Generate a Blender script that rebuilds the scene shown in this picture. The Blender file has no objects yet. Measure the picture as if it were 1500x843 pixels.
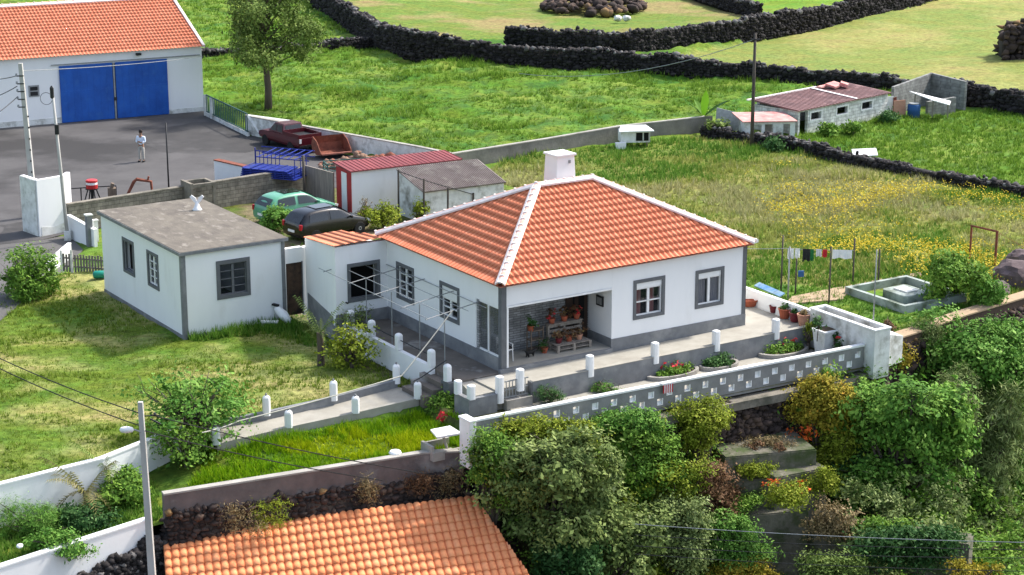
import bpy, bmesh, math, random
import numpy as np
from mathutils import Vector, Matrix
random.seed(7); rng = np.random.default_rng(11)
SC = bpy.context.scene
COL = SC.collection
# ------------------------------------------------------------------ camera geometry
F, PIT, H = 2920.0, math.radians(15.34), 21.62
S_, C_ = math.sin(PIT), math.cos(PIT)
PHI = math.radians(90 - 57.31)
RX, RY = math.cos(PHI), math.sin(PHI)
AX, AY = -.43, 67.07
def W(px, py, z):
    """world point seen at a photo pixel (1500x843) when its height is z"""
    u = (px - 750) / F; v = (py - 421.5) / F
    t = (H - z) / (S_ + v * C_)
    return Vector((u * t, (C_ - v * S_) * t, z))
def K(a, b, z=0.0):
    """house frame: a along the front wall, b towards the back"""
    return Vector((AX + a * RX - b * RY, AY + a * RY + b * RX, z))
def AB(x, y):
    x = x - AX; y = y - AY
    return x * RX + y * RY, -x * RY + y * RX
# ------------------------------------------------------------------ materials
MATS = {}
def _nodes(name):
    m = bpy.data.materials.new(name); m.use_nodes = True
    nt = m.node_tree; nt.nodes.clear()
    out = nt.nodes.new('ShaderNodeOutputMaterial'); bs = nt.nodes.new('ShaderNodeBsdfPrincipled')
    nt.links.new(bs.outputs[0], out.inputs[0])
    return m, nt, bs, out
def c4(c): return (c[0], c[1], c[2], 1)
def mat(name, c1, c2=None, scale=3.0, rough=.8, bump=0, bscale=None, c3=None, s3=.6, lo=.35, hi=.65, metal=0, spec=.3,
        attr=None, lo3=.5, hi3=.7, transl=0, stretch=None, emit=None):
    """procedural material: c1/c2 mixed by noise, c3 in larger patches, optional per-face 'rnd' variation"""
    m, nt, bs, out = _nodes(name); N = nt.nodes.new; L = nt.links.new
    bs.inputs['Roughness'].default_value = rough; bs.inputs['Metallic'].default_value = metal
    bs.inputs['Specular IOR Level'].default_value = spec
    tc = N('ShaderNodeTexCoord'); co = tc.outputs['Object']
    if stretch:
        mp = N('ShaderNodeMapping'); mp.inputs['Scale'].default_value = stretch; L(co, mp.inputs[0]); co = mp.outputs[0]
    col = None
    def ramp(src, a, b, ca, cb):
        r = N('ShaderNodeValToRGB'); e = r.color_ramp.elements
        e[0].position = a; e[1].position = b
        e[0].color = c4(ca); e[1].color = c4(cb); L(src, r.inputs[0]); return r.outputs[0]
    if c2 is None: c2 = tuple(x * .82 for x in c1)
    n = N('ShaderNodeTexNoise'); n.inputs['Scale'].default_value = scale; n.inputs['Detail'].default_value = 8; n.inputs['Roughness'].default_value = .65
    L(co, n.inputs['Vector'])
    col = ramp(n.outputs[0], lo, hi, c1, c2)
    if c3 is not None:
        n3 = N('ShaderNodeTexNoise'); n3.inputs['Scale'].default_value = s3; n3.inputs['Detail'].default_value = 7; n3.inputs['Roughness'].default_value = .6
        L(co, n3.inputs['Vector'])
        f = N('ShaderNodeMapRange'); f.inputs[1].default_value = lo3; f.inputs[2].default_value = hi3; L(n3.outputs[0], f.inputs[0])
        mx = N('ShaderNodeMix'); mx.data_type = 'RGBA'; L(f.outputs[0], mx.inputs[0]); L(col, mx.inputs[6]); mx.inputs[7].default_value = c4(c3)
        col = mx.outputs[2]
    if attr:   # list of (pos,color) ramp over attribute 'rnd', blended with the noise colour by multiply/mix
        at = N('ShaderNodeAttribute'); at.attribute_name = 'rnd'
        r = N('ShaderNodeValToRGB'); e = r.color_ramp.elements
        while len(e) < len(attr): e.new(.5)
        for i, (p, c) in enumerate(attr): e[i].position = p; e[i].color = c4(c)
        L(at.outputs['Fac'], r.inputs[0])
        mx = N('ShaderNodeMix'); mx.data_type = 'RGBA'; mx.inputs[0].default_value = .75; L(col, mx.inputs[6]); L(r.outputs[0], mx.inputs[7])
        col = mx.outputs[2]
    L(col, bs.inputs['Base Color'])
    if bump:
        nb = N('ShaderNodeTexNoise'); nb.inputs['Scale'].default_value = bscale or scale * 3; nb.inputs['Detail'].default_value = 5
        L(co, nb.inputs['Vector'])
        b = N('ShaderNodeBump'); b.inputs['Strength'].default_value = bump; b.inputs['Distance'].default_value = .05
        L(nb.outputs[0], b.inputs['Height']); L(b.outputs[0], bs.inputs['Normal'])
    if transl:
        tr = N('ShaderNodeBsdfTranslucent'); L(col, tr.inputs[0])
        ms = N('ShaderNodeMixShader'); ms.inputs[0].default_value = transl
        L(bs.outputs[0], ms.inputs[1]); L(tr.outputs[0], ms.inputs[2]); L(ms.outputs[0], out.inputs[0])
    MATS[name] = m
    return m
def leafmat(name, dark, mid, light, extra=None, transl=.2, rough=.7, spec=.12):
    def sat(c, k=1.08 if name[:2] == 'g_' else 1.04):
        if c is None: return None
        l = .3 * c[0] + .6 * c[1] + .1 * c[2]; return tuple(max(.004, min(.75, l + (x - l) * k)) for x in c)
    if name not in ('l_dry', 'l_grey', 'l_redbrown', 'g_straw'): dark, mid, light, extra = sat(dark), sat(mid), sat(light), sat(extra)
    if name[:2] == 'g_': dark, mid, light, extra = [tuple(x * k for x in c) for c, k in zip((dark, mid, light, extra), (.62, .86, .98, 1.0))]
    ramp = [(0, dark), (.45, mid), (.85, light)]
    if extra: ramp.append((1, extra))
    return mat(name, mid, dark, scale=1.3, rough=rough, attr=ramp, transl=transl, spec=spec)
def glassmat(name, tint=(.02, .025, .03), transp=.6):
    m, nt, bs, out = _nodes(name); N = nt.nodes.new; L = nt.links.new
    bs.inputs['Base Color'].default_value = c4(tint); bs.inputs['Roughness'].default_value = .05
    bs.inputs['Specular IOR Level'].default_value = .7
    t = N('ShaderNodeBsdfTransparent'); ms = N('ShaderNodeMixShader'); ms.inputs[0].default_value = transp
    L(bs.outputs[0], ms.inputs[1]); L(t.outputs[0], ms.inputs[2]); L(ms.outputs[0], out.inputs[0])
    MATS[name] = m; return m
WH = (.80, .80, .79)
mat('white_wall', (.80, .80, .79), (.75, .75, .74), scale=1.3, rough=.9, bump=.04, bscale=30, c3=(.66, .65, .62), s3=1.0, lo3=.6, hi3=.9, lo=.45, hi=.85, stretch=(1, 1, .35))
mat('white_dirty', (.76, .76, .73), (.55, .55, .51), scale=2.2, rough=.95, bump=.15, bscale=20, c3=(.25, .24, .2), s3=1.1, lo3=.52, hi3=.72)
mat('white_paint', (.80, .80, .79), (.74, .74, .72), scale=4, rough=.6)
mat('grey_trim', (.135, .14, .145), (.105, .11, .115), scale=3, rough=.75, bump=.05)
mat('grey_trim_light', (.20, .205, .21), (.15, .155, .16), scale=3, rough=.75, c3=(.28, .28, .27), s3=1.2)
mat('tile', (.66, .20, .10), (.60, .165, .08), scale=5, rough=.75, bump=.1, bscale=60, attr=[(0, (.40, .085, .04)), (.2, (.60, .165, .075)), (.4, (.74, .245, .125)), (.75, (.80, .30, .16)), (1, (.84, .37, .22))])
mat('mossy', (.17, .155, .12), (.09, .085, .06), scale=2.2, rough=.95, bump=.4, bscale=10, c3=(.055, .075, .025), s3=1.1, lo3=.46, hi3=.62)
mat('tile_new', (.80, .32, .15), (.70, .22, .09), scale=4, rough=.8, bump=.1, bscale=60, attr=[(0, (.40, .08, .03)), (.3, (.76, .25, .09)), (.7, (.85, .33, .135)), (1, (.88, .40, .20))], c3=(.36, .12, .06), s3=1.2, lo3=.6, hi3=.72)
mat('tile_far', (.62, .21, .11), (.53, .15, .075), scale=2, rough=.8, attr=[(0, (.48, .125, .065)), (.5, (.61, .20, .105)), (1, (.70, .28, .16))])
mat('ridge', (.68, .34, .26), (.72, .52, .46), scale=6, rough=.85, lo=.4, hi=.6)
mat('mortar', (.80, .77, .75), (.74, .62, .58), scale=5, rough=.9)
mat('roof_concrete', (.17, .15, .12), (.11, .095, .08), scale=2.2, rough=.95, bump=.3, bscale=18, c3=(.24, .215, .18), s3=3.0, lo3=.56, hi3=.7, stretch=(1, .5, 1))
mat('concrete', (.38, .36, .32), (.29, .27, .24), scale=2, rough=.95, bump=.2, bscale=14, c3=(.20, .19, .165), s3=.8, lo3=.52, hi3=.7)
mat('paving', (.36, .34, .29), (.29, .27, .225), scale=1.4, rough=.95, bump=.1, bscale=20, c3=(.30, .28, .24), s3=.7, lo3=.55, hi3=.72)
mat('paving_dark', (.17, .145, .12), (.11, .095, .08), scale=1.2, rough=.95, bump=.15, bscale=20, c3=(.33, .31, .28), s3=.6, lo3=.55, hi3=.66)
mat('purple_concrete', (.165, .135, .125), (.11, .09, .085), scale=1.6, rough=.95, bump=.2, c3=(.30, .27, .25), s3=1.0, lo3=.55, hi3=.75)
mat('block', (.24, .215, .175), (.145, .13, .105), scale=1.8, rough=.98, bump=.3, bscale=12, c3=(.08, .08, .06), s3=.9, lo3=.5, hi3=.68)
mat('field_wall', (.23, .21, .19), (.15, .14, .125), scale=1.4, rough=.95, bump=.3, bscale=9, c3=(.10, .095, .085), s3=.6, lo3=.5, hi3=.7)
mat('breeze', (.24, .24, .235), (.17, .17, .165), scale=1.5, rough=.95, bump=.2, bscale=25, c3=(.30, .29, .27), s3=.8, lo3=.55, hi3=.75)
mat('asphalt', (.095, .09, .088), (.068, .064, .063), scale=.35, rough=.9, bump=.1, bscale=25, c3=(.036, .034, .033), s3=.10, lo3=.50, hi3=.62)
mat('road', (.12, .115, .11), (.095, .09, .085), scale=.5, rough=.9, bump=.1, bscale=25)
mat('soil', (.12, .085, .055), (.07, .05, .03), scale=2, rough=1, bump=.4)
mat('lava', (.042, .036, .035), (.016, .015, .015), scale=3, rough=.95, bump=.5, bscale=9, attr=[(0, (.006, .005, .005)), (.5, (.022, .019, .019)), (.85, (.05, .044, .043)), (1, (.20, .19, .18))])
mat('lava_brown', (.075, .052, .042), (.035, .027, .024), scale=3, rough=.95, bump=.5, bscale=9, attr=[(0, (.018, .013, .012)), (.55, (.06, .042, .036)), (.9, (.13, .085, .06)), (1, (.28, .17, .07))])
mat('blue_door', (.014, .10, .42), (.010, .07, .31), scale=.9, rough=.45, spec=.3, c3=(.03, .12, .38), s3=1.4, lo3=.55, hi3=.8)
mat('blue', (.012, .03, .26), (.008, .02, .16), scale=4, rough=.5)
mat('red_paint', (.42, .035, .035), (.32, .03, .03), scale=2, rough=.6)
mat('red_roof', (.27, .06, .06), (.18, .04, .045), scale=1.5, rough=.65, stretch=(1, .2, 1))
mat('purple_roof', (.19, .095, .09), (.12, .06, .06), scale=1.0, rough=.7, c3=(.34, .2, .19), s3=1.2, lo3=.56, hi3=.7)
mat('pink_roof', (.55, .16, .15), (.6, .38, .33), scale=1.6, rough=.8)
mat('asbestos', (.20, .165, .15), (.13, .105, .095), scale=1.5, rough=.95, bump=.2, c3=(.28, .25, .22), s3=1.4)
mat('rust', (.26, .085, .05), (.13, .045, .03), scale=5, rough=.9, bump=.3)
mat('rust_light', (.42, .17, .12), (.25, .09, .06), scale=4, rough=.85)
mat('dark_metal', (.03, .032, .035), (.02, .02, .02), scale=5, rough=.5, metal=.3)
mat('pipe', (.26, .27, .27), (.19, .2, .2), scale=6, rough=.6)
mat('galv', (.34, .35, .35), (.24, .25, .25), scale=6, rough=.5, metal=.3)
mat('pole_concrete', (.47, .46, .43), (.38, .37, .34), scale=2, rough=.9, stretch=(1, 1, .3))
mat('pole_wood', (.10, .085, .07), (.06, .05, .045), scale=3, rough=.9, stretch=(1, 1, .2))
mat('wood', (.20, .15, .11), (.12, .09, .065), scale=4, rough=.9, bump=.2, stretch=(4, 4, .4))
mat('wood_grey', (.30, .26, .22), (.18, .155, .13), scale=3, rough=.95, bump=.2, stretch=(3, 3, .3))
mat('picket', (.22, .20, .18), (.13, .12, .11), scale=4, rough=.95)
mat('dark_door', (.055, .032, .022), (.028, .017, .013), scale=1.5, rough=.7, bump=.2, stretch=(1, 1, .3))
mat('old_door', (.095, .055, .035), (.045, .03, .02), scale=2.6, rough=.9, bump=.3, c3=(.02, .018, .015), s3=3)
mat('green_metal', (.045, .12, .10), (.03, .08, .07), scale=4, rough=.6)
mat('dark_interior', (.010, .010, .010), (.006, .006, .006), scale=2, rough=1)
mat('red_plastic', (.48, .03, .03), (.36, .02, .02), scale=4, rough=.4)
mat('terracotta', (.38, .10, .05), (.28, .07, .035), scale=5, rough=.8)
mat('pot_pale', (.5, .27, .18), (.42, .2, .13), scale=5, rough=.8)
mat('pot_dark', (.16, .02, .025), (.11, .015, .02), scale=5, rough=.6)
mat('teal', (.015, .26, .20), (.012, .2, .16), scale=3, rough=.4)
mat('car_red', (.075, .006, .012), (.06, .005, .010), scale=2, rough=.28, spec=.6)
mat('car_green', (.10, .32, .20), (.08, .27, .17), scale=2, rough=.25, spec=.6)
mat('car_black', (.006, .006, .007), (.004, .004, .005), scale=2, rough=.18, spec=.6)
mat('rubber', (.012, .012, .012), (.02, .02, .02), scale=5, rough=.9)
mat('chrome', (.6, .6, .6), (.5, .5, .5), scale=5, rough=.2, metal=1)
mat('tail_red', (.4, .01, .02), (.3, .01, .02), scale=5, rough=.3)
mat('lamp_lens', (.75, .75, .72), (.65, .65, .62), scale=5, rough=.15)
mat('skin', (.30, .17, .11), (.26, .14, .09), scale=5, rough=.6)
mat('hair', (.02, .015, .012), (.015, .01, .01), scale=20, rough=.8)
mat('shirt', (.52, .62, .76), (.75, .78, .82), scale=6, rough=.9)
mat('trousers', (.42, .40, .36), (.36, .34, .30), scale=6, rough=.9)
mat('fur_black', (.01, .01, .01), (.018, .016, .015), scale=20, rough=.8)
mat('cloth_white', (.8, .8, .8), (.72, .72, .74), scale=4, rough=.9, transl=.2)
mat('cloth_black', (.015, .015, .018), (.02, .02, .02), scale=4, rough=.9)
mat('cloth_green', (.02, .16, .05), (.02, .12, .04), scale=4, rough=.9)
mat('cloth_red', (.5, .02, .03), (.4, .02, .03), scale=4, rough=.9)
mat('cloth_blue', (.03, .10, .25), (.03, .08, .2), scale=4, rough=.9)
mat('curtain', (.62, .60, .62), (.42, .42, .48), scale=5, rough=.9, stretch=(6, 6, .3))
mat('curtain_red', (.5, .13, .13), (.6, .5, .48), scale=3, rough=.9, stretch=(6, 6, .3))
mat('cable_black', (.012, .012, .012), None, rough=.6)
mat('cable_white', (.55, .52, .44), None, rough=.6)
mat('water', (.35, .42, .42), (.26, .33, .32), scale=.8, rough=.12, spec=.6)
mat('pond_wall', (.36, .40, .37), (.22, .26, .23), scale=1.6, rough=.9, c3=(.09, .11, .07), s3=1.5, lo3=.5, hi3=.68)
mat('bark', (.11, .085, .065), (.055, .045, .035), scale=4, rough=.95, bump=.5, stretch=(1, 1, .3), c3=(.2, .18, .15), s3=4, lo3=.6, hi3=.7)
mat('purple_rock', (.16, .12, .12), (.09, .065, .065), scale=2, rough=.95, bump=.5, c3=(.34, .28, .24), s3=1.0, lo3=.55, hi3=.65)
mat('sand_path', (.42, .30, .19), (.34, .25, .16), scale=2, rough=.95, bump=.2)
mat('blue_plank', (.07, .22, .45), (.3, .42, .5), scale=3, rough=.7)
mat('debris', (.30, .20, .14), (.16, .09, .06), scale=3, rough=.95, bump=.4, c3=(.36, .1, .06), s3=2, lo3=.5, hi3=.65)
glassmat('glass', transp=.55)
glassmat('car_glass', (.01, .012, .014), transp=.12)
glassmat('screen_glass', (.10, .11, .115), transp=.5)
# stone cladding of the porch (brick texture, small courses)
def brickmat(name, c1, c2, mortar, sx, sz, rough=.95, bump=.5):
    m, nt, bs, out = _nodes(name); N = nt.nodes.new; L = nt.links.new
    tc = N('ShaderNodeTexCoord'); sp = N('ShaderNodeSeparateXYZ'); cb = N('ShaderNodeCombineXYZ'); ad = N('ShaderNodeMath')
    L(tc.outputs['Object'], sp.inputs[0]); L(sp.outputs[0], ad.inputs[0]); L(sp.outputs[1], ad.inputs[1])
    L(ad.outputs[0], cb.inputs[0]); L(sp.outputs[2], cb.inputs[1])
    b = N('ShaderNodeTexBrick'); L(cb.outputs[0], b.inputs[0])
    b.inputs['Color1'].default_value = c4(c1); b.inputs['Color2'].default_value = c4(c2); b.inputs['Mortar'].default_value = c4(mortar)
    b.inputs['Scale'].default_value = 1; b.inputs['Brick Width'].default_value = sx; b.inputs['Row Height'].default_value = sz
    b.inputs['Mortar Size'].default_value = .012; b.inputs['Bias'].default_value = 0
    n = N('ShaderNodeTexNoise'); n.inputs['Scale'].default_value = 2.5; n.inputs['Detail'].default_value = 6; L(tc.outputs['Object'], n.inputs['Vector'])
    mr = N('ShaderNodeMapRange'); mr.inputs[1].default_value = .3; mr.inputs[2].default_value = .7; mr.inputs[3].default_value = .6; mr.inputs[4].default_value = 1.25; L(n.outputs[0], mr.inputs[0])
    vm = N('ShaderNodeVectorMath'); vm.operation = 'SCALE'; L(b.outputs[0], vm.inputs[0]); L(mr.outputs[0], vm.inputs['Scale'])
    L(vm.outputs[0], bs.inputs['Base Color']); bs.inputs['Roughness'].default_value = rough
    bp = N('ShaderNodeBump'); bp.inputs['Strength'].default_value = bump; bp.inputs['Distance'].default_value = .02; bp.invert = True
    L(b.outputs['Fac'], bp.inputs['Height']); L(bp.outputs[0], bs.inputs['Normal'])
    MATS[name] = m
brickmat('stone_clad', (.20, .205, .21), (.33, .335, .34), (.12, .12, .12), .32, .09)
brickmat('block_courses', (.25, .225, .18), (.18, .16, .13), (.09, .085, .07), .42, .2)
brickmat('block_white', (.72, .72, .69), (.6, .6, .57), (.35, .34, .32), .42, .2)
brickmat('block_far', (.25, .25, .235), (.20, .20, .19), (.14, .14, .13), .42, .2)
# ------------------------------------------------------------------ object helpers
def tag(o, label=None, cat=None, group=None, kind=None):
    if label: o['label'] = label
    if cat: o['category'] = cat; o['kind'] = 'thing'
    if group: o['group'] = group
    if kind: o['kind'] = kind
    return o
def thing(name, label, cat, loc, rot=0.0, group=None):
    o = bpy.data.objects.new(name, None); COL.objects.link(o)
    o.location = loc; o.rotation_euler = (0, 0, rot); o.empty_display_size = .3
    return tag(o, label, cat, group)
def copy_tree(o, parent=None):
    c = o.copy(); COL.objects.link(c)
    if parent: c.parent = parent
    for ch in list(o.children): copy_tree(ch, c)
    return c
class MB:
    def __init__(s): s.v = []; s.f = []; s.r = []; s.M = None; s.sm = False
    def add(s, vs, fs, rnd=None):
        n = len(s.v)
        if s.M is not None: vs = [s.M @ Vector(p) for p in vs]
        s.v += [tuple(p) for p in vs]; s.f += [tuple(i + n for i in f) for f in fs]
        s.r += [random.random() if rnd is None else rnd] * len(fs)
        return s
    def box(s, x0, x1, y0, y1, z0, z1):
        return s.add([(x0, y0, z0), (x1, y0, z0), (x1, y1, z0), (x0, y1, z0), (x0, y0, z1), (x1, y0, z1), (x1, y1, z1), (x0, y1, z1)],
                     [(0, 3, 2, 1), (4, 5, 6, 7), (0, 1, 5, 4), (1, 2, 6, 5), (2, 3, 7, 6), (3, 0, 4, 7)])
    def obox(s, c, size, rz=0, rx=0, ry=0):
        M = Matrix.Translation(Vector(c)) @ Matrix.Rotation(rz, 4, 'Z') @ Matrix.Rotation(ry, 4, 'Y') @ Matrix.Rotation(rx, 4, 'X')
        a, b, d = [q / 2 for q in size]
        vs = [M @ Vector(p) for p in [(-a, -b, -d), (a, -b, -d), (a, b, -d), (-a, b, -d), (-a, -b, d), (a, -b, d), (a, b, d), (-a, b, d)]]
        return s.add(vs, [(0, 3, 2, 1), (4, 5, 6, 7), (0, 1, 5, 4), (1, 2, 6, 5), (2, 3, 7, 6), (3, 0, 4, 7)])
    def tube(s, p0, p1, r0, r1=None, n=8):
        return s.path([p0, p1], [r0, r0 if r1 is None else r1], n)
    def path(s, pts, rad, n=8):
        pts = [Vector(p) for p in pts]
        if not hasattr(rad, '__len__'): rad = [rad] * len(pts)
        vs = []; fs = []
        for i, p in enumerate(pts):
            d = (pts[min(i + 1, len(pts) - 1)] - pts[max(i - 1, 0)])
            if d.length < 1e-6: d = Vector((0, 0, 1))
            d.normalize(); u = d.orthogonal().normalized() if i == 0 else (u - d * u.dot(d)).normalized(); w = d.cross(u)
            for k in range(n):
                an = 2 * math.pi * k / n
                vs.append(p + (u * math.cos(an) + w * math.sin(an)) * rad[i])
        for i in range(len(pts) - 1):
            for k in range(n):
                a = i * n + k; b = i * n + (k + 1) % n
                fs.append((a, b, b + n, a + n))
        fs.append(tuple(reversed(range(n)))); fs.append(tuple((len(pts) - 1) * n + k for k in range(n)))
        return s.add(vs, fs)
    def lathe(s, prof, c=(0, 0, 0), n=16, axis='Z'):
        vs = []; fs = []
        for r, z in prof:
            for k in range(n):
                an = 2 * math.pi * k / n
                p = (r * math.cos(an), r * math.sin(an), z)
                if axis == 'Y': p = (p[0], p[2], p[1])
                if axis == 'X': p = (p[2], p[0], p[1])
                vs.append((p[0] + c[0], p[1] + c[1], p[2] + c[2]))
        for i in range(len(prof) - 1):
            for k in range(n):
                a = i * n + k; b = i * n + (k + 1) % n
                fs.append((a, b, b + n, a + n))
        fs.append(tuple(reversed(range(n)))); fs.append(tuple((len(prof) - 1) * n + k for k in range(n)))
        return s.add(vs, fs)
    def prism(s, poly, z0, z1):
        n = len(poly)
        zz0 = z0 if hasattr(z0, '__len__') else [z0] * n; zz1 = z1 if hasattr(z1, '__len__') else [z1] * n
        vs = [(p[0], p[1], zz0[i]) for i, p in enumerate(poly)] + [(p[0], p[1], zz1[i]) for i, p in enumerate(poly)]
        fs = [tuple(reversed(range(n))), tuple(range(n, 2 * n))] + [(i, (i + 1) % n, n + (i + 1) % n, n + i) for i in range(n)]
        return s.add(vs, fs)
    def extr(s, poly, d):
        """closed 3D polygon extruded by the vector d"""
        n = len(poly); d = Vector(d)
        vs = [Vector(p) for p in poly] + [Vector(p) + d for p in poly]
        fs = [tuple(reversed(range(n))), tuple(range(n, 2 * n))] + [(i, (i + 1) % n, n + (i + 1) % n, n + i) for i in range(n)]
        return s.add(vs, fs)
    def wall(s, pts, tops, thick, side=0):
        """wall along pts (x,y,zbottom) with top heights; side: 0 centred"""
        P = [Vector(p) for p in pts]; n = len(P)
        tp = tops if hasattr(tops, '__len__') else [tops] * n
        off = []
        for i in range(n):
            d0 = (P[i] - P[i - 1]).xy.normalized() if i > 0 else None
            d1 = (P[i + 1] - P[i]).xy.normalized() if i < n - 1 else None
            d = d0 if d1 is None else d1 if d0 is None else (d0 + d1).normalized()
            nn = Vector((-d.y, d.x)); k = 1.0
            if d0 is not None and d1 is not None: k = 1 / max(.4, nn.dot(Vector((-d1.y, d1.x))))
            off.append(nn * k * thick / 2)
        vs = []; fs = []
        for i in range(n):
            for sg, z in ((-1, P[i].z), (1, P[i].z), (1, tp[i]), (-1, tp[i])):
                vs.append((P[i].x + off[i].x * (sg + side), P[i].y + off[i].y * (sg + side), z))
        for i in range(n - 1):
            a = 4 * i; b = a + 4
            for k in range(4): fs.append((a + k, a + (k + 1) % 4, b + (k + 1) % 4, b + k))
        fs.append((0, 3, 2, 1)); e = 4 * (n - 1); fs.append((e, e + 1, e + 2, e + 3))
        return s.add(vs, fs)
    def build(s, name, m, parent=None, bevel=0, smooth=False, loc=None, rot=0):
        me = bpy.data.meshes.new(name); me.from_pydata(s.v, [], s.f)
        at = me.attributes.new('rnd', 'FLOAT', 'FACE'); at.data.foreach_set('value', s.r)
        bm = bmesh.new(); bm.from_mesh(me); bmesh.ops.recalc_face_normals(bm, faces=bm.faces); bm.to_mesh(me); bm.free()
        me.materials.append(MATS[m])
        if smooth: me.polygons.foreach_set('use_smooth', [True] * len(me.polygons))
        o = bpy.data.objects.new(name, me); COL.objects.link(o)
        if parent: o.parent = parent
        if loc is not None: o.location = loc; o.rotation_euler = (0, 0, rot)
        if bevel:
            b = o.modifiers.new('bevel', 'BEVEL'); b.width = bevel; b.segments = 2; b.limit_method = 'ANGLE'; b.angle_limit = math.radians(40)
        return o
def fastmesh(name, V, Fc, rnd, m, parent=None, nv=4, smooth=False):
    """numpy mesh: V (n,3), Fc (k,nv), rnd (k,)"""
    me = bpy.data.meshes.new(name); n = len(V); k = len(Fc)
    me.vertices.add(n); me.vertices.foreach_set('co', np.asarray(V, np.float32).ravel())
    me.loops.add(k * nv); me.loops.foreach_set('vertex_index', np.asarray(Fc, np.int32).ravel())
    me.polygons.add(k); me.polygons.foreach_set('loop_start', np.arange(0, k * nv, nv, dtype=np.int32))
    me.polygons.foreach_set('loop_total', np.full(k, nv, np.int32))
    if smooth: me.polygons.foreach_set('use_smooth', np.ones(k, bool))
    at = me.attributes.new('rnd', 'FLOAT', 'FACE'); at.data.foreach_set('value', np.asarray(rnd, np.float32))
    me.update(calc_edges=True)
    me.materials.append(MATS[m] if isinstance(m, str) else m)
    o = bpy.data.objects.new(name, me); COL.objects.link(o)
    if parent: o.parent = parent
    return o
# ------------------------------------------------------------------ numpy noise
def _h(i, j, s): return np.modf(np.abs(np.sin(i * 127.1 + j * 311.7 + s * 74.7) * 43758.5453))[0]
def vn(x, y, s=0):
    x = np.asarray(x, float); y = np.asarray(y, float)
    i = np.floor(x); j = np.floor(y); u = x - i; v = y - j; u = u * u * (3 - 2 * u); v = v * v * (3 - 2 * v)
    return (_h(i, j, s) * (1 - u) + _h(i + 1, j, s) * u) * (1 - v) + (_h(i, j + 1, s) * (1 - u) + _h(i + 1, j + 1, s) * u) * v
def fbm(x, y, s=0, o=4):
    r = 0; a = .5; t = 0
    for k in range(o): r = r + a * vn(x * 2 ** k, y * 2 ** k, s + k); t += a; a *= .5
    return r / t
def inpoly(x, y, poly):
    x = np.asarray(x); r = np.zeros(x.shape, bool); n = len(poly)
    for i in range(n):
        x0, y0 = poly[i][0], poly[i][1]; x1, y1 = poly[(i + 1) % n][0], poly[(i + 1) % n][1]
        c = ((y0 > y) != (y1 > y)) & (x < (x1 - x0) * (y - y0) / ((y1 - y0) if y1 != y0 else 1e-9) + x0)
        r ^= c
    return r
def PP(pts, z=-1.0): return [W(p[0], p[1], z) for p in pts]
def blob(mb, c, r, seed=0, sub=1, sq=(1, 1, 1), rough=.25):
    """rough stone-like lump"""
    bm = bmesh.new(); bmesh.ops.create_icosphere(bm, subdivisions=sub, radius=1)
    rd = random.Random(seed); an = rd.random() * 6.28; ca, sa = math.cos(an), math.sin(an)
    vs = []
    for v in bm.verts:
        k = r * (1 + rough * (rd.random() * 2 - 1))
        x, y, z = v.co.x * k * sq[0], v.co.y * k * sq[1], v.co.z * k * sq[2]
        vs.append((c[0] + x * ca - y * sa, c[1] + x * sa + y * ca, c[2] + z))
    bm.faces.ensure_lookup_table()
    fs = [tuple(v.index for v in f.verts) for f in bm.faces]; bm.free()
    mb.add(vs, fs)
# icosphere template for numpy stones
def _ico(sub):
    bm = bmesh.new(); bmesh.ops.create_icosphere(bm, subdivisions=sub, radius=1)
    v = np.array([tuple(q.co) for q in bm.verts]); f = np.array([[q.index for q in g.verts] for g in bm.faces]); bm.free(); return v, f
ICO_V, ICO_F = _ico(1)
print('ico', len(ICO_F))
def stones(P, R, rough=.5, flat=.6):
    """P (n,3) centres, R (n,) radii -> V,F,rnd"""
    n = len(P); nv = len(ICO_V)
    an = rng.random(n) * 6.28; ca, sa = np.cos(an), np.sin(an)
    v = ICO_V[None] * (1 + rough * (rng.random((n, nv, 1)) * 2 - 1)) * R[:, None, None] * (np.stack([.8 + rng.random(n) * .6, .8 + rng.random(n) * .4, flat + rng.random(n) * .4], 1)[:, None, :])
    x = v[..., 0] * ca[:, None] - v[..., 1] * sa[:, None]; y = v[..., 0] * sa[:, None] + v[..., 1] * ca[:, None]
    V = np.stack([x, y, v[..., 2]], -1) + P[:, None, :]
    Fc = ICO_F[None] + (np.arange(n) * nv)[:, None, None]
    rn = np.repeat(rng.random(n), len(ICO_F))
    return V.reshape(-1, 3), Fc.reshape(-1, 3), rn
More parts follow.
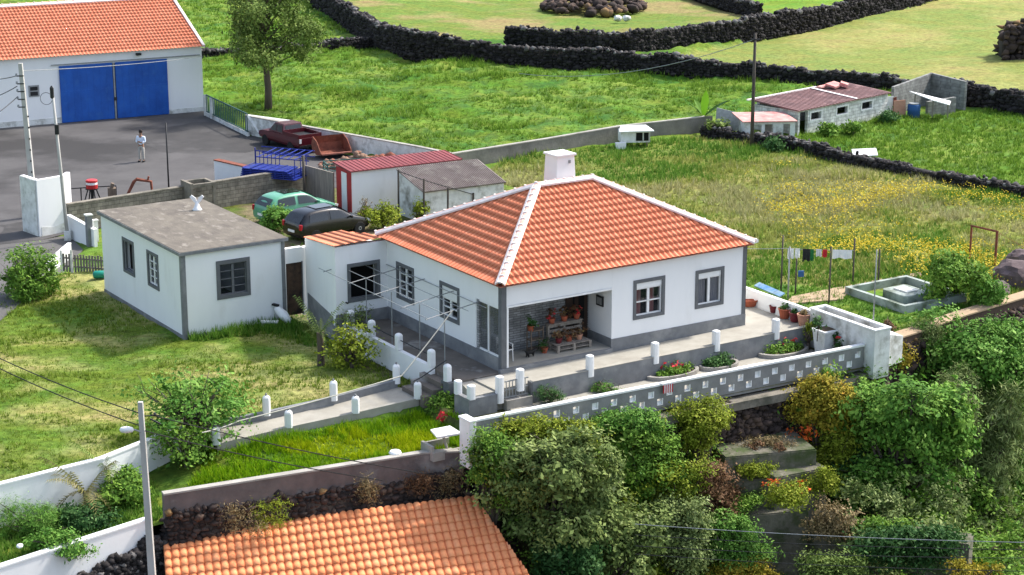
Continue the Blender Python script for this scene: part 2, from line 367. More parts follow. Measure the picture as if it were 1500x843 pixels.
def stone_wall(name, label, pts, tops, thick=.7, size=.2, m='lava', cat='stone wall', light_top=.42):
    """dry stone wall along pts (x,y,zbottom)"""
    P = [np.array(p, float) for p in pts]; n = len(P)
    tp = tops if hasattr(tops, '__len__') else [tops] * n
    cs = []; rs = []; lt = []
    for i in range(n - 1):
        d = P[i + 1] - P[i]; L = math.hypot(d[0], d[1]); u = d[:2] / L; nn = np.array([-u[1], u[0]])
        hmax = max(tp[i] - P[i][2], tp[i + 1] - P[i + 1][2])
        for row in range(int(hmax / (size * 1.25)) + 2):
            for sd in (-1, 0, 1):
                ss = np.arange(0, L, size * 1.55); ss = ss + rng.random(len(ss)) * size * .8
                f = ss / L; zb = P[i][2] + (P[i + 1][2] - P[i][2]) * f; zt = tp[i] + (tp[i + 1] - tp[i]) * f + (vn(ss * .7, ss * 0 + i, 3) - .5) * .35
                z = zb + row * size * 1.25 + (rng.random(len(ss)) - .5) * size * .4
                taper = np.clip((z - zb) / np.maximum(zt - zb, .1), 0, 1)
                off = sd * (thick / 2 - size * .6) * (1.15 - .35 * taper) + (rng.random(len(ss)) - .5) * size * .5
                keep = z < zt
                if sd == 0: keep &= z > zt - size * 3
                x = P[i][0] + u[0] * ss + nn[0] * off; y = P[i][1] + u[1] * ss + nn[1] * off
                cs.append(np.stack([x, y, z], 1)[keep]); rs.append((size * (.55 + .95 * rng.random(len(ss)) ** 1.3))[keep])
                lt.append((z > zt - size * 1.3)[keep])
    cs = np.concatenate(cs); rs = np.concatenate(rs); lt = np.concatenate(lt)
    V, Fc, rn = stones(cs, rs)
    rn = rn * .8 + np.repeat(lt & (rng.random(len(lt)) < light_top * 2.2), len(ICO_F)) * .3
    # dark earth core so nothing shows through
    core = MB(); core.wall([(p[0], p[1], p[2] - .3) for p in P], [t - size for t in tp], thick * .72)
    cv = np.array(core.v); n0 = len(V)
    tri = []
    for f in core.f:
        for k in range(1, len(f) - 1): tri.append((f[0] + n0, f[k] + n0, f[k + 1] + n0))
    V = np.concatenate([V, cv]); Fc = np.concatenate([Fc, np.array(tri)]); rn = np.concatenate([rn, np.full(len(tri), .0)])
    o = fastmesh(name, V, Fc, rn, m, nv=3)
    return tag(o, label, cat)
# ------------------------------------------------------------------ foliage
def leaf_cloud(lobes, n, size, clump=.35, per=28, flat=.5, droop=0.0, shell=.75, aspect=.5):
    """leaves gathered in clumps spread over a crown made of ellipsoid lobes: V,F(quads),rnd"""
    lobes = np.array(lobes, float); vol = (lobes[:, 3] * lobes[:, 4] * lobes[:, 5]) ** .67; nc = max(1, n // per)
    idx = rng.choice(len(lobes), nc, p=vol / vol.sum())
    d = rng.normal(size=(nc, 3)); d /= np.linalg.norm(d, axis=1, keepdims=True)
    rad = shell + (1.0 - shell) * rng.random(nc) ** .6 + np.clip(rng.normal(size=nc), 0, 3) * .13
    rad = np.where(rng.random(nc) < .22, rng.random(nc) * .8, rad)
    cc = lobes[idx, :3] + d * rad[:, None] * lobes[idx, 3:6]
    ctint = rng.random(nc)
    k = nc * per; ci = np.repeat(np.arange(nc), per)
    off = rng.normal(size=(k, 3)) * clump * .5 * (.45 + 1.0 * rng.random(nc))[ci][:, None]
    off[:, 2] *= .7
    p = cc[ci] + off
    nrm = d[ci] * .8 + rng.normal(size=(k, 3)) * flat + np.array([0, 0, .55]); nrm /= np.linalg.norm(nrm, axis=1, keepdims=True)
    t = rng.normal(size=(k, 3)); t -= nrm * (t * nrm).sum(1)[:, None]; t /= np.linalg.norm(t, axis=1, keepdims=True)
    t[:, 2] -= droop; b = np.cross(nrm, t)
    s = (size * (.6 + .8 * rng.random(k)) * (.65 + .7 * rng.random(nc))[ci])[:, None]
    V = np.stack([p - t * s, p + b * s * aspect, p + t * s, p - b * s * aspect], 1).reshape(-1, 3)
    Fc = np.arange(4 * k).reshape(-1, 4)
    rn = np.clip(ctint[ci] * .55 + rng.random(k) * .45, 0, 1)
    return V, Fc, rn
def limbs(mb, base, tips, r0, rnd):
    for t in tips:
        m1 = Vector(base).lerp(Vector(t), .5) + Vector((rnd.uniform(-.15, .15), rnd.uniform(-.15, .15), rnd.uniform(0, .2)))
        mb.path([base, m1, t], [r0, r0 * .6, r0 * .15], 6)
def plant(name, label, cat, base, lobes, n, size, m, clump=.35, flat=.5, trunk=None, rtr=.08, group=None, shell=.75, aspect=.5, droop=0, per=28, part='foliage', seed=1, stem=True):
    """lobes relative to base. trunk = height of the fork"""
    base = Vector(base)
    root = thing(name, label, cat, base, 0, group)
    V, Fc, rn = leaf_cloud(lobes, n, size, clump, per, flat, droop, shell, aspect)
    fastmesh(part, V, Fc, rn, m, root)
    rd = random.Random(seed)
    if not stem: return root
    mb = MB(); th = trunk if trunk is not None else max(.15, min(l[2] for l in lobes) * .6)
    top = Vector((rd.uniform(-.05, .05), rd.uniform(-.05, .05), th))
    mb.path([(0, 0, -.3), tuple(top * .5), tuple(top)], [rtr * 1.3, rtr, rtr * .8], 8)
    for l in lobes:
        tips = [Vector((l[0] + rd.uniform(-.6, .6) * l[3], l[1] + rd.uniform(-.6, .6) * l[4], l[2] + rd.uniform(-.2, .7) * l[5])) for _ in range(3)]
        limbs(mb, top, tips, rtr * .6, rd)
        if rd.random() < .7: an = rd.uniform(0, 6.28); limbs(mb, Vector(l[:3]), [Vector((l[0] + math.cos(an) * l[3] * 1.15, l[1] + math.sin(an) * l[4] * 1.15, l[2] + l[5] * rd.uniform(.5, 1.25)))], rtr * .16, rd)
    mb.build('trunk' if cat == 'tree' else 'stem', 'bark', root, smooth=True)
    return root
def blades(P, h, w, n, lean=.5, hv=.5):
    """grass: P (k,3) tuft points, n blades each -> V,F(tri),rnd"""
    k = len(P); q = np.repeat(np.arange(k), n); N = k * n
    an = rng.random(N) * 6.283; ln = (rng.random(N) ** .7) * lean; hh = (h if np.isscalar(h) else h[q]) * (1 - hv + hv * rng.random(N) * 1.4)
    r0 = rng.random(N) * (w * 2.2); a0 = rng.random(N) * 6.283
    bx = P[q, 0] + np.cos(a0) * r0; by = P[q, 1] + np.sin(a0) * r0; bz = P[q, 2] - .03
    px, py = -np.sin(an) * w / 2, np.cos(an) * w / 2
    V = np.stack([np.stack([bx - px, by - py, bz], 1), np.stack([bx + px, by + py, bz], 1),
                  np.stack([bx + np.cos(an) * ln * hh, by + np.sin(an) * ln * hh, bz + hh * np.sqrt(np.clip(1 - .5 * ln ** 2, .1, 1))], 1)], 1).reshape(-1, 3)
    tint = rng.random(k)[q] * .5 + rng.random(N) * .5
    return V, np.arange(3 * N).reshape(-1, 3), tint
# ================================================================== WORLD, SUN, CAMERA
sun_h = Vector((.835, .55)).normalized(); SUN_EL = math.radians(48)
w = bpy.data.worlds.new('World'); SC.world = w; w.use_nodes = True
nt = w.node_tree; nt.nodes.clear()
sky = nt.nodes.new('ShaderNodeTexSky'); sky.sky_type = 'NISHITA'; sky.sun_disc = False
sky.sun_elevation = SUN_EL; sky.sun_rotation = math.atan2(sun_h.x, sun_h.y); sky.air_density = 1.0; sky.dust_density = 2.5; sky.ozone_density = 1
bg = nt.nodes.new('ShaderNodeBackground'); bg.inputs[1].default_value = .15
wo = nt.nodes.new('ShaderNodeOutputWorld'); hs_ = nt.nodes.new('ShaderNodeHueSaturation'); hs_.inputs['Saturation'].default_value = .8; nt.links.new(sky.outputs[0], hs_.inputs['Color']); nt.links.new(hs_.outputs[0], bg.inputs[0]); nt.links.new(bg.outputs[0], wo.inputs[0])
sl = bpy.data.lights.new('sun', 'SUN'); sl.energy = 2.65; sl.angle = math.radians(3); sl.color = (1, .955, .89)
so = bpy.data.objects.new('sun', sl); COL.objects.link(so)
dirv = Vector((sun_h.x * math.cos(SUN_EL), sun_h.y * math.cos(SUN_EL), math.sin(SUN_EL)))
so.rotation_euler = dirv.to_track_quat('Z', 'Y').to_euler(); so.location = (30, 60, 60)
cam = bpy.data.cameras.new('camera'); co_ = bpy.data.objects.new('camera', cam); COL.objects.link(co_)
cam.sensor_width = 36; cam.lens = 36 * F / 1500; cam.clip_end = 5000; cam.clip_start = .5
co_.location = (0, 0, H); co_.rotation_euler = (math.radians(90) - PIT, 0, 0); SC.camera = co_
SC.view_settings.view_transform = 'Standard'; SC.view_settings.look = 'None'; SC.view_settings.exposure = 1.2; SC.view_settings.gamma = 1
SC.render.engine = 'CYCLES'; SC.cycles.max_bounces = 6; SC.cycles.transparent_max_bounces = 12
SC.cycles.diffuse_bounces = 3; SC.cycles.caustics_reflective = False; SC.cycles.caustics_refractive = False
# ================================================================== TERRAIN
CL = [(-200, -20), (-60, -10), (-19, -2.4), (-14, -1.4), (-13.6, -1.57), (-8.8, -2.2), (-4.74, -2.74), (-3.5, -3.3), (-3.4, -4.0), (0.8, -4.05), (5, -4.2), (9.4, -4.38), (13.4, -4.62),
      (15.7, -2.6), (17.8, -2.3), (20.5, -1.8), (25.1, -1.2), (40, 0), (300, 10)]
CLA = np.array([c[0] for c in CL]); CLB = np.array([c[1] for c in CL])
WA = [(-40, -2.0), (-17.7, 1.3), (-14.2, 1.7), (-11.9, 2.6), (-10.0, 3.05)]
def zcol(a, b):
    pass
meadow_px = [(690, 262), (745, 232), (905, 213), (1040, 200), (1160, 216), (1250, 240), (1560, 305), (1700, 440), (1500, 442), (1400, 462), (1290, 440), (1100, 425), (870, 300)]
past_px = [(800, 95), (985, 84), (1100, 60), (1210, 38), (1370, 3), (1400, -20), (2200, -20), (2200, 190), (1500, 165), (1330, 135), (1180, 122), (1000, 112)]
top_px = [(420, -30), (480, 10), (540, 40), (620, 60), (760, 62), (860, 60), (1000, 50), (1100, 35), (1240, 10), (1330, -30)]
ptop_px = [(1020, -30), (1050, 0), (1110, 25), (1180, 22), (1290, 0), (1330, -30)]
rfield_px = [(1150, 215), (1170, 195), (1300, 170), (1500, 160), (1800, 180), (1800, 340), (1500, 290), (1250, 240)]
meadow, pasture, topf, ptop, rfield = [PP(p) for p in (meadow_px, past_px, top_px, ptop_px, rfield_px)]
yard_poly = PP([(-120, 196), (0, 182), (299, 158), (362, 198), (600, 245), (560, 262), (445, 284), (320, 302), (100, 342), (60, 352), (-120, 372)])
road_poly = PP([(-120, 372), (60, 352), (100, 344), (122, 366), (100, 392), (60, 420), (0, 470), (-120, 540)])
lawn_ab = [(-13.5, 1.7), (-10, 2.9), (-2.7, 2.6), (-2, 2.2), (-1.6, 2.2), (-1.6, 12.9), (-2, 12.8), (-6.5, 12.8), (-6.5, 25), (-8.5, 25), (-12, 21), (-30, 16), (-30, -1)]
def wa_b(a): return np.interp(a, [p[0] for p in WA], [p[1] for p in WA])
def z_upper(a, b):
    """ground height of the upper level in house coordinates"""
    a = np.asarray(a, float); b = np.asarray(b, float)
    x = AX + a * RX - b * RY; y = AY + a * RY + b * RX
    z = np.full(a.shape, -1.0)
    big = fbm(x * .05, y * .05, 5, 3) - .5
    lush = (fbm(x * .35, y * .55, 9, 4) - .5)
    ridg = (1 - np.abs(fbm(x * .28 + 7, y * .5, 21, 3) * 2 - 1)) ** 2
    isyard = inpoly(x, y, yard_poly) | inpoly(x, y, road_poly)
    far = np.clip((b - 36) / 6, 0, 1)
    z = z + far * (big * .8)
    inm = inpoly(x, y, meadow); inp = inpoly(x, y, pasture) | inpoly(x, y, topf) | inpoly(x, y, ptop)
    n = np.where(inm, lush * .3, np.where(inp, lush * .12 + big * .4, lush * .5 + ridg * .42 * far))
    houseish = (a > -2.2) & (a < 13.6) & (b < 13) & (b > -1.5)
    n = np.where(b > 12, n, np.clip((a - 14) / 4, 0, 1) * n)
    z = z + n
    # right garden a little higher
    t = np.clip((a - 13) / 1, 0, 1) * np.clip((30 - a) / 5, 0, 1) * np.clip((12 - b) / 4, 0, 1)
    z = z * (1 - t) + (-.62 + lush * .05) * t
    # lawn
    lz = -.72 - .28 * np.clip((-a - 2) / 8, 0, 1) + (fbm(x * .8, y * 1.1, 31, 4) - .5) * .2
    L = (a < -1.5) & (b < 25)
    z = np.where(L, lz, z)
    # area behind the house / annex and the car court
    ct = (b >= 9) & (b < 36) & (a > -6.3) & (a < 19) & ~(L & (b < 25) & (a < -1.5) & (b < 12.8))
    z = np.where(ct & (a > -1.5), -1.0 + (fbm(x, y, 3, 3) - .5) * .08, z)
    z = np.where(houseish & (b < 9), -.8, z)
    # strips in front of the path and between the white walls
    front = (b < wa_b(a) + .42) & (a < -10) | (a >= -10.2) & (a < -2.6) & (b < 2.0)
    zf = np.interp(a, [-16, -13.8, -11.5, -9, -2.5], [-2.25, -2.15, -1.75, -1.4, -1.2]) + (fbm(x * 1.2, y * 1.2, 8, 3) - .5) * .1
    zf = zf + np.clip((b - wa_b(-10) + 3.2) / 3, 0, 1) * .3 * (a > -10.2)
    z = np.where(front, zf, z)
    pth = (a > -10.4) & (a < -2.5) & (b > np.interp(a, [-10.2, -7.5, -5.1, -2.7], [1.45, 1.45, 1.15, .95])) & (b < np.interp(a, [-10.1, -7.7, -5.2, -2.7], [3.3, 2.95, 2.75, 2.75]))
    z = np.where(pth, np.interp(a, [-10.2, -2.7], [-1.12, -.72]) - .22, z)
    z = np.where((a > -2.6) & (a < 13.4) & (b < -1.3), -.74, z)
    z = np.where(isyard, -1.06, z)
    z = np.where((b > 200) | (a > 200) | (a < -100), -1.2, z)
    return z
def z_at(x, y):
    a, b = AB(np.asarray(x, float), np.asarray(y, float)); return z_upper(a, b)
def attr_ground(me, a, b, x, y):
    """intrinsic ground colours by what grows there"""
    n = len(a)
    f1 = fbm(x * .16, y * .22, 41, 4); f2 = fbm(x * .7, y * .9, 42, 3)
    def mixc(c0, c1, t): t = np.clip(t, 0, 1)[:, None]; return np.array(c0)[None] * (1 - t) + np.array(c1)[None] * t
    col = mixc((.10, .19, .025), (.18, .26, .05), (f1 - .35) * 3)
    col = np.where((f2 > .6)[:, None], np.array((.05, .125, .03))[None] * .6 + col * .4, col)
    m = inpoly(x, y, meadow); cm = mixc((.18, .22, .05), (.28, .27, .09), (f1 - .4) * 4); col = np.where(m[:, None], cm, col)
    p = inpoly(x, y, pasture); cp = mixc((.20, .245, .065), (.30, .29, .10), (f1 - .4) * 3 + (f2 - .5) * 1.2); col = np.where(p[:, None], cp, col)
    t = inpoly(x, y, topf); ct = mixc((.15, .215, .045), (.28, .24, .10), (f1 - .46) * 5 + (f2 - .5)); col = np.where(t[:, None], ct, col)
    q = inpoly(x, y, ptop); col = np.where(q[:, None], mixc((.13, .25, .03), (.18, .28, .045), (f1 - .4) * 4), col)
    lw = (a < -1.5) & (b < 25); cl = mixc((.12, .19, .03), (.36, .34, .13), (f1 - .42) * 3 + (f2 - .48) * 2.4); col = np.where(lw[:, None], cl, col)
    fr = (b < wa_b(a) + .42) & (a < -2.6) & ((a < -10) | (b < 2)); col = np.where(fr[:, None], mixc((.06, .12, .02), (.14, .2, .03), (f2 - .3) * 2), col)
    c = (b >= 9) & (b < 36) & (a > -1.5) & (a < 19); col = np.where(c[:, None], mixc((.20, .16, .10), (.10, .13, .03), (f2 - .4) * 4), col)
    h = (a > -2.6) & (a < 13.4) & (b < 9) & (b > -5); col = np.where(h[:, None], np.array((.12, .12, .05))[None], col)
    low = (b < np.interp(a, CLA, CLB) - .05); col = np.where(low[:, None], mixc((.03, .035, .015), (.07, .06, .03), (f2 - .3) * 2), col)
    col = col * .93; at = me.attributes.new('gcol', 'FLOAT_COLOR', 'POINT'); at.data.foreach_set('color', np.concatenate([col, np.ones((n, 1))], 1).astype(np.float32).ravel())
def groundmat():
    m, nt, bs, out = _nodes('grass_ground'); N = nt.nodes.new; L = nt.links.new
    at = N('ShaderNodeAttribute'); at.attribute_name = 'gcol'
    tc = N('ShaderNodeTexCoord')
    mp = N('ShaderNodeMapping'); mp.inputs['Scale'].default_value = (1, 1.5, 1); L(tc.outputs['Object'], mp.inputs[0])
    n = N('ShaderNodeTexNoise'); n.inputs['Scale'].default_value = 2.6; n.inputs['Detail'].default_value = 9; n.inputs['Roughness'].default_value = .7; L(mp.outputs[0], n.inputs['Vector'])
    r = N('ShaderNodeMapRange'); r.inputs[1].default_value = .3; r.inputs[2].default_value = .72; r.inputs[3].default_value = .45; r.inputs[4].default_value = 1.45; L(n.outputs[0], r.inputs[0])
    v = N('ShaderNodeVectorMath'); v.operation = 'SCALE'; L(at.outputs['Color'], v.inputs[0]); L(r.outputs[0], v.inputs['Scale'])
    n2 = N('ShaderNodeTexNoise'); n2.inputs['Scale'].default_value = .55; n2.inputs['Detail'].default_value = 6; L(mp.outputs[0], n2.inputs['Vector'])
    hs = N('ShaderNodeHueSaturation'); hs.inputs['Saturation'].default_value = 1.04; L(v.outputs[0], hs.inputs['Color'])
    r2 = N('ShaderNodeMapRange'); r2.inputs[1].default_value = .35; r2.inputs[2].default_value = .65; r2.inputs[3].default_value = .475; r2.inputs[4].default_value = .52; L(n2.outputs[0], r2.inputs[0]); L(r2.outputs[0], hs.inputs['Hue'])
    L(hs.outputs[0], bs.inputs['Base Color']); bs.inputs['Roughness'].default_value = .95; bs.inputs['Specular IOR Level'].default_value = .1
    b = N('ShaderNodeBump'); b.inputs['Strength'].default_value = .9; b.inputs['Distance'].default_value = .12; L(n.outputs[0], b.inputs['Height']); L(b.outputs[0], bs.inputs['Normal'])
    MATS['grass_ground'] = m
groundmat()
def grid_mesh(name, A_, S, zf, lower=False):
    aa, ss = np.meshgrid(A_, S, indexing='ij'); bb = np.interp(aa, CLA, CLB) + ss
    x = AX + aa * RX - bb * RY; y = AY + aa * RY + bb * RX; z = zf(aa, bb, ss)
    V = np.stack([x, y, z], -1).reshape(-1, 3); na, ns = len(A_), len(S)
    i = np.arange(na - 1)[:, None] * ns + np.arange(ns - 1)[None]
    Fc = np.stack([i, i + ns, i + ns + 1, i + 1], -1).reshape(-1, 4)
    o = fastmesh(name, V, Fc, np.zeros(len(Fc)), 'grass_ground', nv=4, smooth=True)
    attr_ground(o.data, aa.ravel(), bb.ravel(), x.ravel(), y.ravel())
    return o
A_ = np.concatenate([[-2500, -1200, -600, -300, -150, -80, -50], np.arange(-30, 16, .3), np.arange(16, 106, .45), [110, 120, 140, 180, 250, 400, 800, 1500, 2500]])
S_up = np.concatenate([np.arange(0, 30, .3), np.arange(30, 125, .42), [130, 150, 200, 300, 500, 900, 1600, 2500]])
g = grid_mesh('ground', A_, S_up, lambda a, b, s: z_upper(a, b)); tag(g, kind='structure')
def z_lower(a, b, s):
    x = AX + a * RX - b * RY; y = AY + a * RY + b * RX
    t = np.clip(-s / 6, 0, 1)
    z = np.where((a > -2) & (a < 60), -3.4 - 3.8 * np.clip(-s / 1.6, 0, 1), -6.4) + (fbm(x * .5, y * .5, 4, 3) - .5) * .5
    z = np.where(a < -13.6, -5.0, z)
    return z
S_lo = -np.concatenate([[2000, 800, 300, 150, 80, 50], np.arange(30, 0, -.5), [0]])
A_lo = np.concatenate([[-2000, -600, -150, -60], np.arange(-30, 45, .6), [60, 100, 200, 600, 2000]])
g2 = grid_mesh('lower_ground', A_lo, S_lo, z_lower); tag(g2, kind='structure')
def sheet(name, poly, z, m, zf=None):
    mb = MB(); pts = [(p[0], p[1], z if zf is None else zf(p)) for p in poly]
    mb.add(pts, [tuple(range(len(pts)))]); o = mb.build(name, m); return tag(o, kind='structure')
def ragged(pts, z, seed, amp=.35):
    P = PP(pts, z); out = []; rd = random.Random(seed)
    for i in range(len(P)):
        a, b = P[i], P[(i + 1) % len(P)]; n = max(2, int((b - a).length / .5))
        for k in range(n): q = a.lerp(b, k / n); out.append((q.x + rd.uniform(-amp, amp), q.y + rd.uniform(-amp, amp)))
    return out
mat('asphalt_stain', (.040, .038, .037), (.055, .052, .05), scale=.8, rough=.85, c3=(.08, .076, .074), s3=.5, lo3=.55, hi3=.7)
sheet('yard_stain', ragged([(205, 198), (240, 186), (300, 178), (362, 192), (398, 212), (352, 226), (300, 219), (250, 224), (215, 213)], -1, 3), -.996, 'asphalt_stain')
sheet('yard_stain', ragged([(0, 330), (60, 322), (120, 318), (118, 326), (60, 334), (0, 342)], -1, 4, .2), -.996, 'asphalt_stain')
sheet('yard', yard_poly, -1.0, 'asphalt'); sheet('road', road_poly, -1.004, 'road')
# ================================================================== GRASS
leafmat('g_lush', (.045, .12, .02), (.17, .30, .045), (.31, .43, .09), (.45, .50, .20), transl=.3, rough=.7, spec=.06)
leafmat('g_meadow', (.18, .24, .05), (.33, .37, .10), (.47, .46, .17), (.58, .54, .27), transl=.3, rough=.8, spec=.06)
leafmat('g_lawn', (.08, .15, .02), (.18, .27, .04), (.34, .38, .10), (.62, .56, .30), transl=.25, rough=.85, spec=.06)
leafmat('g_bright', (.06, .17, .015), (.18, .35, .025), (.36, .50, .045), (.50, .54, .07), transl=.3, rough=.7, spec=.06)
leafmat('g_weed', (.04, .12, .015), (.12, .25, .04), (.24, .37, .08), (.38, .44, .16), transl=.3, rough=.6, spec=.06)
mat('flower_yellow', (.66, .50, .03), (.52, .42, .04), scale=6, rough=.8, transl=.2)
mat('flower_orange', (.75, .16, .02), (.65, .10, .02), scale=6, rough=.8, transl=.2)
mat('flower_red', (.65, .03, .03), (.6, .06, .08), scale=6, rough=.8, transl=.2)
leafmat('g_straw', (.24, .26, .08), (.42, .40, .17), (.56, .52, .28), (.66, .62, .40), transl=.3, rough=.8, spec=.06)
leafmat('g_yellow', (.16, .28, .02), (.36, .46, .03), (.52, .56, .05), (.62, .58, .09), transl=.3, rough=.7, spec=.06)
def scatter(poly, dens, mask=None, excl=()):
    xs = [p[0] for p in poly]; ys = [p[1] for p in poly]
    n = int(dens * (max(xs) - min(xs)) * (max(ys) - min(ys)))
    x = min(xs) + rng.random(n) * (max(xs) - min(xs)); y = min(ys) + rng.random(n) * (max(ys) - min(ys))
    k = inpoly(x, y, poly)
    for e in excl: k &= ~inpoly(x, y, e)
    x, y = x[k], y[k]
    if mask is not None: k = mask(x, y) > rng.random(len(x)); x, y = x[k], y[k]
    return np.stack([x, y, z_at(x, y)], 1)
def grass(name, m, *sets):
    Vs, Fs, Rs = [], [], []; o = 0
    for (P, h, w_, n, lean) in sets:
        if len(P) == 0: continue
        V, Fc, r = blades(P, h, w_, n, lean); Vs.append(V); Fs.append(Fc + o); Rs.append(r); o += len(V)
    return tag(fastmesh(name, np.concatenate(Vs), np.concatenate(Fs), np.concatenate(Rs), m, nv=3), kind='stuff')
ablist = lambda L: [K(a, b) for a, b in L]
lushpoly = PP([(298, 100), (480, 65), (700, 95), (1100, 115), (1330, 140), (1300, 160), (1045, 190), (905, 205), (640, 238), (600, 232), (365, 186), (299, 160)])
leftfield = PP([(240, -10), (330, -10), (470, -5), (540, 50), (480, 62), (300, 80), (290, 60)])
P1 = scatter(lushpoly, 20, lambda x, y: .2 + 1.2 * (fbm(x * .35, y * .7, 2, 3) > .47))
P1b = scatter(rfield, 16); P1c = scatter(leftfield, 5)
clump = fbm(P1[:, 0] * .5, P1[:, 1] * .6, 12, 3)
grass('field_grass', 'g_lush', (P1, .14 + .9 * np.clip(clump - .40, 0, 1), .045, 6, .9), (P1b, .3, .06, 6, .9), (P1c, .28, .09, 5, .9))
P2 = scatter(meadow, 26, excl=[ablist([(-3, -5), (13.6, -5), (13.6, 9.6), (-3, 9.6)]), ablist([(18.8, -.6), (22.8, -.6), (22.8, 3.5), (18.8, 3.5)])])
f2_ = fbm(P2[:, 0] * .16, P2[:, 1] * .22, 67, 4) + (rng.random(len(P2)) - .5) * .16
h2_ = .2 + .6 * np.clip(fbm(P2[:, 0] * .6, P2[:, 1] * .6, 66, 3) - .3, 0, 1)
for nm, mt, kk in (('meadow_grass', 'g_meadow', (f2_ > .43) & (f2_ < .56)), ('green_meadow_grass', 'g_weed', f2_ >= .56), ('pale_meadow_grass', 'g_straw', f2_ <= .43)): grass(nm, mt, (P2[kk], h2_[kk], .05, 5, .8))
def ymask(x, y):
    f = fbm(x * .2, y * .3, 77, 4); return np.clip((f - .45) * 5.5, 0, 1) * (fbm(x * 1.1, y * 1.1, 78, 2) > .42)
P3 = scatter(PP([(1090, 260), (1180, 235), (1500, 300), (1600, 440), (1400, 430), (1240, 410), (1160, 370)], -.9), 9, ymask)
def dots(name, P, h, r, m):
    k = len(P); d = rng.normal(size=(k, 3)); d[:, 2] = abs(d[:, 2]) + .6; d /= np.linalg.norm(d, axis=1, keepdims=True)
    t = rng.normal(size=(k, 3)); t -= d * (t * d).sum(1)[:, None]; t /= np.linalg.norm(t, axis=1, keepdims=True); b = np.cross(d, t)
    c = P + np.array([0, 0, 1.0])[None] * (h * (.7 + .5 * rng.random(k)))[:, None]; s = (r * (.6 + .8 * rng.random(k)))[:, None]
    V = np.stack([c - t * s, c + b * s, c + t * s, c - b * s], 1).reshape(-1, 3)
    return tag(fastmesh(name, V, np.arange(4 * k).reshape(-1, 4), rng.random(k), m), kind='stuff')
P3 = np.repeat(P3, 11, 0) + rng.normal(size=(len(P3) * 11, 3)) * np.array([.34, .34, .06])
dots('yellow_wildflowers', P3, .47, .036, 'flower_yellow')
lawnP = ablist([(-13.5, 2.0), (-10, 3.1), (-2.7, 2.7), (-1.75, 2.5), (-1.75, 12.6), (-6.6, 12.6), (-6.6, 25), (-8.5, 25), (-12, 21), (-30, 16), (-30, .2), (-17.7, 1.5)])
P4 = scatter(lawnP, 80, lambda x, y: .35 + (fbm(x * .9, y * 1.4, 56, 3) > .48)); P5 = scatter(lawnP, 26, lambda x, y: (fbm(x * .5, y * .8, 55, 4) > .54) * 1.0)
P6 = scatter(ablist([(-6.3, 12.7), (-2, 12.7), (-2, 11.2), (-4, 11.6), (-6.3, 12.2)]), 60)
P7 = scatter(ablist([(-6.6, 12.5), (-7.0, 12.5), (-6.9, 25), (-6.6, 25)]), 20)
grass('lawn_grass', 'g_lawn', (P4, .11, .035, 4, 1.3), (P5, .2, .04, 6, 1.0))
P8 = scatter(ablist([(-1.9, 8), (-2.6, 9), (-1.9, 12.6), (-3.4, 12.4), (-3, 9)]), 40)
grass('tall_grass_by_annex', 'g_weed', (P6, .42, .04, 6, .7), (P7, .14, .03, 5, .8), (P8, .3, .04, 6, .8))
frontP = ablist([(-13, -1.4), (-10.2, 2.2), (-9.8, 1.4), (-7.5, 1.3), (-5.1, 1.0), (-2.9, .8), (-2.5, -1), (-2.5, -2.6), (-4.7, -2.65), (-8.8, -2.1)])
P9 = scatter(frontP, 110); yc = W(545, 655, -1.3); d9 = np.hypot((P9[:, 0] - yc.x) / 3.0, (P9[:, 1] - yc.y) / 1.5) + (fbm(P9[:, 0] * 1.3, P9[:, 1] * 1.3, 91, 3) - .5) * 1.3
h9 = .14 + .5 * np.clip(fbm(P9[:, 0] * .9, P9[:, 1] * .9, 92, 3) - .25, 0, 1)
grass('garden_grass', 'g_bright', (P9[d9 > .75], h9[d9 > .75], .04, 6, .9)); grass('yellow_garden_grass', 'g_yellow', (P9[d9 <= .75], h9[d9 <= .75], .04, 6, .9))
P10 = scatter(ablist([(-22, -2), (-17.7, 1.1), (-14.2, 1.5), (-12.4, 2.0), (-13.2, -1.2), (-14, -1.2), (-19, -2.2)]), 40)
P11 = scatter(ablist([(13.5, -2.4), (15.8, -2.3), (25, -.8), (28, 3), (19, 10), (13.8, 8)]), 32, excl=[ablist([(18.8, -.6), (22.8, -.6), (22.8, 3.5), (18.8, 3.5)])])
P12 = scatter(ablist([(-1.5, 13), (3, 13), (9, 22), (9, 30), (0, 32), (-6, 26), (-2, 22)]), 7)
grass('rough_grass', 'g_weed', (P10, .28, .04, 6, .8), (P11, .22, .045, 5, .9), (P12, .2, .04, 5, .9))
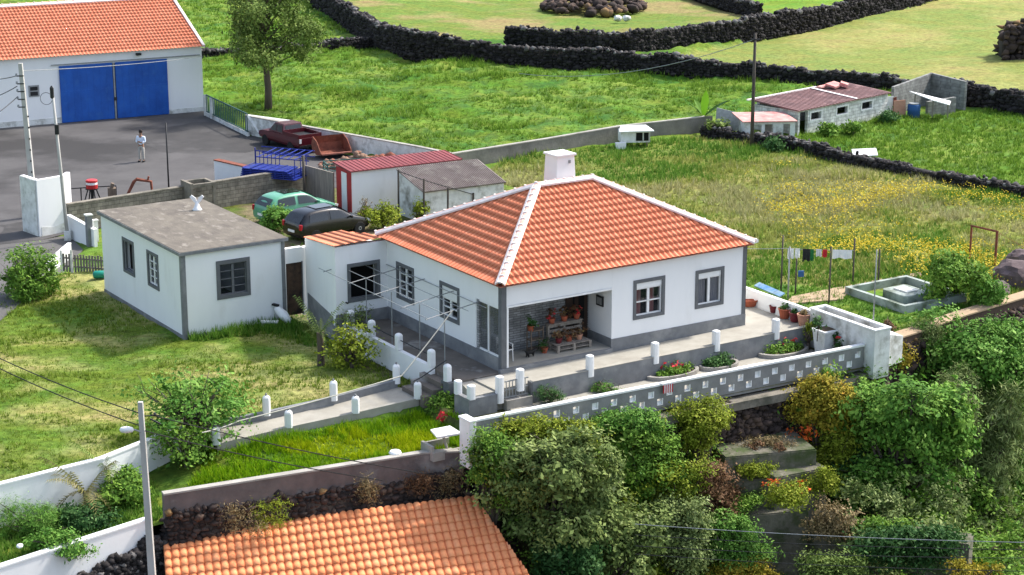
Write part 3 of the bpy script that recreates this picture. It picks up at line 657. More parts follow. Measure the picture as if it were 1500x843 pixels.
# ================================================================== BUILDING HELPERS
def wall_holes(mb, O, u, n, L, z0, z1, t, holes=(), ztop=None):
    """wall panel from O along unit u (2D), thickness t along unit n (2D); holes in (s,z); ztop(s) optional"""
    ss = sorted({0, L} | {h[0] for h in holes} | {h[1] for h in holes}); zs = sorted({z0, z1} | {h[2] for h in holes} | {h[3] for h in holes})
    def solid(i, j):
        if i < 0 or j < 0 or i >= len(ss) - 1 or j >= len(zs) - 1: return False
        s = (ss[i] + ss[i + 1]) / 2; z = (zs[j] + zs[j + 1]) / 2
        return not any(h[0] < s < h[1] and h[2] < z < h[3] for h in holes)
    def P(s, z, d):
        if ztop is not None and z == z1: z = ztop(s)
        return (O[0] + u[0] * s + n[0] * t * d, O[1] + u[1] * s + n[1] * t * d, z)
    for i in range(len(ss) - 1):
        for j in range(len(zs) - 1):
            if not solid(i, j): continue
            a, b, c, d = ss[i], ss[i + 1], zs[j], zs[j + 1]
            for q in (0, 1): mb.add([P(a, c, q), P(b, c, q), P(b, d, q), P(a, d, q)], [(0, 1, 2, 3)])
            for (e, f, g, h, ni, nj) in ((a, c, a, d, i - 1, j), (b, c, b, d, i + 1, j), (a, c, b, c, i, j - 1), (a, d, b, d, i, j + 1)):
                if not solid(ni, nj): mb.add([P(e, f, 0), P(g, h, 0), P(g, h, 1), P(e, f, 1)], [(0, 1, 2, 3)])
def frame_bars(mb, O, u, n, s0, s1, z0, z1, wd, d0, d1):
    """rectangular ring between s0..s1,z0..z1 of bar width wd from depth d0 to d1 along n"""
    def bx(a, b, c, d):
        vs = [(O[0] + u[0] * s + n[0] * q, O[1] + u[1] * s + n[1] * q, z) for q in (d0, d1) for (s, z) in ((a, c), (b, c), (b, d), (a, d))]
        mb.add(vs, [(0, 1, 2, 3), (4, 7, 6, 5), (0, 4, 5, 1), (1, 5, 6, 2), (2, 6, 7, 3), (3, 7, 4, 0)])
    bx(s0, s0 + wd, z0, z1); bx(s1 - wd, s1, z0, z1); bx(s0 + wd, s1 - wd, z0, z0 + wd); bx(s0 + wd, s1 - wd, z1 - wd, z1)
    return bx
def window(root, O, u, n, s0, s1, z0, z1, kind='casement', curtain=None, shutter=.0, label=None, surround=.12):
    """surround ring, white frame with bars, glass, curtains. n points outwards"""
    sr = MB(); bx = frame_bars(sr, O, u, n, s0 - surround, s1 + surround, z0 - surround, z1 + surround, surround + .012, -.03, .03)
    so_ = sr.build('window_surround', 'grey_trim', root)
    wroot = MB(); ni = n
    zt = z1 - shutter
    fm = 'white_paint' if kind != 'hollow' else 'grey_trim'
    bx = frame_bars(wroot, O, u, ni, s0, s1, z0, zt, .055, -.12, -.05)
    m = (s0 + s1) / 2
    def bar(a, b, c, d, q0=-.115, q1=-.045):
        vs = [(O[0] + u[0] * s + n[0] * q, O[1] + u[1] * s + n[1] * q, z) for q in (q0, q1) for (s, z) in ((a, c), (b, c), (b, d), (a, d))]
        wroot.add(vs, [(0, 1, 2, 3), (4, 7, 6, 5), (0, 4, 5, 1), (1, 5, 6, 2), (2, 6, 7, 3), (3, 7, 4, 0)])
    if kind != 'hollow':
        bar(m - .05, m + .05, z0 + .05, zt - .05)
        if kind == 'mullions':
            for k in range(1, 4): zz = z0 + (zt - z0) * k / 4; bar(s0 + .05, s1 - .05, zz - .015, zz + .015)
        elif kind == 'cross':
            zz = z0 + (zt - z0) * .5; bar(s0 + .05, s1 - .05, zz - .02, zz + .02)
        elif kind == 'dark':
            fm = 'grey_trim'
            for k in range(1, 4): zz = z0 + (zt - z0) * k / 4; bar(s0 + .05, s1 - .05, zz - .015, zz + .015)
    wf = wroot.build('window', fm, root)
    if label: wf['label'] = label
    if kind != 'hollow':
        g = MB(); q = -.085
        g.add([(O[0] + u[0] * s + n[0] * q, O[1] + u[1] * s + n[1] * q, z) for (s, z) in ((s0 + .05, z0 + .05), (s1 - .05, z0 + .05), (s1 - .05, zt - .05), (s0 + .05, zt - .05))], [(0, 1, 2, 3)])
        g.build('pane', 'glass', wf)
    if shutter:
        sh = MB(); frame = []
        vs = [(O[0] + u[0] * s + n[0] * qq, O[1] + u[1] * s + n[1] * qq, z) for qq in (-.12, -.02) for (s, z) in ((s0, zt), (s1, zt), (s1, z1), (s0, z1))]
        sh.add(vs, [(0, 1, 2, 3), (4, 7, 6, 5), (0, 4, 5, 1), (1, 5, 6, 2), (2, 6, 7, 3), (3, 7, 4, 0)]); sh.build('shutter_box', 'white_paint', wf)
    if curtain:
        for (a, b, cm) in curtain:
            c = MB(); k = 10; vs = []; fs = []
            for i in range(k + 1):
                s = s0 + (s1 - s0) * (a + (b - a) * i / k); q = -.2 - .03 * (i % 2)
                vs += [(O[0] + u[0] * s + n[0] * q, O[1] + u[1] * s + n[1] * q, z0 + .03), (O[0] + u[0] * s + n[0] * q, O[1] + u[1] * s + n[1] * q, zt - .02)]
            for i in range(k): fs.append((2 * i, 2 * i + 2, 2 * i + 3, 2 * i + 1))
            c.add(vs, fs); c.build('curtain', cm, wf)
    return wf
def tile_roof(name, O, U, V, poly, m, parent, tw=.22, row=.37, amp=.042, step=.014, ns=10, jitter=0, bf=.62, fl=1.0):
    """clay tile field: O origin, U unit along eave, V unit up the slope; poly in (s,t)"""
    O, U, V = Vector(O), Vector(U).normalized(), Vector(V).normalized(); Nn = U.cross(V).normalized()
    if Nn.z < 0: Nn = -Nn
    s0, s1 = min(p[0] for p in poly), max(p[0] for p in poly); t0, t1 = min(p[1] for p in poly), max(p[1] for p in poly)
    S = np.arange(math.floor(s0 / tw) * tw, s1 + tw, tw / ns); S = S[(S >= s0 - 1e-6) & (S <= s1 + tw / ns)]
    T = []; k = 0
    while t0 + k * row < t1:
        T += [(k * row, 0., k), (k * row + row * .5, .5, k), ((k + 1) * row - .012, 1., k)]; k += 1
    T = np.array(T); T = T[T[:, 0] + t0 < t1 + row * .5]; FR, RI = T[:, 1], T[:, 2]; T = np.minimum(T[:, 0] + t0, t1)
    ss, tt = np.meshgrid(S, T, indexing='ij')
    ph = (ss / tw) % 1.0
    prof = np.where(ph < bf, np.abs(np.sin(np.pi * np.minimum(ph, bf) / bf)) ** fl, -.42 * np.sin(np.pi * (ph - bf) / (1 - bf)))
    fr = FR[None, :] + 0 * ss; rid = RI[None, :] + 0 * ss
    tid = np.floor(ss / tw + 1e-6)
    jit = (_h(tid, rid, 3) - .5) * jitter
    h = amp * prof + step * (1 - fr) + jit
    # tile courses end in a wavy lip
    tt2 = tt - np.where(fr < .05, .02 + .02 * prof, 0)
    P = (np.array(O)[None, None] + ss[..., None] * np.array(U) + tt2[..., None] * np.array(V) + h[..., None] * np.array(Nn))
    na, nb = ss.shape; i = np.arange(na - 1)[:, None] * nb + np.arange(nb - 1)[None]
    Fc = np.stack([i, i + nb, i + nb + 1, i + 1], -1).reshape(-1, 4)
    cs = (ss[:-1, :-1] + ss[1:, 1:]) / 2; ct = (tt[:-1, :-1] + tt[1:, 1:]) / 2
    keep = inpoly(cs, ct, poly).ravel()
    base = _h(np.floor(cs / tw + 1e-6), np.floor((ct - t0) / row + 1e-6), 9)
    rn = np.clip(.42 + .4 * base + .25 * (fbm(cs * .9, ct * .9, 5, 3) - .5), 0, 1).ravel()
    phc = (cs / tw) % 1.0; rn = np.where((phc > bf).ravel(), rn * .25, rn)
    lip = np.tile((np.arange(nb - 1) % 3 == 2)[None, :], (na - 1, 1)).ravel(); rn = np.where(lip, rn * .3, rn)  # gap shade in channels and on course lips painted into tile colour
    return fastmesh(name, P.reshape(-1, 3), Fc[keep], rn[keep], m, parent, nv=4, smooth=False)
def ridge_line(root, p0, p1, cam_side, r=.10, step=.4, name='ridge_cap', both=True, mw=.08):
    """half round cap tiles with white mortar lines below; cam_side = unit vector sideways"""
    p0, p1 = Vector(p0), Vector(p1); d = (p1 - p0); L = d.length; d.normalize()
    sd = Vector((-d.y, d.x, 0)).normalized(); up = Vector((0, 0, 1)); up = (up - d * up.dot(d)).normalized()
    cap = MB(); n = max(1, int(L / step)); st = L / n
    for i in range(n):
        a = p0 + d * (i * st - .02); b = p0 + d * ((i + 1) * st + .03)
        vs = []; K_ = 8
        for (c, rr) in ((a, r * 1.12), (b, r * .92)):
            for k in range(K_ + 1):
                an = math.pi * k / K_; vs.append(c + sd * math.cos(an) * rr + up * (math.sin(an) * rr * .9 + .03))
        fs = [(k, k + 1, k + K_ + 2, k + K_ + 1) for k in range(K_)]
        cap.add(vs, fs)
    co = cap.build(name, 'ridge', root, smooth=True)
    mo = MB()
    for sg in ((1, -1) if both else (1,)):
        q = sd * sg
        e = [p0 + q * (r * .8), p0 + q * (r + mw), p0 + q * (r + mw) + up * .0, p0 + q * (r * .8)]
        a0 = p0 + q * r * .7 + up * .05; a1 = p0 + q * (r + mw) - up * .03; a2 = p0 + q * (r + mw) + up * .035; a3 = p0 + q * r * .9 + up * .11
        mo.extr([a0, a1, a2, a3], d * L)
    for i in range(n + 1):
        c = p0 + d * (i * st)
        mo.obox(c + up * (r * .95 + .02), (.07, r * 1.1, .06), math.atan2(d.y, d.x))
    mo.build('ridge_mortar', 'mortar', root)
X2, Y2 = (1, 0), (0, 1)
# ================================================================== MAIN HOUSE
house = thing('house', 'single storey white house with grey plinth, open corner porch and hipped orange tile roof', 'house', K(0, 0, 0), PHI)
ov = .25; L_, W_ = 11.47, 8.92; ZW = 3.2; x1, y1 = L_ - .22, W_ - .25
mb = MB()
# front wall (right of porch), with windows
FW = [(6.08, 7.28, 1.15, 2.42), (8.95, 10.07, 1.13, 2.38)]
wall_holes(mb, (5.0, ov), X2, Y2, x1 - 5.0, 0, ZW, .25, [(h[0] - 5, h[1] - 5, h[2], h[3]) for h in FW])
mb.box(.42, 4.998, ov + .001, ov + .25, 2.42, ZW)                       # beam over the porch
wall_holes(mb, (ov, 2.0), Y2, X2, y1 - 2.0, 0, ZW, .25, [(1.25, 2.4, 1.15, 2.3), (4.55, 5.65, 1.12, 2.32)])   # left wall
mb.box(ov, ov + .249, .42, 2.0, 2.33, ZW)
mb.box(5.0, 5.2, ov + .251, 1.75, 0, 2.42); mb.box(5.201, 5.5, 1.7, 1.9, 0, ZW)
wall_holes(mb, (x1 - .25, ov + .25), Y2, X2, y1 - ov - .25, 0, ZW, .25)
wall_holes(mb, (ov + .25, y1 - .25), X2, Y2, x1 - ov - .25, 0, ZW, .249)
# wing with a window facing the terrace
wz = lambda s: 3.12
WX, WY = -2.0, 8.5
wall_holes(mb, (WX, WY), X2, Y2, -WX + ov, 0, 3.12, .25, [(.62, 1.8, .98, 2.28)])
wall_holes(mb, (WX + .04, WY + .251), (.205, .9787), (.9787, -.205), 4.1, -.9, 3.1, .25, ztop=lambda s: 3.1 - .15 * s)
mb.box(-.85, .3, 12.4, 12.65, -.9, 2.3)
wall_holes(mb, (.06, 8.72), Y2, X2, 3.67, -.9, 3.0, .24, ztop=lambda s: 3.0 - .15 * s)
mb.build('wall', 'white_wall', house)
mb = MB(); mb.box(.3, x1 - .1, 2.1, y1 - .1, -.05, .02); mb.box(.42, x1 - .26, .5, y1 - .26, 2.6, 2.63); mb.box(-.9, .3, 8.8, 12.3, -.9, .1); mb.box(WX + .5, .2, 9.3, 9.4, .1, 2.7); mb.box(WX + .28, WX + .33, 8.8, 9.3, .1, 2.7)  # last two boxes: black panels added behind the wing window to keep it dark
mb.build('dark_inner_slab', 'dark_interior', house)
# plinth (proud of the wall by 3 cm)
mb = MB()
def plinth(p0, p1, zt=.46, zb=-.35, t=.03):
    d = Vector((p1[0] - p0[0], p1[1] - p0[1])); L = d.length; u = d / L; n = Vector((u.y, -u.x))
    mb.add([(p0[0] + n.x * t * k, p0[1] + n.y * t * k, z) for z in (zb, zt) for k in (0, 1)] + [(p1[0] + n.x * t * k, p1[1] + n.y * t * k, z) for z in (zb, zt) for k in (0, 1)],
           [(0, 1, 3, 2), (4, 6, 7, 5), (1, 5, 7, 3), (0, 2, 6, 4), (2, 3, 7, 6), (0, 4, 5, 1)])
plinth((5.0 - .03, ov), (x1 + .03, ov)); plinth((x1, ov), (x1, y1)); plinth((ov, WY), (ov, ov + .16), .47); plinth((WX - .03, WY), (ov, WY), .46); plinth((WX + .84, 12.5), (WX, WY), .3, -1)
plinth((5.0, 1.7), (5.0, ov), .48)
mb.build('plinth', 'grey_trim_light', house)
# porch: floor, step face, pillar, glass screen, stone-clad rear wall
mb = MB(); mb.box(.28, 4.995, .26, 2.0, .10, .15); mb.build('porch_floor', 'paving', house)
mb = MB(); mb.box(.10, 4.96, .1, .26, -.35, .135); mb.build('porch_step', 'grey_trim_light', house)
mb = MB(); mb.box(.2, .41, .2, .41, -.3, ZW); mb.build('corner_pillar', 'grey_trim', house)
mb = MB(); mb.box(x1 - .16, x1 + .02, ov - .02, ov - .002, .46, ZW); mb.box(x1 + .002, x1 + .02, ov - .02, ov + .2, .46, ZW); mb.build('corner_trim', 'grey_trim', house)
mb = MB(); mb.box(.42, .5, .2, .3, .15, 2.42); mb.box(.5, 4.98, .22, .3, 2.34, 2.41); mb.build('porch_post', 'white_paint', house)
mb = MB(); mb.box(.26, 5.15, 1.8, 1.95, .14, 2.6); mb.build('stone_cladding', 'stone_clad', house)
mb = MB(); mb.box(4.0, 4.95, 1.74, 1.797, .15, 2.3)
dr = mb.build('door', 'dark_door', house)
mb = MB(); mb.box(4.3, 4.36, 1.72, 1.738, .2, 2.2); mb.box(4.55, 4.8, 1.725, 1.738, .9, 2.0); mb.build('door_panel', 'dark_interior', dr)
mb = MB()
for (a, b) in ((.42, .5), (1.18, 1.25), (1.9, 2.0)): mb.box(ov + .03, ov + .1, a, b, .48, 2.33)
mb.box(ov + .03, ov + .1, .5, 1.9, .48, .55); mb.box(ov + .03, ov + .1, .5, 1.9, 2.26, 2.33)
sf = mb.build('screen_frame', 'white_paint', house)
mb = MB(); mb.box(ov + .06, ov + .066, .5, 1.18, .55, 2.26); mb.box(ov + .06, ov + .066, 1.25, 1.9, .55, 2.26); mb.build('screen_pane', 'screen_glass', sf)
mb = MB(); mb.box(ov, ov + .25, .41, 2.0, -.1, .479); mb.build('screen_sill_wall', 'grey_trim_light', house)
# windows
nF = (0, -1); nL = (-1, 0)
window(house, (0, ov), X2, nF, *FW[0], kind='cross', shutter=.22, curtain=[(.05, .3, 'curtain_red'), (.62, .8, 'curtain_red')], label='front window beside the porch with red curtains')
window(house, (0, ov), X2, nF, *FW[1], kind='casement', shutter=.2, curtain=[(.03, .45, 'curtain'), (.55, .97, 'curtain')], label='front window with white lace curtains, nearest the right corner')
window(house, (ov, 2.0), Y2, nL, 1.25, 2.4, 1.15, 2.3, kind='cross', shutter=.45, label='side window with its white shutter half down')
window(house, (ov, 2.0), Y2, nL, 4.55, 5.65, 1.12, 2.32, kind='mullions', label='side window with many small panes')
window(house, (WX, WY), X2, nF, .62, 1.8, .98, 2.28, kind='hollow', label='open dark window of the side wing')
for (s, z) in ((.42, .9), (1.95, .9)): mb = MB(); mb.obox((WX + s, WY - .08, z), (.05, .16, .05)); mb.build('shutter_hook', 'dark_metal', house)
# roof
hr = 2.2; ze = ZW + .06; hw = W_ / 2; sl_ = math.hypot(hw, hr)
ridge0, ridge1 = (hw, hw, ze + hr), (L_ - hw, hw, ze + hr)
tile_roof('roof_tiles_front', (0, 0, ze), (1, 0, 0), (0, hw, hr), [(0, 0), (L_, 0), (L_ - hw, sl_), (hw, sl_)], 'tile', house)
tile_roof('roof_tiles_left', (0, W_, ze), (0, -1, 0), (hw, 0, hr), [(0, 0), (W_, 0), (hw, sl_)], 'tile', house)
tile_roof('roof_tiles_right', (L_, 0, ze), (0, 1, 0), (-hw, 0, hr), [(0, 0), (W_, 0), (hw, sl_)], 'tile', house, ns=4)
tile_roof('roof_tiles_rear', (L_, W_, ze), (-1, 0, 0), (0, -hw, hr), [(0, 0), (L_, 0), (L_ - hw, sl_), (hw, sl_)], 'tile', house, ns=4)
mb = MB(); mb.prism([(.03, .03), (L_ - .03, .03), (L_ - .03, W_ - .03), (.03, W_ - .03)], ze - .07, ze - .035); mb.build('eave_board', 'rust_light', house)
for (p, q) in (((0.02, 0.02, ze), ridge0), ((L_ - .02, .02, ze), ridge1), ((0.02, W_ - .02, ze), ridge0), ((L_ - .02, W_ - .02, ze), ridge1), (ridge0, ridge1)):
    ridge_line(house, (p[0], p[1], p[2] + .05), (q[0], q[1], q[2] + .05), None)
mb = MB(); wzr = lambda b: 3.12 - .19 * (b - 8.5)
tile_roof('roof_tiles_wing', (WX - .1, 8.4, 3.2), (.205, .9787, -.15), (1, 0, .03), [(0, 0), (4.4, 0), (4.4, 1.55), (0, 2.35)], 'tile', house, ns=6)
# chimney
cb_ = K(0, 0).xy
mb = MB(); cx_, cy_ = 6.05, 5.25
def frus(mb, cx, cy, w0, w1, z0, z1, d0=None, d1=None):
    d0 = d0 or w0; d1 = d1 or w1
    mb.add([(cx + sx * w / 2, cy + sy * d / 2, z) for (w, d, z) in ((w0, d0, z0), (w1, d1, z1)) for (sx, sy) in ((-1, -1), (1, -1), (1, 1), (-1, 1))],
           [(0, 3, 2, 1), (4, 5, 6, 7), (0, 1, 5, 4), (1, 2, 6, 5), (2, 3, 7, 6), (3, 0, 4, 7)])
frus(mb, cx_, cy_, .95, .80, 4.6, 6.38); ch = mb.build('chimney', 'white_wall', house, bevel=.015)
mb = MB(); mb.box(cx_ - .46, cx_ + .46, cy_ - .46, cy_ + .46, 6.382, 6.46); mb.build('chimney_cap', 'white_paint', ch, bevel=.01)
mb = MB(); mb.box(cx_ + .12, cx_ + .2, cy_ - .45, cy_ - .40, 6.1, 6.22); mb.build('chimney_vent', 'galv', ch)
# wall beside the annex with an old door
gw = thing('courtyard_wall', 'short white wall with an old rusty brown door between annex and house', 'wall', K(-2.03, 12.85, -.7), PHI)
mb = MB(); mb.box(-.05, .07, -.02, .2, 0, 2.85); mb.box(.80, 1.2, -.02, .2, 0, 2.8); mb.box(.07, .80, -.02, .2, 2.22, 2.83); mb.build('wall', 'white_wall', gw)
mb = MB(); mb.box(.075, .795, .05, .1, .05, 2.215); mb.build('door', 'old_door', gw)
mb = MB(); mb.box(.76, .80, -.05, -.021, .05, 2.25); mb.build('door_jamb', 'grey_trim', gw)
# ================================================================== ANNEX
an = thing('annex', 'small white flat-roofed outbuilding with grey corner trims standing on the mown lawn', 'outbuilding', K(-6.45, 12.75, -.75), PHI)
AW, AD, AH = 4.4, 8.3, 3.28
mb = MB()
wall_holes(mb, (0, 0), X2, Y2, AW, -.3, AH, .25, [(1.58, 2.74, 1.40, 2.68)])
wall_holes(mb, (0, .251), Y2, X2, AD - .25, -.3, AH, .25, [(2.15, 3.05, 1.42, 2.66), (4.65, 5.62, 1.42, 2.66)])
mb.box(AW - .25, AW, .26, AD, -.3, AH); mb.box(.26, AW - .26, AD - .25, AD, -.3, AH)
mb.build('wall', 'white_wall', an)
mb = MB(); mb.box(-.012, .16, -.03, -.002, -.2, AH - .01); mb.box(-.03, -.002, -.03, .14, -.2, AH - .01); mb.box(AW - .14, AW + .012, -.03, -.002, -.2, AH - .01); mb.box(-.03, -.002, .14, AD, -.3, .02); mb.box(.16, AW - .14, -.03, -.002, -.3, .02)
mb.build('corner_trim', 'grey_trim_light', an)
mb = MB(); mb.box(-.1, AW + .1, -.1, AD + .1, AH + .002, AH + .13); rf = mb.build('roof_slab', 'roof_concrete', an, bevel=.01)
mb = MB(); mb.box(-.13, AW + .13, -.13, -.101, AH - .02, AH + .11); mb.box(-.13, -.101, -.101, AD + .1, AH - .02, AH + .11); mb.build('roof_edge', 'grey_trim_light', rf)
mb = MB(); mb.box(.3, AW - .3, .4, AD - .3, .1, .15); mb.build('dark_inner_slab', 'dark_interior', an)
window(an, (0, 0), X2, nF, 1.58, 2.74, 1.40, 2.68, kind='dark', label='front window with dark glazing bars', surround=.14)
window(an, (0, .251), Y2, nL, 2.15, 3.05, 1.42, 2.66, kind='mullions', label='side window with small panes, nearer the corner', surround=.12)
window(an, (0, .251), Y2, nL, 4.65, 5.62, 1.42, 2.66, kind='hollow', curtain=None, label='side window with a red and white curtain', surround=.12)
# ================================================================== TERRACE, WALKWAYS, LOW WALLS
mb = MB(); mb.prism([tuple(K(a, b).xy) for a, b in ((-1.55, .2), (.2, .2), (.2, 8.5), (-1.55, 8.5))], -.9, 0); tag(mb.build('terrace', 'paving_dark'), kind='structure')
mb = MB(); mb.prism([tuple(K(a, b).xy) for a, b in ((-1.0, -1.3), (13.2, -1.3), (13.2, 4.5), (x1, 4.5), (x1, .25), (5, .12), (.1, .1), (-1.0, .1))], -.9, .0)
mb.prism([tuple(K(a, b).xy) for a, b in ((-1.9, -1.3), (-1.01, -1.3), (-1.01, .19), (-1.5, .19))], -.9, -.06)
tag(mb.build('walkway', 'paving'), kind='structure')
mb = MB(); mb.prism([tuple(K(a, b).xy) for a, b in ((1.0, -3.95), (12.6, -4.2), (12.9, -1.45), (-.6, -1.45), (-.6, -2.8))], -.9, -.69); tag(mb.build('garden_paving', 'paving'), kind='structure')
# front low wall with white pillars
fw = thing('walkway_wall', 'long low grey wall with white pillars along the front walkway', 'wall', K(0, -1.4, -.75), PHI)
mb = MB(); mb.box(.42, 13.0, -.09, .09, -.1, .84); mb.build('wall', 'grey_trim_light', fw)
mb = MB()
mb.box(.42, 13.0, -.1, .1, .842, .862); mb.build('wall_coping', 'paving', fw)
def pillar(root, x, y, z0, h=.55, w=.24, top=.12, m='white_paint'):
    mb = MB(); n = 14
    prof = [(w * .5, 0), (w * .5, h - top)] + [(w * .5 * math.cos(q * math.pi / 8), h - top + top * math.sin(q * math.pi / 8)) for q in range(1, 4)] + [(.01, h)]
    # rounded square section
    vs = []; fs = []
    for r, z in prof:
        for k in range(n):
            a = 2 * math.pi * k / n; c, s = math.cos(a), math.sin(a); q = (abs(c) ** 4 + abs(s) ** 4) ** -.25
            vs.append((x + r * c * q, y + r * s * q, z0 + z))
    for i in range(len(prof) - 1):
        for k in range(n):
            a = i * n + k; b = i * n + (k + 1) % n; fs.append((a, b, b + n, a + n))
    mb.add(vs, fs); return mb.build('pillar', m, root, smooth=False)
for (px_, py_) in ((770, 566), (867, 543), (958, 522), (1047, 504), (1133, 486)):
    p = W(px_, py_, .1); a, b = AB(p.x, p.y); pillar(fw, a, 0, .6, .80, .27, .05)
mb = MB(); mb.box(.02 + .32, .42 - .02, -.13, .13, 0, .85); mb.build('gate_pier', 'grey_trim', fw)
# small gate
gt = thing('garden_gate', 'small grey metal gate with upright bars between two white pillars', 'gate', K(-.72, -1.4, -.35), PHI)
mb = MB()
for k in range(7): mb.box(.08 + k * .13, .11 + k * .13, -.012, .012, .02, .62)
mb.box(.02, 1.0, -.02, .02, .60, .64); mb.box(.02, 1.0, -.02, .02, .02, .06); mb.box(.02, 1.0, -.02, .02, .3, .33); mb.build('bars', 'galv', gt)
mb = MB(); mb.box(-.0, 1.06, -.2, .1, -.55, -.02); mb.build('threshold', 'concrete', gt)
# corner piece left of the gate
cw = thing('corner_wall', 'short low grey corner wall with three white pillars left of the small gate', 'wall', K(-2.0, -1.4, -.75), PHI)
mb = MB(); mb.wall([(0.95, 0, -.3), (-.1, 0, -.3), (-.12, .85, -.3)], .66, .18); mb.build('wall', 'grey_trim_light', cw)
pillar(cw, 1.1, 0, .3, .98, .27, .05); pillar(cw, -.05, .0, .64, .52, .27, .05); pillar(cw, -.12, .75, .64, .5, .26, .05)
# terrace edge wall with pillars
tw_ = thing('terrace_wall', 'low white wall with four rounded white pillars edging the terrace towards the lawn', 'wall', K(-1.65, 0, -.8), PHI)
mb = MB(); mb.box(-.09, .09, 1.85, 8.6, -.2, .92); mb.build('wall', 'white_wall', tw_)
for b in (8.0, 6.35, 4.3, 1.95): pillar(tw_, 0, b, .93, .62, .27)
mb = MB()
for (b0, b1) in ((6.5, 7.9), (4.45, 6.2), (2.1, 4.15)): mb.tube((0, b0, 1.3), (0, b1, 1.3), .02)
mb.build('rail', 'dark_metal', tw_)
sp = thing('stair_post', 'rounded white pillar on the dark wall where the terrace steps end', 'pillar', K(-1.78, .62, -.8), PHI)
mb = MB(); mb.box(-.12, .12, -.3, .25, 0, .74); mb.build('base', 'grey_trim', sp); pillar(sp, 0, 0, .75, .62, .27)
# path, kerb walls, steps
LP_ = [(581, 567, -.72), (489, 592, -.86), (391, 614, -1.0), (292, 632, -1.12)]; RP_ = [(612, 585, -.72), (521, 606, -.86), (423, 627, -1.0), (317, 652, -1.12)]
LW = [W(*p) for p in LP_]; RW = [W(*p) for p in RP_]
mb = MB()
for i in range(3): mb.add([LW[i], LW[i + 1], RW[i + 1], RW[i]], [(0, 1, 2, 3)])
q0 = K(-2.45, 2.4, -.72); q1 = K(-2.45, .85, -.72); mb.add([q0, LW[0], RW[0], q1], [(0, 1, 2, 3)])
tag(mb.build('garden_path', 'paving'), kind='structure')
st = thing('garden_steps', 'three worn concrete steps with a thin handrail from the path up to the terrace', 'steps', K(-2.95, .75, -.75), PHI)
mb = MB()
for k in range(3): mb.box(.28 + k * .36, 1.4, .0, 1.55, -.2, .2 + k * .19)
mb.build('treads', 'paving_dark', st); mb = MB(); mb.path([(-.1, .05, .85), (.2, .03, .95), (1.15, -.1, 1.45)], .02); mb.build('handrail', 'dark_metal', st)
def kerb(name, label, pts, wm, sink=.28, ph=.58):
    root = thing(name, label, 'wall', pts[0], 0); o = pts[0]
    mb = MB(); mb.wall([(p.x - o.x, p.y - o.y, p.z - o.z - .5) for p in pts], [p.z - o.z + sink for p in pts], .16); mb.build('wall', wm, root)
    for p in pts[:4]: pillar(root, p.x - o.x, p.y - o.y, p.z - o.z + sink * .5, ph + sink * .5, .27)
    for p in pts[:4]: mb = MB(); mb.lathe([(.035, 0), (.035, .06), (.045, .07), (.01, .1)], (p.x - o.x, p.y - o.y, p.z - o.z + sink + ph - .02), 8); mb.build('pillar_knob', 'grey_trim_light', root)
kerb('path_wall', 'low grey kerb wall with rounded white pillars between the path and the lawn', LW, 'grey_trim_light')
kerb('path_kerb', 'flat pale kerb with rounded white pillars between the path and the bright grass', RW, 'paving', .06, .58)
# pergola of thin pipes
pg = thing('pergola', 'bare metal pipe pergola over the side terrace', 'pergola', K(-1.45, 0, 0), PHI)
for b in (9.0, 7.1, 5.15, 3.1, 1.35):
    mb = MB(); mb.tube((0, b, 0), (0, b, 2.1), .02, n=6); mb.build('post', 'pipe', pg)
mb = MB()
for b in (9.02, 7.0, 5.1, 3.05, 1.3): mb.tube((-.85, b - .1, 2.12), (1.75, b + .55 if b > 1 else b, 2.22), .018, n=6)
mb.build('cross_pipe', 'pipe', pg)
mb = MB()
for x in (-.8, .0, .9, 1.65): mb.tube((x, 1.2, 2.16), (x, 9.4, 2.16), .014, n=5)
mb.build('wire', 'galv', pg)
# breeze-block wall
bw = thing('breeze_block_wall', 'long grey garden wall with square openings edged in painted sunlight and a white coping', 'wall', K(-3.4, -3.9, -.8), PHI - math.radians(1.9))
LB = 16.5; holes = []
k = 0
s = .7
while s < LB - .3:
    holes.append((s, s + .24, .46, .70) if k % 2 == 0 else (s, s + .24, .15, .39)); s += .385; k += 1
mb = MB(); wall_holes(mb, (0, 0), X2, Y2, LB, -.05, .86, .15, holes); mb.build('wall', 'breeze', bw)
mb = MB(); mb.box(-.05, LB + .02, -.03, .18, .862, .93); mb.build('coping', 'white_paint', bw)
for i, h in enumerate(holes):  # white reveals and infill: sunlit inner faces painted in as colour
    mb = MB(); e = .035; a, b, c, d = h; r_ = random.Random(i)
    mb.box(b - e, b, -.012, .16, c, d); mb.box(a, b - e, -.012, .16, c, c + e)
    if r_.random() < .7: mb.box(a + .001, b - e, .04, .07, c + e, d - (0 if r_.random() < .6 else .1))
    elif r_.random() < .5: mb.box(a, a + e, -.012, .16, c + e, d)
    mb.build('painted_sunlit_reveal', 'white_paint', bw)
wp = thing('white_gatepost', 'narrow white gatepost at the left end of the breeze-block wall', 'post', K(-3.62, -3.72, -1.5), PHI)
mb = MB(); mb.box(-.13, .13, -.35, .3, 0, 1.62); mb.box(-.16, .16, -.38, .33, 1.62, 1.7); mb.build('post', 'white_paint', wp, bevel=.02)
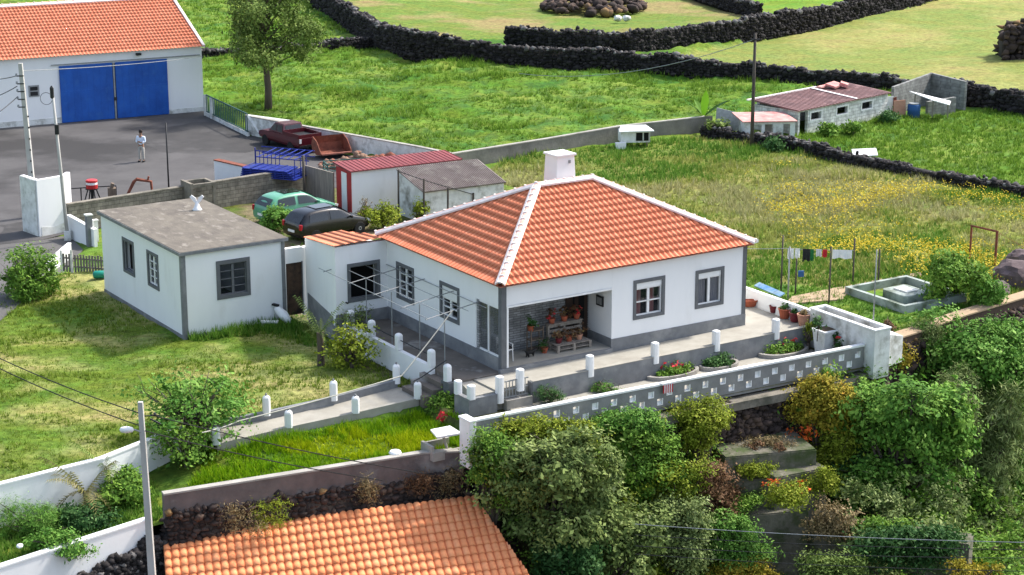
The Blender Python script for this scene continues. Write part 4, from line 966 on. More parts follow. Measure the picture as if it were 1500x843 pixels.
# white slab table by the gatepost
tb = thing('garden_slab', 'white slab resting on a strut beside the white gatepost', 'slab', K(-4.0, -2.9, -1.3), PHI)
mb = MB(); mb.prism([(-.5, -.35), (.4, -.42), (.44, .4), (-.3, .42)], .78, .84); mb.build('slab', 'white_paint', tb); mb = MB(); mb.tube((.2, .1, 0), (-.1, .0, .8), .05); mb.build('strut', 'concrete', tb)
tr = thing('stone_trough', 'grey concrete trough at the end of the bright grass strip', 'trough', K(-4.6, -3.15, -1.35), PHI)
mb = MB(); mb.box(0, 1.05, 0, .08, 0, .30); mb.box(0, .1, .08, .8, 0, .5); mb.box(.1, 1.05, .72, .8, 0, .45); mb.box(.1, 1.05, .08, .72, 0, .12); mb.build('trough', 'concrete', tr)
# right end: boundary wall, planter, tub
rw = thing('boundary_wall', 'low white wall behind the flower pots at the right end of the terrace', 'wall', K(13.36, 0, 0), PHI)
mb = MB(); mb.box(-.08, .08, -1.3, 4.6, -.8, .62); mb.build('wall', 'white_wall', rw)
pl = thing('wall_planter', 'long white masonry planter box at the right end of the breeze-block wall', 'planter', K(13.15, -4.95, -.8), PHI)
mb = MB(); mb.box(0, .14, 0, 3.6, -.3, 1.55); mb.box(.62, .76, 0, 3.6, -.3, 1.55); mb.box(.14, .62, 0, .14, -.3, 1.55); mb.box(.14, .62, 3.46, 3.6, -.3, 1.55)
mb.build('box_wall', 'white_dirty', pl)
mb = MB(); mb.box(-.03, .13, -.03, 3.63, 1.552, 1.6); mb.box(.63, .79, -.03, 3.63, 1.552, 1.6); mb.box(.131, .629, -.03, .13, 1.552, 1.6); mb.box(.131, .629, 3.47, 3.63, 1.552, 1.6); mb.build('rim', 'white_paint', pl)
mb = MB(); mb.box(.14, .62, .14, 3.46, 1.2, 1.4); mb.build('soil', 'soil', pl)
pl2 = thing('stepped_planter', 'low white stepped masonry ledge behind the long planter box', 'planter', K(14.0, -3.6, -.7), PHI)
mb = MB(); mb.prism([(0, -1.2), (.9, -1.0), (.75, 2.6), (0, 2.9)], -.1, [1.15, .9, 1.15, 1.2]); mb.build('ledge', 'white_dirty', pl2)
mb = MB(); mb.box(.1, .6, .3, 2.2, 1.17, 1.24); mb.build('ledge_top', 'paving', pl2)
tub = thing('planter_tub', 'square white tapered concrete tub with a dry plant, in front of the long planter', 'planter', K(12.95, -2.55, -.7), PHI)
mb = MB(); frus(mb, 0, 0, .62, .8, 0, .92, .5, .7); tb_ = mb.build('tub', 'white_dirty', tub); mb = MB(); mb.box(-.43, .43, -.38, .38, .925, .99); mb.build('rim', 'white_paint', tub); mb = MB(); mb.box(-.34, .34, -.28, .28, .97, 1.0); mb.build('soil', 'soil', tub)
# ================================================================== YARD AND BUILDINGS BEHIND
def project(p):
    x, y, z = p[0], p[1], p[2] - H
    d = y * C_ - z * S_; v = -(y * S_ + z * C_)
    return 750 + F * x / d, 421.5 + F * v / d
def hgt(p, py):
    lo, hi = 0., 40.
    for _ in range(50):
        m = (lo + hi) / 2
        if project((p[0], p[1], p[2] + m))[1] > py: lo = m
        else: hi = m
    return lo
def loc2(root, p):
    """world point -> root local"""
    q = Vector(p) - Vector(root.location); c, s = math.cos(-root.rotation_euler.z), math.sin(-root.rotation_euler.z)
    return Vector((q.x * c - q.y * s, q.x * s + q.y * c, q.z))
def ang(p, q): return math.atan2(q[1] - p[1], q[0] - p[0])
# ---- warehouse
wr = ang(K(2.3, 60.16), K(15.08, 58.81))
wh = thing('warehouse', 'long white warehouse with two big blue sliding doors and a pale orange tile roof', 'warehouse', K(15.08, 58.81, -1.0), wr)
LW_ = 34; ZE = 4.2; RD = 6.1; RH = 2.3
mb = MB(); dx0 = -9.05; dx1 = -2.35
wall_holes(mb, (-LW_, 0), X2, Y2, LW_, -.2, ZE, .3, [(LW_ + dx0, LW_ + dx1, -.2, 3.42)])
mb.box(-LW_, 0, 2 * RD - .3, 2 * RD, -.2, ZE); mb.extr([(0, .302, -.2), (0, 2 * RD - .302, -.2), (0, 2 * RD - .302, ZE), (0, RD, ZE + RH - .08), (0, .302, ZE)], (-.3, 0, 0))
mb.build('wall', 'white_wall', wh)
mb = MB(); mb.box(-2.35, -.02, -.03, -.002, -.1, .28); mb.box(-LW_, dx0, -.03, -.002, -.1, .35); mb.build('wall_base', 'white_dirty', wh)
mb = MB(); mb.box(dx0, dx1, .2, .3, -.1, 3.42); mb.build('door_recess', 'dark_interior', wh)
for (a, b) in ((dx0 - .03, -5.78), (-5.60, dx1 + .05)):
    mb = MB(); mb.box(a, b, -.09, -.035, .02, 3.5)
    for k in range(8): mb.box(a + .02 + k * (b - a) / 8, a + .045 + k * (b - a) / 8, -.098, -.09, .04, 3.48)
    mb.box(a, b, -.1, -.09, 1.9, 1.95)
    d = mb.build('door', 'blue_door', wh)
mb = MB(); mb.box(-5.74, -5.64, -.06, .1, 0, 3.5); mb.build('door_post', 'galv', wh)
mb = MB(); mb.box(dx0 - .5, dx1 + 2.2, -.08, -.01, 3.56, 3.62); mb.build('door_rail', 'galv', wh)
mb = MB(); mb.box(-5.76, -5.6, -.13, -.1, 1.15, 1.35); mb.build('padlock', 'dark_metal', wh)
mb = MB(); mb.box(-11.0, -10.35, -.03, .0, 1.75, 2.45); mf = mb.build('meter_box', 'galv', wh)
mb = MB(); mb.box(-10.9, -10.45, -.05, -.031, 1.82, 2.06); mb.box(-10.9, -10.45, -.05, -.031, 2.14, 2.36); mb.build('meter_window', 'dark_metal', mf)
mb = MB(); mb.box(-4.25, -3.95, -.25, -.01, 3.85, 3.98); mb.build('wall_lamp', 'dark_metal', wh)
rl = math.hypot(RD + .25, RH + .1)
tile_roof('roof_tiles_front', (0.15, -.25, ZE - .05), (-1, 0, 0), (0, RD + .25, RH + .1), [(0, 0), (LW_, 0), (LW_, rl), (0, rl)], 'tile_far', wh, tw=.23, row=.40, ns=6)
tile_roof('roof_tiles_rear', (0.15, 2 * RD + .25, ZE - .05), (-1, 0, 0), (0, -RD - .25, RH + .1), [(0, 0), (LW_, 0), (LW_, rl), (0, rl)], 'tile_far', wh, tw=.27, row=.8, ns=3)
mb = MB(); mb.extr([(.0, -.26, ZE - .12), (.16, -.26, ZE - .12), (.16, RD, ZE + RH + .02), (0, RD, ZE + RH + .02)], (0, 0, .16)); mb.build('verge_board', 'mortar', wh)
ridge_line(wh, (-LW_, RD, ZE + RH + .03), (.15, RD, ZE + RH + .03), None, r=.14, step=.5)
def polybuild(root, foot, z0, tops, wm, rm, over=.15, th=.06, rname='roof'):
    f = [loc2(root, p) for p in foot]; tp = [t - root.location.z for t in tops]
    mb = MB(); mb.prism([(p.x, p.y) for p in f], z0 - root.location.z, [t - .0 for t in tp]); w_ = mb.build('wall', wm, root)
    c = sum(f, Vector()) / len(f)
    g_ = [(p.x + (p.x - c.x) / abs(Vector((p.x - c.x, p.y - c.y)).length) * over, p.y + (p.y - c.y) / Vector((p.x - c.x, p.y - c.y)).length * over) for p in f]
    mb = MB(); mb.prism(g_, [t + .006 for t in tp], [t + th for t in tp]); r_ = mb.build(rname, rm, root)
    return f, tp, w_, r_
# ---- red-fronted shed
rs = thing('garden_shed', 'narrow white shed with red front, white door and red sheet roof', 'shed', K(9.5, 28.7, -1.0), PHI - .06)
mb = MB(); mb.box(0, 5.9, 0, 1.7, -.1, 2.1); mb.build('wall', 'white_wall', rs)
mb = MB(); mb.box(-.04, -.003, -.02, 1.72, -.1, 2.1); rfn = mb.build('front_wall', 'red_paint', rs)
mb = MB(); mb.box(-.065, -.042, .45, 1.05, 0, 1.95); mb.build('door', 'white_paint', rs)
mb = MB(); mb.prism([(-.15, -.18), (6.1, -.18), (6.1, 1.85), (-.15, 1.85)], [2.11, 2.11, 2.22, 2.22], [2.17, 2.17, 2.28, 2.28]); rr = mb.build('roof', 'red_roof', rs)
mb = MB()
for k in range(26): mb.tube((-.15 + k * .25, -.19, 2.185), (-.15 + k * .25, 1.85, 2.29), .018, n=5)
mb.build('roof_ribs', 'red_roof', rr)
# ---- ruined shed with corrugated roof
FLp, FRp, BLp = W(622, 281, .55), W(738, 267, .55), W(584, 251, 1.2)
FLp.z = FRp.z = BLp.z = -1; BRp = BLp + (FRp - FLp)
ru = thing('ruined_shed', 'low crumbling grey shed with a sagging corrugated roof beside the red-roofed shed', 'shed', FLp, ang(FLp, FRp))
f, tp, _, _ = polybuild(ru, [FLp, FRp, BRp, BLp], -1.1, [.5, .5, 1.25, 1.25], 'white_dirty', 'asbestos', .12)
mb = MB(); n = 40
for k in range(n + 1):
    t = k / n; a = f[0].lerp(f[1], t); b = f[3].lerp(f[2], t); mb.path([(a.x, a.y - .15, tp[0] + .05), ((a.x + b.x) / 2, (a.y + b.y) / 2, (tp[0] + tp[3]) / 2 + .05), (b.x, b.y + .1, tp[3] + .07)], .045, 5)
mb.build('corrugation', 'asbestos', ru)
mb = MB(); mb.box(-.5, -.3, .7, 1.2, 0, 1.2); 
pf = thing('post_frame', 'row of dark leaning posts with wires in front of the ruined shed', 'posts', W(590, 330, -1), 0)
for (x0, y0, yt) in ((584, 322, 249), (621, 330, 262), (656, 330, 275), (693, 318, 283)):
    p = W(x0, y0, -1); h = hgt(p, yt); q = p - pf.location; mb = MB(); mb.tube(q, q + Vector((.02, 0, h)), .05, n=6); mb.build('post', 'pole_wood', pf)
mb = MB(); a = [W(584, 322, -1), W(621, 330, -1), W(693, 318, -1)]; hs = [hgt(a[0], 251), hgt(a[1], 264), hgt(a[2], 285)]
for i in (0, 1): mb.tube(a[i] - pf.location + Vector((0, 0, hs[i])), a[i + 1] - pf.location + Vector((0, 0, hs[i + 1])), .02, n=5)
mb.build('wires', 'dark_metal', pf)
# ---- walls round the court
def wallthing(name, label, cat, pts, tops, thick, m, cop=None):
    o = pts[0]; root = thing(name, label, cat, o, 0)
    mb = MB(); mb.wall([(p[0] - o[0], p[1] - o[1], p[2] - o[2] - .2) for p in pts], [t - o[2] for t in tops], thick); mb.build('wall', m, root)
    if cop:
        mb = MB(); mb.wall([(p[0] - o[0], p[1] - o[1], t - o[2] + .002) for p, t in zip(pts, tops)], [t - o[2] + .06 for t in tops], thick * 1.25); mb.build('coping', cop, root)
    return root
wallthing('block_wall', 'weathered concrete block wall between the asphalt yard and the annex', 'wall', [K(-3.7, 32.7, -1), K(2.7, 33.3, -1), K(9.35, 33.9, -1)], [.3, .32, .36], .25, 'block_courses', 'block')
wallthing('white_yard_wall', 'short white wall with a red tile edge below the blue bed frames', 'wall', [W(318, 266, -1), W(402, 286, -1)], [.15, .15], .3, 'white_wall', 'rust')
wallthing('board_fence', 'grey-brown board fence joining the block wall and the red-fronted shed', 'fence', [K(9.35, 33.5, -1), K(9.45, 30.5, -1)], [.62, .75], .08, 'wood_grey')
wallthing('plastered_wall', 'long pale stained wall behind the red pickup at the field edge', 'wall', [W(362, 197, -1), W(500, 222, -1), W(612, 243, -1), W(660, 252, -1)], [.1, .05, .05, 0.], .2, 'white_dirty', 'concrete')
wallthing('field_wall', 'long dull brown block wall across the green field', 'wall', [W(655, 247, -1), W(800, 224, -1), W(905, 207, -1), W(1042, 192, -1)], [-.25, -.22, -.15, -.1], .2, 'field_wall', 'concrete')
# concrete pit/hatch
hp = thing('concrete_hatch', 'hollow weathered concrete box with an open top standing on the block wall', 'block', K(2.5, 32.3, -1), PHI)
mb = MB(); mb.box(0, .15, 0, 1.2, 0, 1.65); mb.box(1.2, 1.35, 0, .15, 0, 1.6); mb.box(1.2, 1.35, 1.05, 1.2, 0, 1.6); mb.box(.15, 1.2, 1.05, 1.2, 0, 1.6); mb.box(.15, 1.2, 0, .15, 1.42, 1.6); mb.box(1.2, 1.35, .15, 1.05, 1.42, 1.6); mb.box(.15, 1.2, 0, .15, 0, .25)
mb.obox((.7, .1, .9), (1.25, .08, .08), 0, 0, math.radians(38)); mb.build('box', 'block', hp)
# white gate block, gate walls
fr, lf, rt = W(60, 346, -1), W(38, 338, -1), W(96, 339, -1); bk = lf + rt - fr
gb = thing('gate_block', 'tall peeling white masonry block at the yard entrance', 'gatepost', fr, 0)
mb = MB(); mb.wall([(lf.x - fr.x, lf.y - fr.y, -.1), (0, 0, -.1), (rt.x - fr.x, rt.y - fr.y, -.1), (rt.x - fr.x + .1, rt.y - fr.y + .8, -.1)], 2.72, .2); mb.build('block', 'white_wall', gb)
q = (lf - fr); mb = MB(); mb.extr([Vector((-.10, -.06, -.05)), q + Vector((-.10, -.06, -.05)), q + Vector((-.10, -.06, 2.7)), Vector((-.10, -.06, 2.7))], (-.02, -.02, 0)); qq = rt - fr; nn = Vector((qq.y, -qq.x, 0)).normalized() * .105; mb.extr([nn + Vector((0, 0, -.05)), nn + qq + Vector((0, 0, -.05)), nn + qq + Vector((0, 0, .5)), nn + qq * .5 + Vector((0, 0, .35)), nn + Vector((0, 0, .45))], nn.normalized() * .012); mb.build('plaster', 'white_dirty', gb)
wallthing('driveway_wall', 'short white sloping wall between the thin lamp pole and the annex', 'wall', [W(102, 348, -1), W(141, 364, -1)], [.05, -.15], .16, 'white_wall', 'white_paint')
for (nm, lb, px_, py_, yt, m, w_) in (('gate_pillar', 'square grey pillar with a pale cap beside the annex', 132, 362, 314, 'grey_trim_light', .26), ('gate_pillar', 'narrow white pillar right behind the square grey one beside the annex', 141, 355, 322, 'white_dirty', .2)):
    p = W(px_, py_, -1); t = thing(nm, lb, 'pillar', p, PHI); h = hgt(p, yt)
    mb = MB(); mb.box(-w_ / 2, w_ / 2, -w_ / 2, w_ / 2, 0, h - .06); mb.build('shaft', m, t); mb = MB(); mb.box(-w_ * .65, w_ * .65, -w_ * .65, w_ * .65, h - .058, h); mb.build('cap', 'white_dirty', t)
wallthing('white_kerb', 'thin white sloping kerb wall beside the round green bush', 'wall', [W(103, 378, -1), W(72, 400, -1), W(44, 418, -1)], [-.35, -.5, -.7], .14, 'white_wall', 'white_paint')
pk = thing('picket_fence', 'weathered grey picket fence between the driveway and the annex', 'fence', W(93, 399, -.95), ang(W(93, 399, -.95), W(157, 404, -.95)))
LPk = (W(93, 399, -.95) - W(157, 404, -.95)).length
mb = MB(); k = 0.
while k < LPk: mb.box(k, k + .09, -.012, .012, .03, .82 + .06 * random.random()); k += .14
mb.build('pickets', 'picket', pk); mb = MB(); mb.box(0, LPk, .013, .05, .25, .32); mb.box(0, LPk, .013, .05, .62, .69); mb.build('rail', 'picket', pk)
mb = MB(); mb.box(-.1, .0, -.05, .06, 0, 1.0); mb.box(.4, .5, -.06, -.02, 0, 1.05); mb.build('gate_post', 'white_dirty', pk)
tk = thing('gas_bottle', 'teal gas bottle lying on the grass at the corner of the annex', 'gas bottle', W(147, 408, -.8), PHI - .4)
mb = MB(); mb.lathe([(.02, -.32), (.12, -.30), (.17, -.22), (.17, .22), (.12, .30), (.04, .33), (.04, .4)], (0, 0, .17), 14, 'X'); mb.build('cylinder', 'teal', tk, smooth=True); mb = MB(); mb.lathe([(.07, .36), (.09, .38), (.09, .44), (.07, .45)], (0, 0, .17), 10, 'X'); mb.build('collar', 'dark_metal', tk)
# ---- poles
def pole(name, label, base, top_py, r0, r1, m, lean=(0, 0), cat='utility pole', square=False):
    t = thing(name, label, cat, base, 0); h = hgt(base, top_py)
    mb = MB(); mb.path([(0, 0, -.4), (lean[0] * .5, lean[1] * .5, h * .5), (lean[0], lean[1], h)], [r0, (r0 + r1) / 2, r1], 4 if square else 10); mb.build('pole', m, t, smooth=not square)
    return t, h
p1, h1 = pole('utility_pole', 'tapered concrete utility pole rising behind the peeling white gate block', W(52, 318, -1), 93, .20, .13, 'pole_concrete', (-.25, 0), square=True)
mb = MB()
for k in range(5): mb.obox((-.28, -.1, h1 - .6 - k * .38), (.34, .07, .05), .2)
mb.build('bracket', 'dark_metal', p1); mb = MB()
for k in range(5): mb.lathe([(.04, 0), (.07, .03), (.04, .07), (.06, .1), (.02, .13)], (-.45, -.13, h1 - .6 - k * .38), 8)
mb.build('insulator', 'galv', p1)
mb = MB()
for k in range(9): mb.box(-.03, .03, -.2, -.14, .6 + k * .55, .68 + k * .55)
mb.build('foothold', 'dark_metal', p1)
p2, h2 = pole('lamp_pole', 'thin grey lamp pole with a wire hoop in front of the yard', W(100, 352, -1), 128, .09, .055, 'pole_concrete', (-.35, .1))
mb = MB(); mb.path([(-.36 - .28 + .28 * math.cos(a), .1, h2 - .55 + .28 * math.sin(a)) for a in [i * math.pi / 8 for i in range(17)]], .012, 5); mb.build('wire_hoop', 'dark_metal', p2)
mb = MB(); mb.lathe([(.04, 0), (.09, .05), (.09, .5), (.03, .6)], (-.36, .08, h2 - .55), 8); mb.build('fitting', 'dark_metal', p2); mb = MB(); mb.box(-.3, -.12, -.08, .06, h2 - 2.2, h2 - 1.75); mb.build('junction_box', 'dark_metal', p2)
mb = MB(); mb.box(-.15, .15, -.15, .15, 0, .45); mb.build('footing', 'white_dirty', p2)
p3, h3 = pole('thin_post', 'thin dark post standing alone in the asphalt yard', W(248, 292, -1), 180, .045, .035, 'dark_metal', cat='post')
p3b, _ = pole('rusty_post', 'rusty dark post where the block wall meets the board fence', W(446, 296, -1), 228, .07, .06, 'pole_wood', cat='post')
p4, h4 = pole('street_light_pole', 'pale concrete pole with a street lamp in front of the white garden wall', W(229, 930, -5), 589, .17, .10, 'pole_concrete', (-.12, 0), square=True)
mb = MB(); mb.path([(-.1, -.05, h4 - .95), (-.3, -.1, h4 - .85), (-.5, -.12, h4 - .85)], .025, 6); ar = mb.build('lamp_arm', 'galv', p4)
mb = MB(); mb.lathe([(.02, -.24), (.08, -.2), (.11, -.05), (.08, .14), (.03, .18)], (-.52, -.12, h4 - .84), 10, 'X'); mb.build('lamp_head', 'white_paint', ar, smooth=True)
mb = MB(); mb.obox((.22, -.05, h4 - .42), (.45, .03, .03), .1); mb.obox((.3, 0, h4 - .62), (.35, .04, .04), 0, 0, .5); mb.lathe([(.03, 0), (.06, .04), (.03, .09)], (.3, -.03, h4 - .42), 8); mb.build('bracket', 'dark_metal', p4)
p5, h5 = pole('field_pole', 'slender wooden utility pole standing by the far pink-roofed lean-to', W(1101, 216, -1), 50, .12, .08, 'pole_wood', (0, 0))
mb = MB(); mb.box(-.25, .25, -.1, -.04, h5 - .35, h5 - .28); mb.build('crossarm', 'dark_metal', p5)
p6, h6 = pole('white_pole', 'thin whitish pole rising from the long planter box', W(1279, 476, .62), 366, .03, .022, 'galv', cat='post')
def cable(name, label, pts, r=.018, sag=.3, m='cable_black', cat='cable', group=None):
    P = []; o = Vector(pts[0])
    for i in range(len(pts) - 1):
        a, b = Vector(pts[i]), Vector(pts[i + 1])
        for k in range(12 + (i == len(pts) - 2)):
            t = k / 12; q = a.lerp(b, t); q.z -= sag * 4 * t * (1 - t); P.append(q - o)
    mb = MB(); mb.path(P, r, 5); ob = mb.build(name, m, loc=o); return tag(ob, label, cat, group)
t4 = p4.location + Vector((-.12, 0, h4))
cable('power_cable', 'upper of the two black cables from the left edge to the street lamp pole', [W(-60, 496, 2.3), t4 + Vector((.0, -.05, -.35))], sag=.15)
cable('power_cable', 'lower of the two black cables from the left edge to the street lamp pole', [W(-60, 510, 2.1), t4 + Vector((.0, -.05, -.75))], sag=.15)
cable('power_cable', 'upper of the two black cables crossing the bright grass right of the street lamp pole', [t4 + Vector((.3, -.03, -.4)), W(640, 697, -1.6)], sag=.12)
cable('power_cable', 'lower of the two black cables crossing the bright grass right of the street lamp pole', [t4 + Vector((.1, -.05, -.9)), W(560, 704, -1.7)], sag=.12)
for i, (ya, yb, lb) in enumerate(((768, 796, 'topmost of the four thin cables across the bushes at lower right'), (784, 806, 'second from the top of the four thin cables across the bushes at lower right'), (800, 818, 'third from the top of the four thin cables across the bushes at lower right'), (812, 838, 'lowest of the four thin cables across the bushes at lower right'))):
    cable('thin_cable', lb, [W(930, ya, -.2), W(1560, yb, -.2)], r=.010, sag=.1, m='cable_black' if i else 'galv')
t1 = p1.location + Vector((-.25, -.1, h1))
for k, lb in enumerate(('topmost cable running left from the concrete utility pole', 'middle cable running left from the concrete utility pole', 'lowest cable running left from the concrete utility pole')):
    cable('power_cable', lb, [t1 + Vector((-.2, 0, -.6 - k * .5)), W(-60, 112 + k * 42, 4.4 - k * .2)], r=.02, sag=.2)
cable('power_cable', 'cable running along the warehouse front from the concrete utility pole', [t1 + Vector((0, 0, -.35)), W(296, 83, 2.6)], r=.018, sag=.12, m='galv')
cable('power_cable', 'cable sagging from the far field pole towards the dark stone wall', [p5.location + Vector((0, 0, h5 - .3)), W(760, 108, .2)], r=.02, sag=.9, m='galv')
cable('white_cable', 'long whitish cable slanting from the pergola down to the garden path pillar', [K(-1.2, 1.2, 2.3), W(588, 551, .35), W(350, 617, -.3), W(296, 634, -.35)], r=.022, sag=.04, m='cable_white')
# ================================================================== VEHICLES
def loft(mb, st, half=True):
    """st: list of (x, [(y,z)...]) half profiles from bottom to top centre; mirrored"""
    n = len(st[0][1]); vs = []
    for x, pr in st:
        vs += [(x, y, z) for y, z in pr] + [(x, -y, z) for y, z in reversed(pr)]
    m = 2 * n; fs = []
    for i in range(len(st) - 1):
        for k in range(m - 1):
            a = i * m + k; fs.append((a, a + 1, a + 1 + m, a + m))
        fs.append((i * m + m - 1, i * m, i * m + m, i * m + 2 * m - 1))
    fs.append(tuple(range(m))); fs.append(tuple((len(st) - 1) * m + k for k in reversed(range(m))))
    mb.add(vs, fs)
def wheel(root, x, y, r=.31, w_=.19):
    s = 1 if y > 0 else -1
    mb = MB(); mb.lathe([(r * .55, -w_ / 2), (r * .93, -w_ / 2), (r, -w_ / 3), (r, w_ / 3), (r * .93, w_ / 2), (r * .55, w_ / 2)], (0, 0, 0), 20, 'Y')
    wl = mb.build('wheel', 'rubber', root, smooth=False, loc=(x, y, r))
    mb = MB(); mb.lathe([(.03, .085 * s), (r * .2, .10 * s), (r * .5, .085 * s), (r * .6, .06 * s)], (0, 0, 0), 14, 'Y'); mb.build('rim', 'galv', wl)
def hatchback(name, label, paint, loc, rot, L=4.05, Wd=1.7, Hh=1.46, win='car_glass'):
    root = thing(name, label, 'car', loc, rot)
    w2 = Wd / 2; k = L / 4.05
    def pr(w_, zb, zs, wt, zt): return [(w_ * .86, zb), (w_ * .98, zb + .12), (w_, zb + .3), (w_ * .985, (zb + zs) / 2 + .12), (w_ * .95, zs), ((w_ * .95 + wt) / 2 + .02, (zs + zt) / 2), (wt, zt - .03), (wt * .82, zt + .0), (wt * .3, zt + .015)]
    st = [(-2.02 * k, pr(w2 * .86, .32, .70, w2 * .70, .74)), (-1.97 * k, pr(w2 * .95, .22, .88, w2 * .78, .93)), (-1.82 * k, pr(w2 * .98, .20, .93, w2 * .76, 1.16)), (-1.55 * k, pr(w2, .20, .94, w2 * .74, Hh - .06)), (-1.1 * k, pr(w2, .2, .93, w2 * .74, Hh)),
          (-.3 * k, pr(w2, .2, .92, w2 * .75, Hh + .02)), (.25 * k, pr(w2, .2, .91, w2 * .74, Hh - .03)), (.62 * k, pr(w2, .2, .90, w2 * .78, 1.20)), (1.02 * k, pr(w2 * .99, .2, .89, w2 * .84, .95)), (1.5 * k, pr(w2 * .97, .2, .80, w2 * .78, .84)), (1.85 * k, pr(w2 * .92, .22, .66, w2 * .66, .70)), (2.02 * k, pr(w2 * .78, .3, .52, w2 * .5, .55))]
    mb = MB(); loft(mb, st); body = mb.build('body', paint, root, smooth=True)
    sd = body.modifiers.new('sub', 'SUBSURF'); sd.levels = sd.render_levels = 1
    def pt(i, j, t, f, sg, off=.03):
        a = st[i][1]; b = st[i + 1][1]; x = st[i][0] * (1 - t) + st[i + 1][0] * t
        def lerp(q): return (a[q][0] * (1 - t) + b[q][0] * t, a[q][1] * (1 - t) + b[q][1] * t)
        lo, hi = lerp(4), lerp(6); y = lo[0] + (hi[0] - lo[0]) * f; z = lo[1] + (hi[1] - lo[1]) * f
        return (x, sg * (y + off), z)
    def side(sg, i0, t0, i1, t1, f0=.10, f1=.86, t0b=None, t1b=None):
        n = 6; xs = []
        mbw = MB(); vs = []
        for q in range(n + 1):
            u = i0 + t0 + (i1 + t1 - i0 - t0) * q / n; i = min(int(u), len(st) - 2); t = u - i
            ub = (i0 + t0 + (t0b or 0)) + ((i1 + t1 + (t1b or 0)) - (i0 + t0 + (t0b or 0))) * q / n; ib = min(int(ub), len(st) - 2); tb2 = ub - ib
            vs += [pt(i, 0, t, f0, sg), pt(ib, 0, tb2, f1, sg)]
        mbw.add(vs, [(2 * q, 2 * q + 2, 2 * q + 3, 2 * q + 1) for q in range(n)]); mbw.build('side_window', win, root)
    for sg in (1, -1):
        side(sg, 3, .0, 4, .75, t0b=.25); side(sg, 4, .95, 7, .55, t1b=-.75)
    mb = MB(); a, b = st[6], st[8]; mb.add([(a[0] + .06, sg * (a[1][6][0] * .92), a[1][6][1] + .045) for sg in (1, -1)] + [(b[0] - .04, sg * (b[1][6][0] * .95), b[1][6][1] + .05) for sg in (-1, 1)], [(0, 1, 2, 3)]); mb.build('windscreen', win, root)
    mb = MB(); a, b = st[3], st[2]; mb.add([(a[0] - .09, sg * (a[1][6][0] * .9), a[1][6][1] - .03) for sg in (1, -1)] + [(st[1][0] - .0, sg * (a[1][6][0] * .98), .99) for sg in (-1, 1)], [(0, 1, 2, 3)]); mb.build('rear_window', win, root)
    for sx in (-1.22 * k, 1.27 * k):
        for sg in (1, -1): wheel(root, sx, sg * (w2 - .09))
    for sg in (1, -1):
        mb = MB(); mb.obox((-1.96 * k, sg * w2 * .82, .80), (.12, .17, .26)); mb.build('tail_light', 'tail_red', root, bevel=.02)
        mb = MB(); mb.obox((1.88 * k, sg * w2 * .72, .60), (.2, .3, .13), 0, 0, .35); mb.build('headlight', 'lamp_lens', root, bevel=.02)
        mb = MB(); mb.obox((.72 * k, sg * (w2 + .08), .98), (.10, .17, .12)); mb.build('wing_mirror', paint, root, bevel=.02)
    mb = MB(); mb.box(-.9 * k, .1 * k, -.38, .38, Hh + .028, Hh + .045); mb.build('sunroof', win, root)
    mb = MB(); mb.obox((-2.03 * k, 0, .55), (.03, .5, .11)); mb.build('number_plate', 'white_paint', root)
    return root
hatchback('hatchback_car', 'light green hatchback car parked by the block wall', 'car_green', W(434, 322, -1), math.radians(39))
hatchback('hatchback_car', 'black estate car parked in front of the green car', 'car_black', W(480, 345, -1.0), math.radians(40), 4.1, 1.72, 1.46)
# pickup
pu = thing('pickup_truck', 'dark red pickup truck parked by the pale wall with its tail to the rusty bucket', 'pickup truck', W(424, 216, -1), math.radians(128))
def pr2(w_, zb, zs): return [(w_ * .9, zb), (w_, zb + .15), (w_ * 1.0, (zb + zs) / 2), (w_ * .96, zs - .02), (w_ * .5, zs)]
mb = MB(); loft(mb, [(-2.45, pr2(.82, .45, .98)), (-2.38, pr2(.84, .40, 1.0)), (-.6, pr2(.85, .38, 1.0)), (-.58, pr2(.85, .38, 1.0)), (1.0, pr2(.85, .38, 1.0)), (1.9, pr2(.83, .4, .94)), (2.35, pr2(.78, .45, .82)), (2.45, pr2(.72, .5, .72))]); mb.build('body', 'car_red', pu, bevel=.02)
mb = MB()
for sg in (1, -1): mb.box(-2.4, -.62, sg * .80 - .03, sg * .80 + .03, .985, 1.22)
mb.box(-2.43, -2.36, -.83, .83, .99, 1.2); mb.box(-.68, -.60, -.8, .8, .99, 1.25); mb.build('cargo_bed', 'car_red', pu)
mb = MB(); mb.box(-2.35, -.69, -.76, .76, 1.002, 1.02); mb.build('bed_floor', 'dark_metal', pu)
mb = MB(); mb.add([(-.58, .78, .99), (-.58, -.78, .99), (1.15, -.78, .99), (1.15, .78, .99), (-.42, .64, 1.58), (-.42, -.64, 1.58), (.55, -.64, 1.58), (.55, .64, 1.58)], [(0, 3, 2, 1), (4, 5, 6, 7), (0, 1, 5, 4), (1, 2, 6, 5), (2, 3, 7, 6), (3, 0, 4, 7)]); mb.build('cab', 'car_red', pu, bevel=.03)
def cabq(name, P_, m='car_glass'):
    mb = MB(); mb.add(P_, [(0, 1, 2, 3)]); mb.build(name, m, pu)
cabq('rear_window', [(-.565, .60, 1.10), (-.565, -.60, 1.10), (-.465, -.54, 1.48), (-.465, .54, 1.48)])
cabq('windscreen', [(1.06, .68, 1.10), (1.06, -.68, 1.10), (.65, -.58, 1.52), (.65, .58, 1.52)])
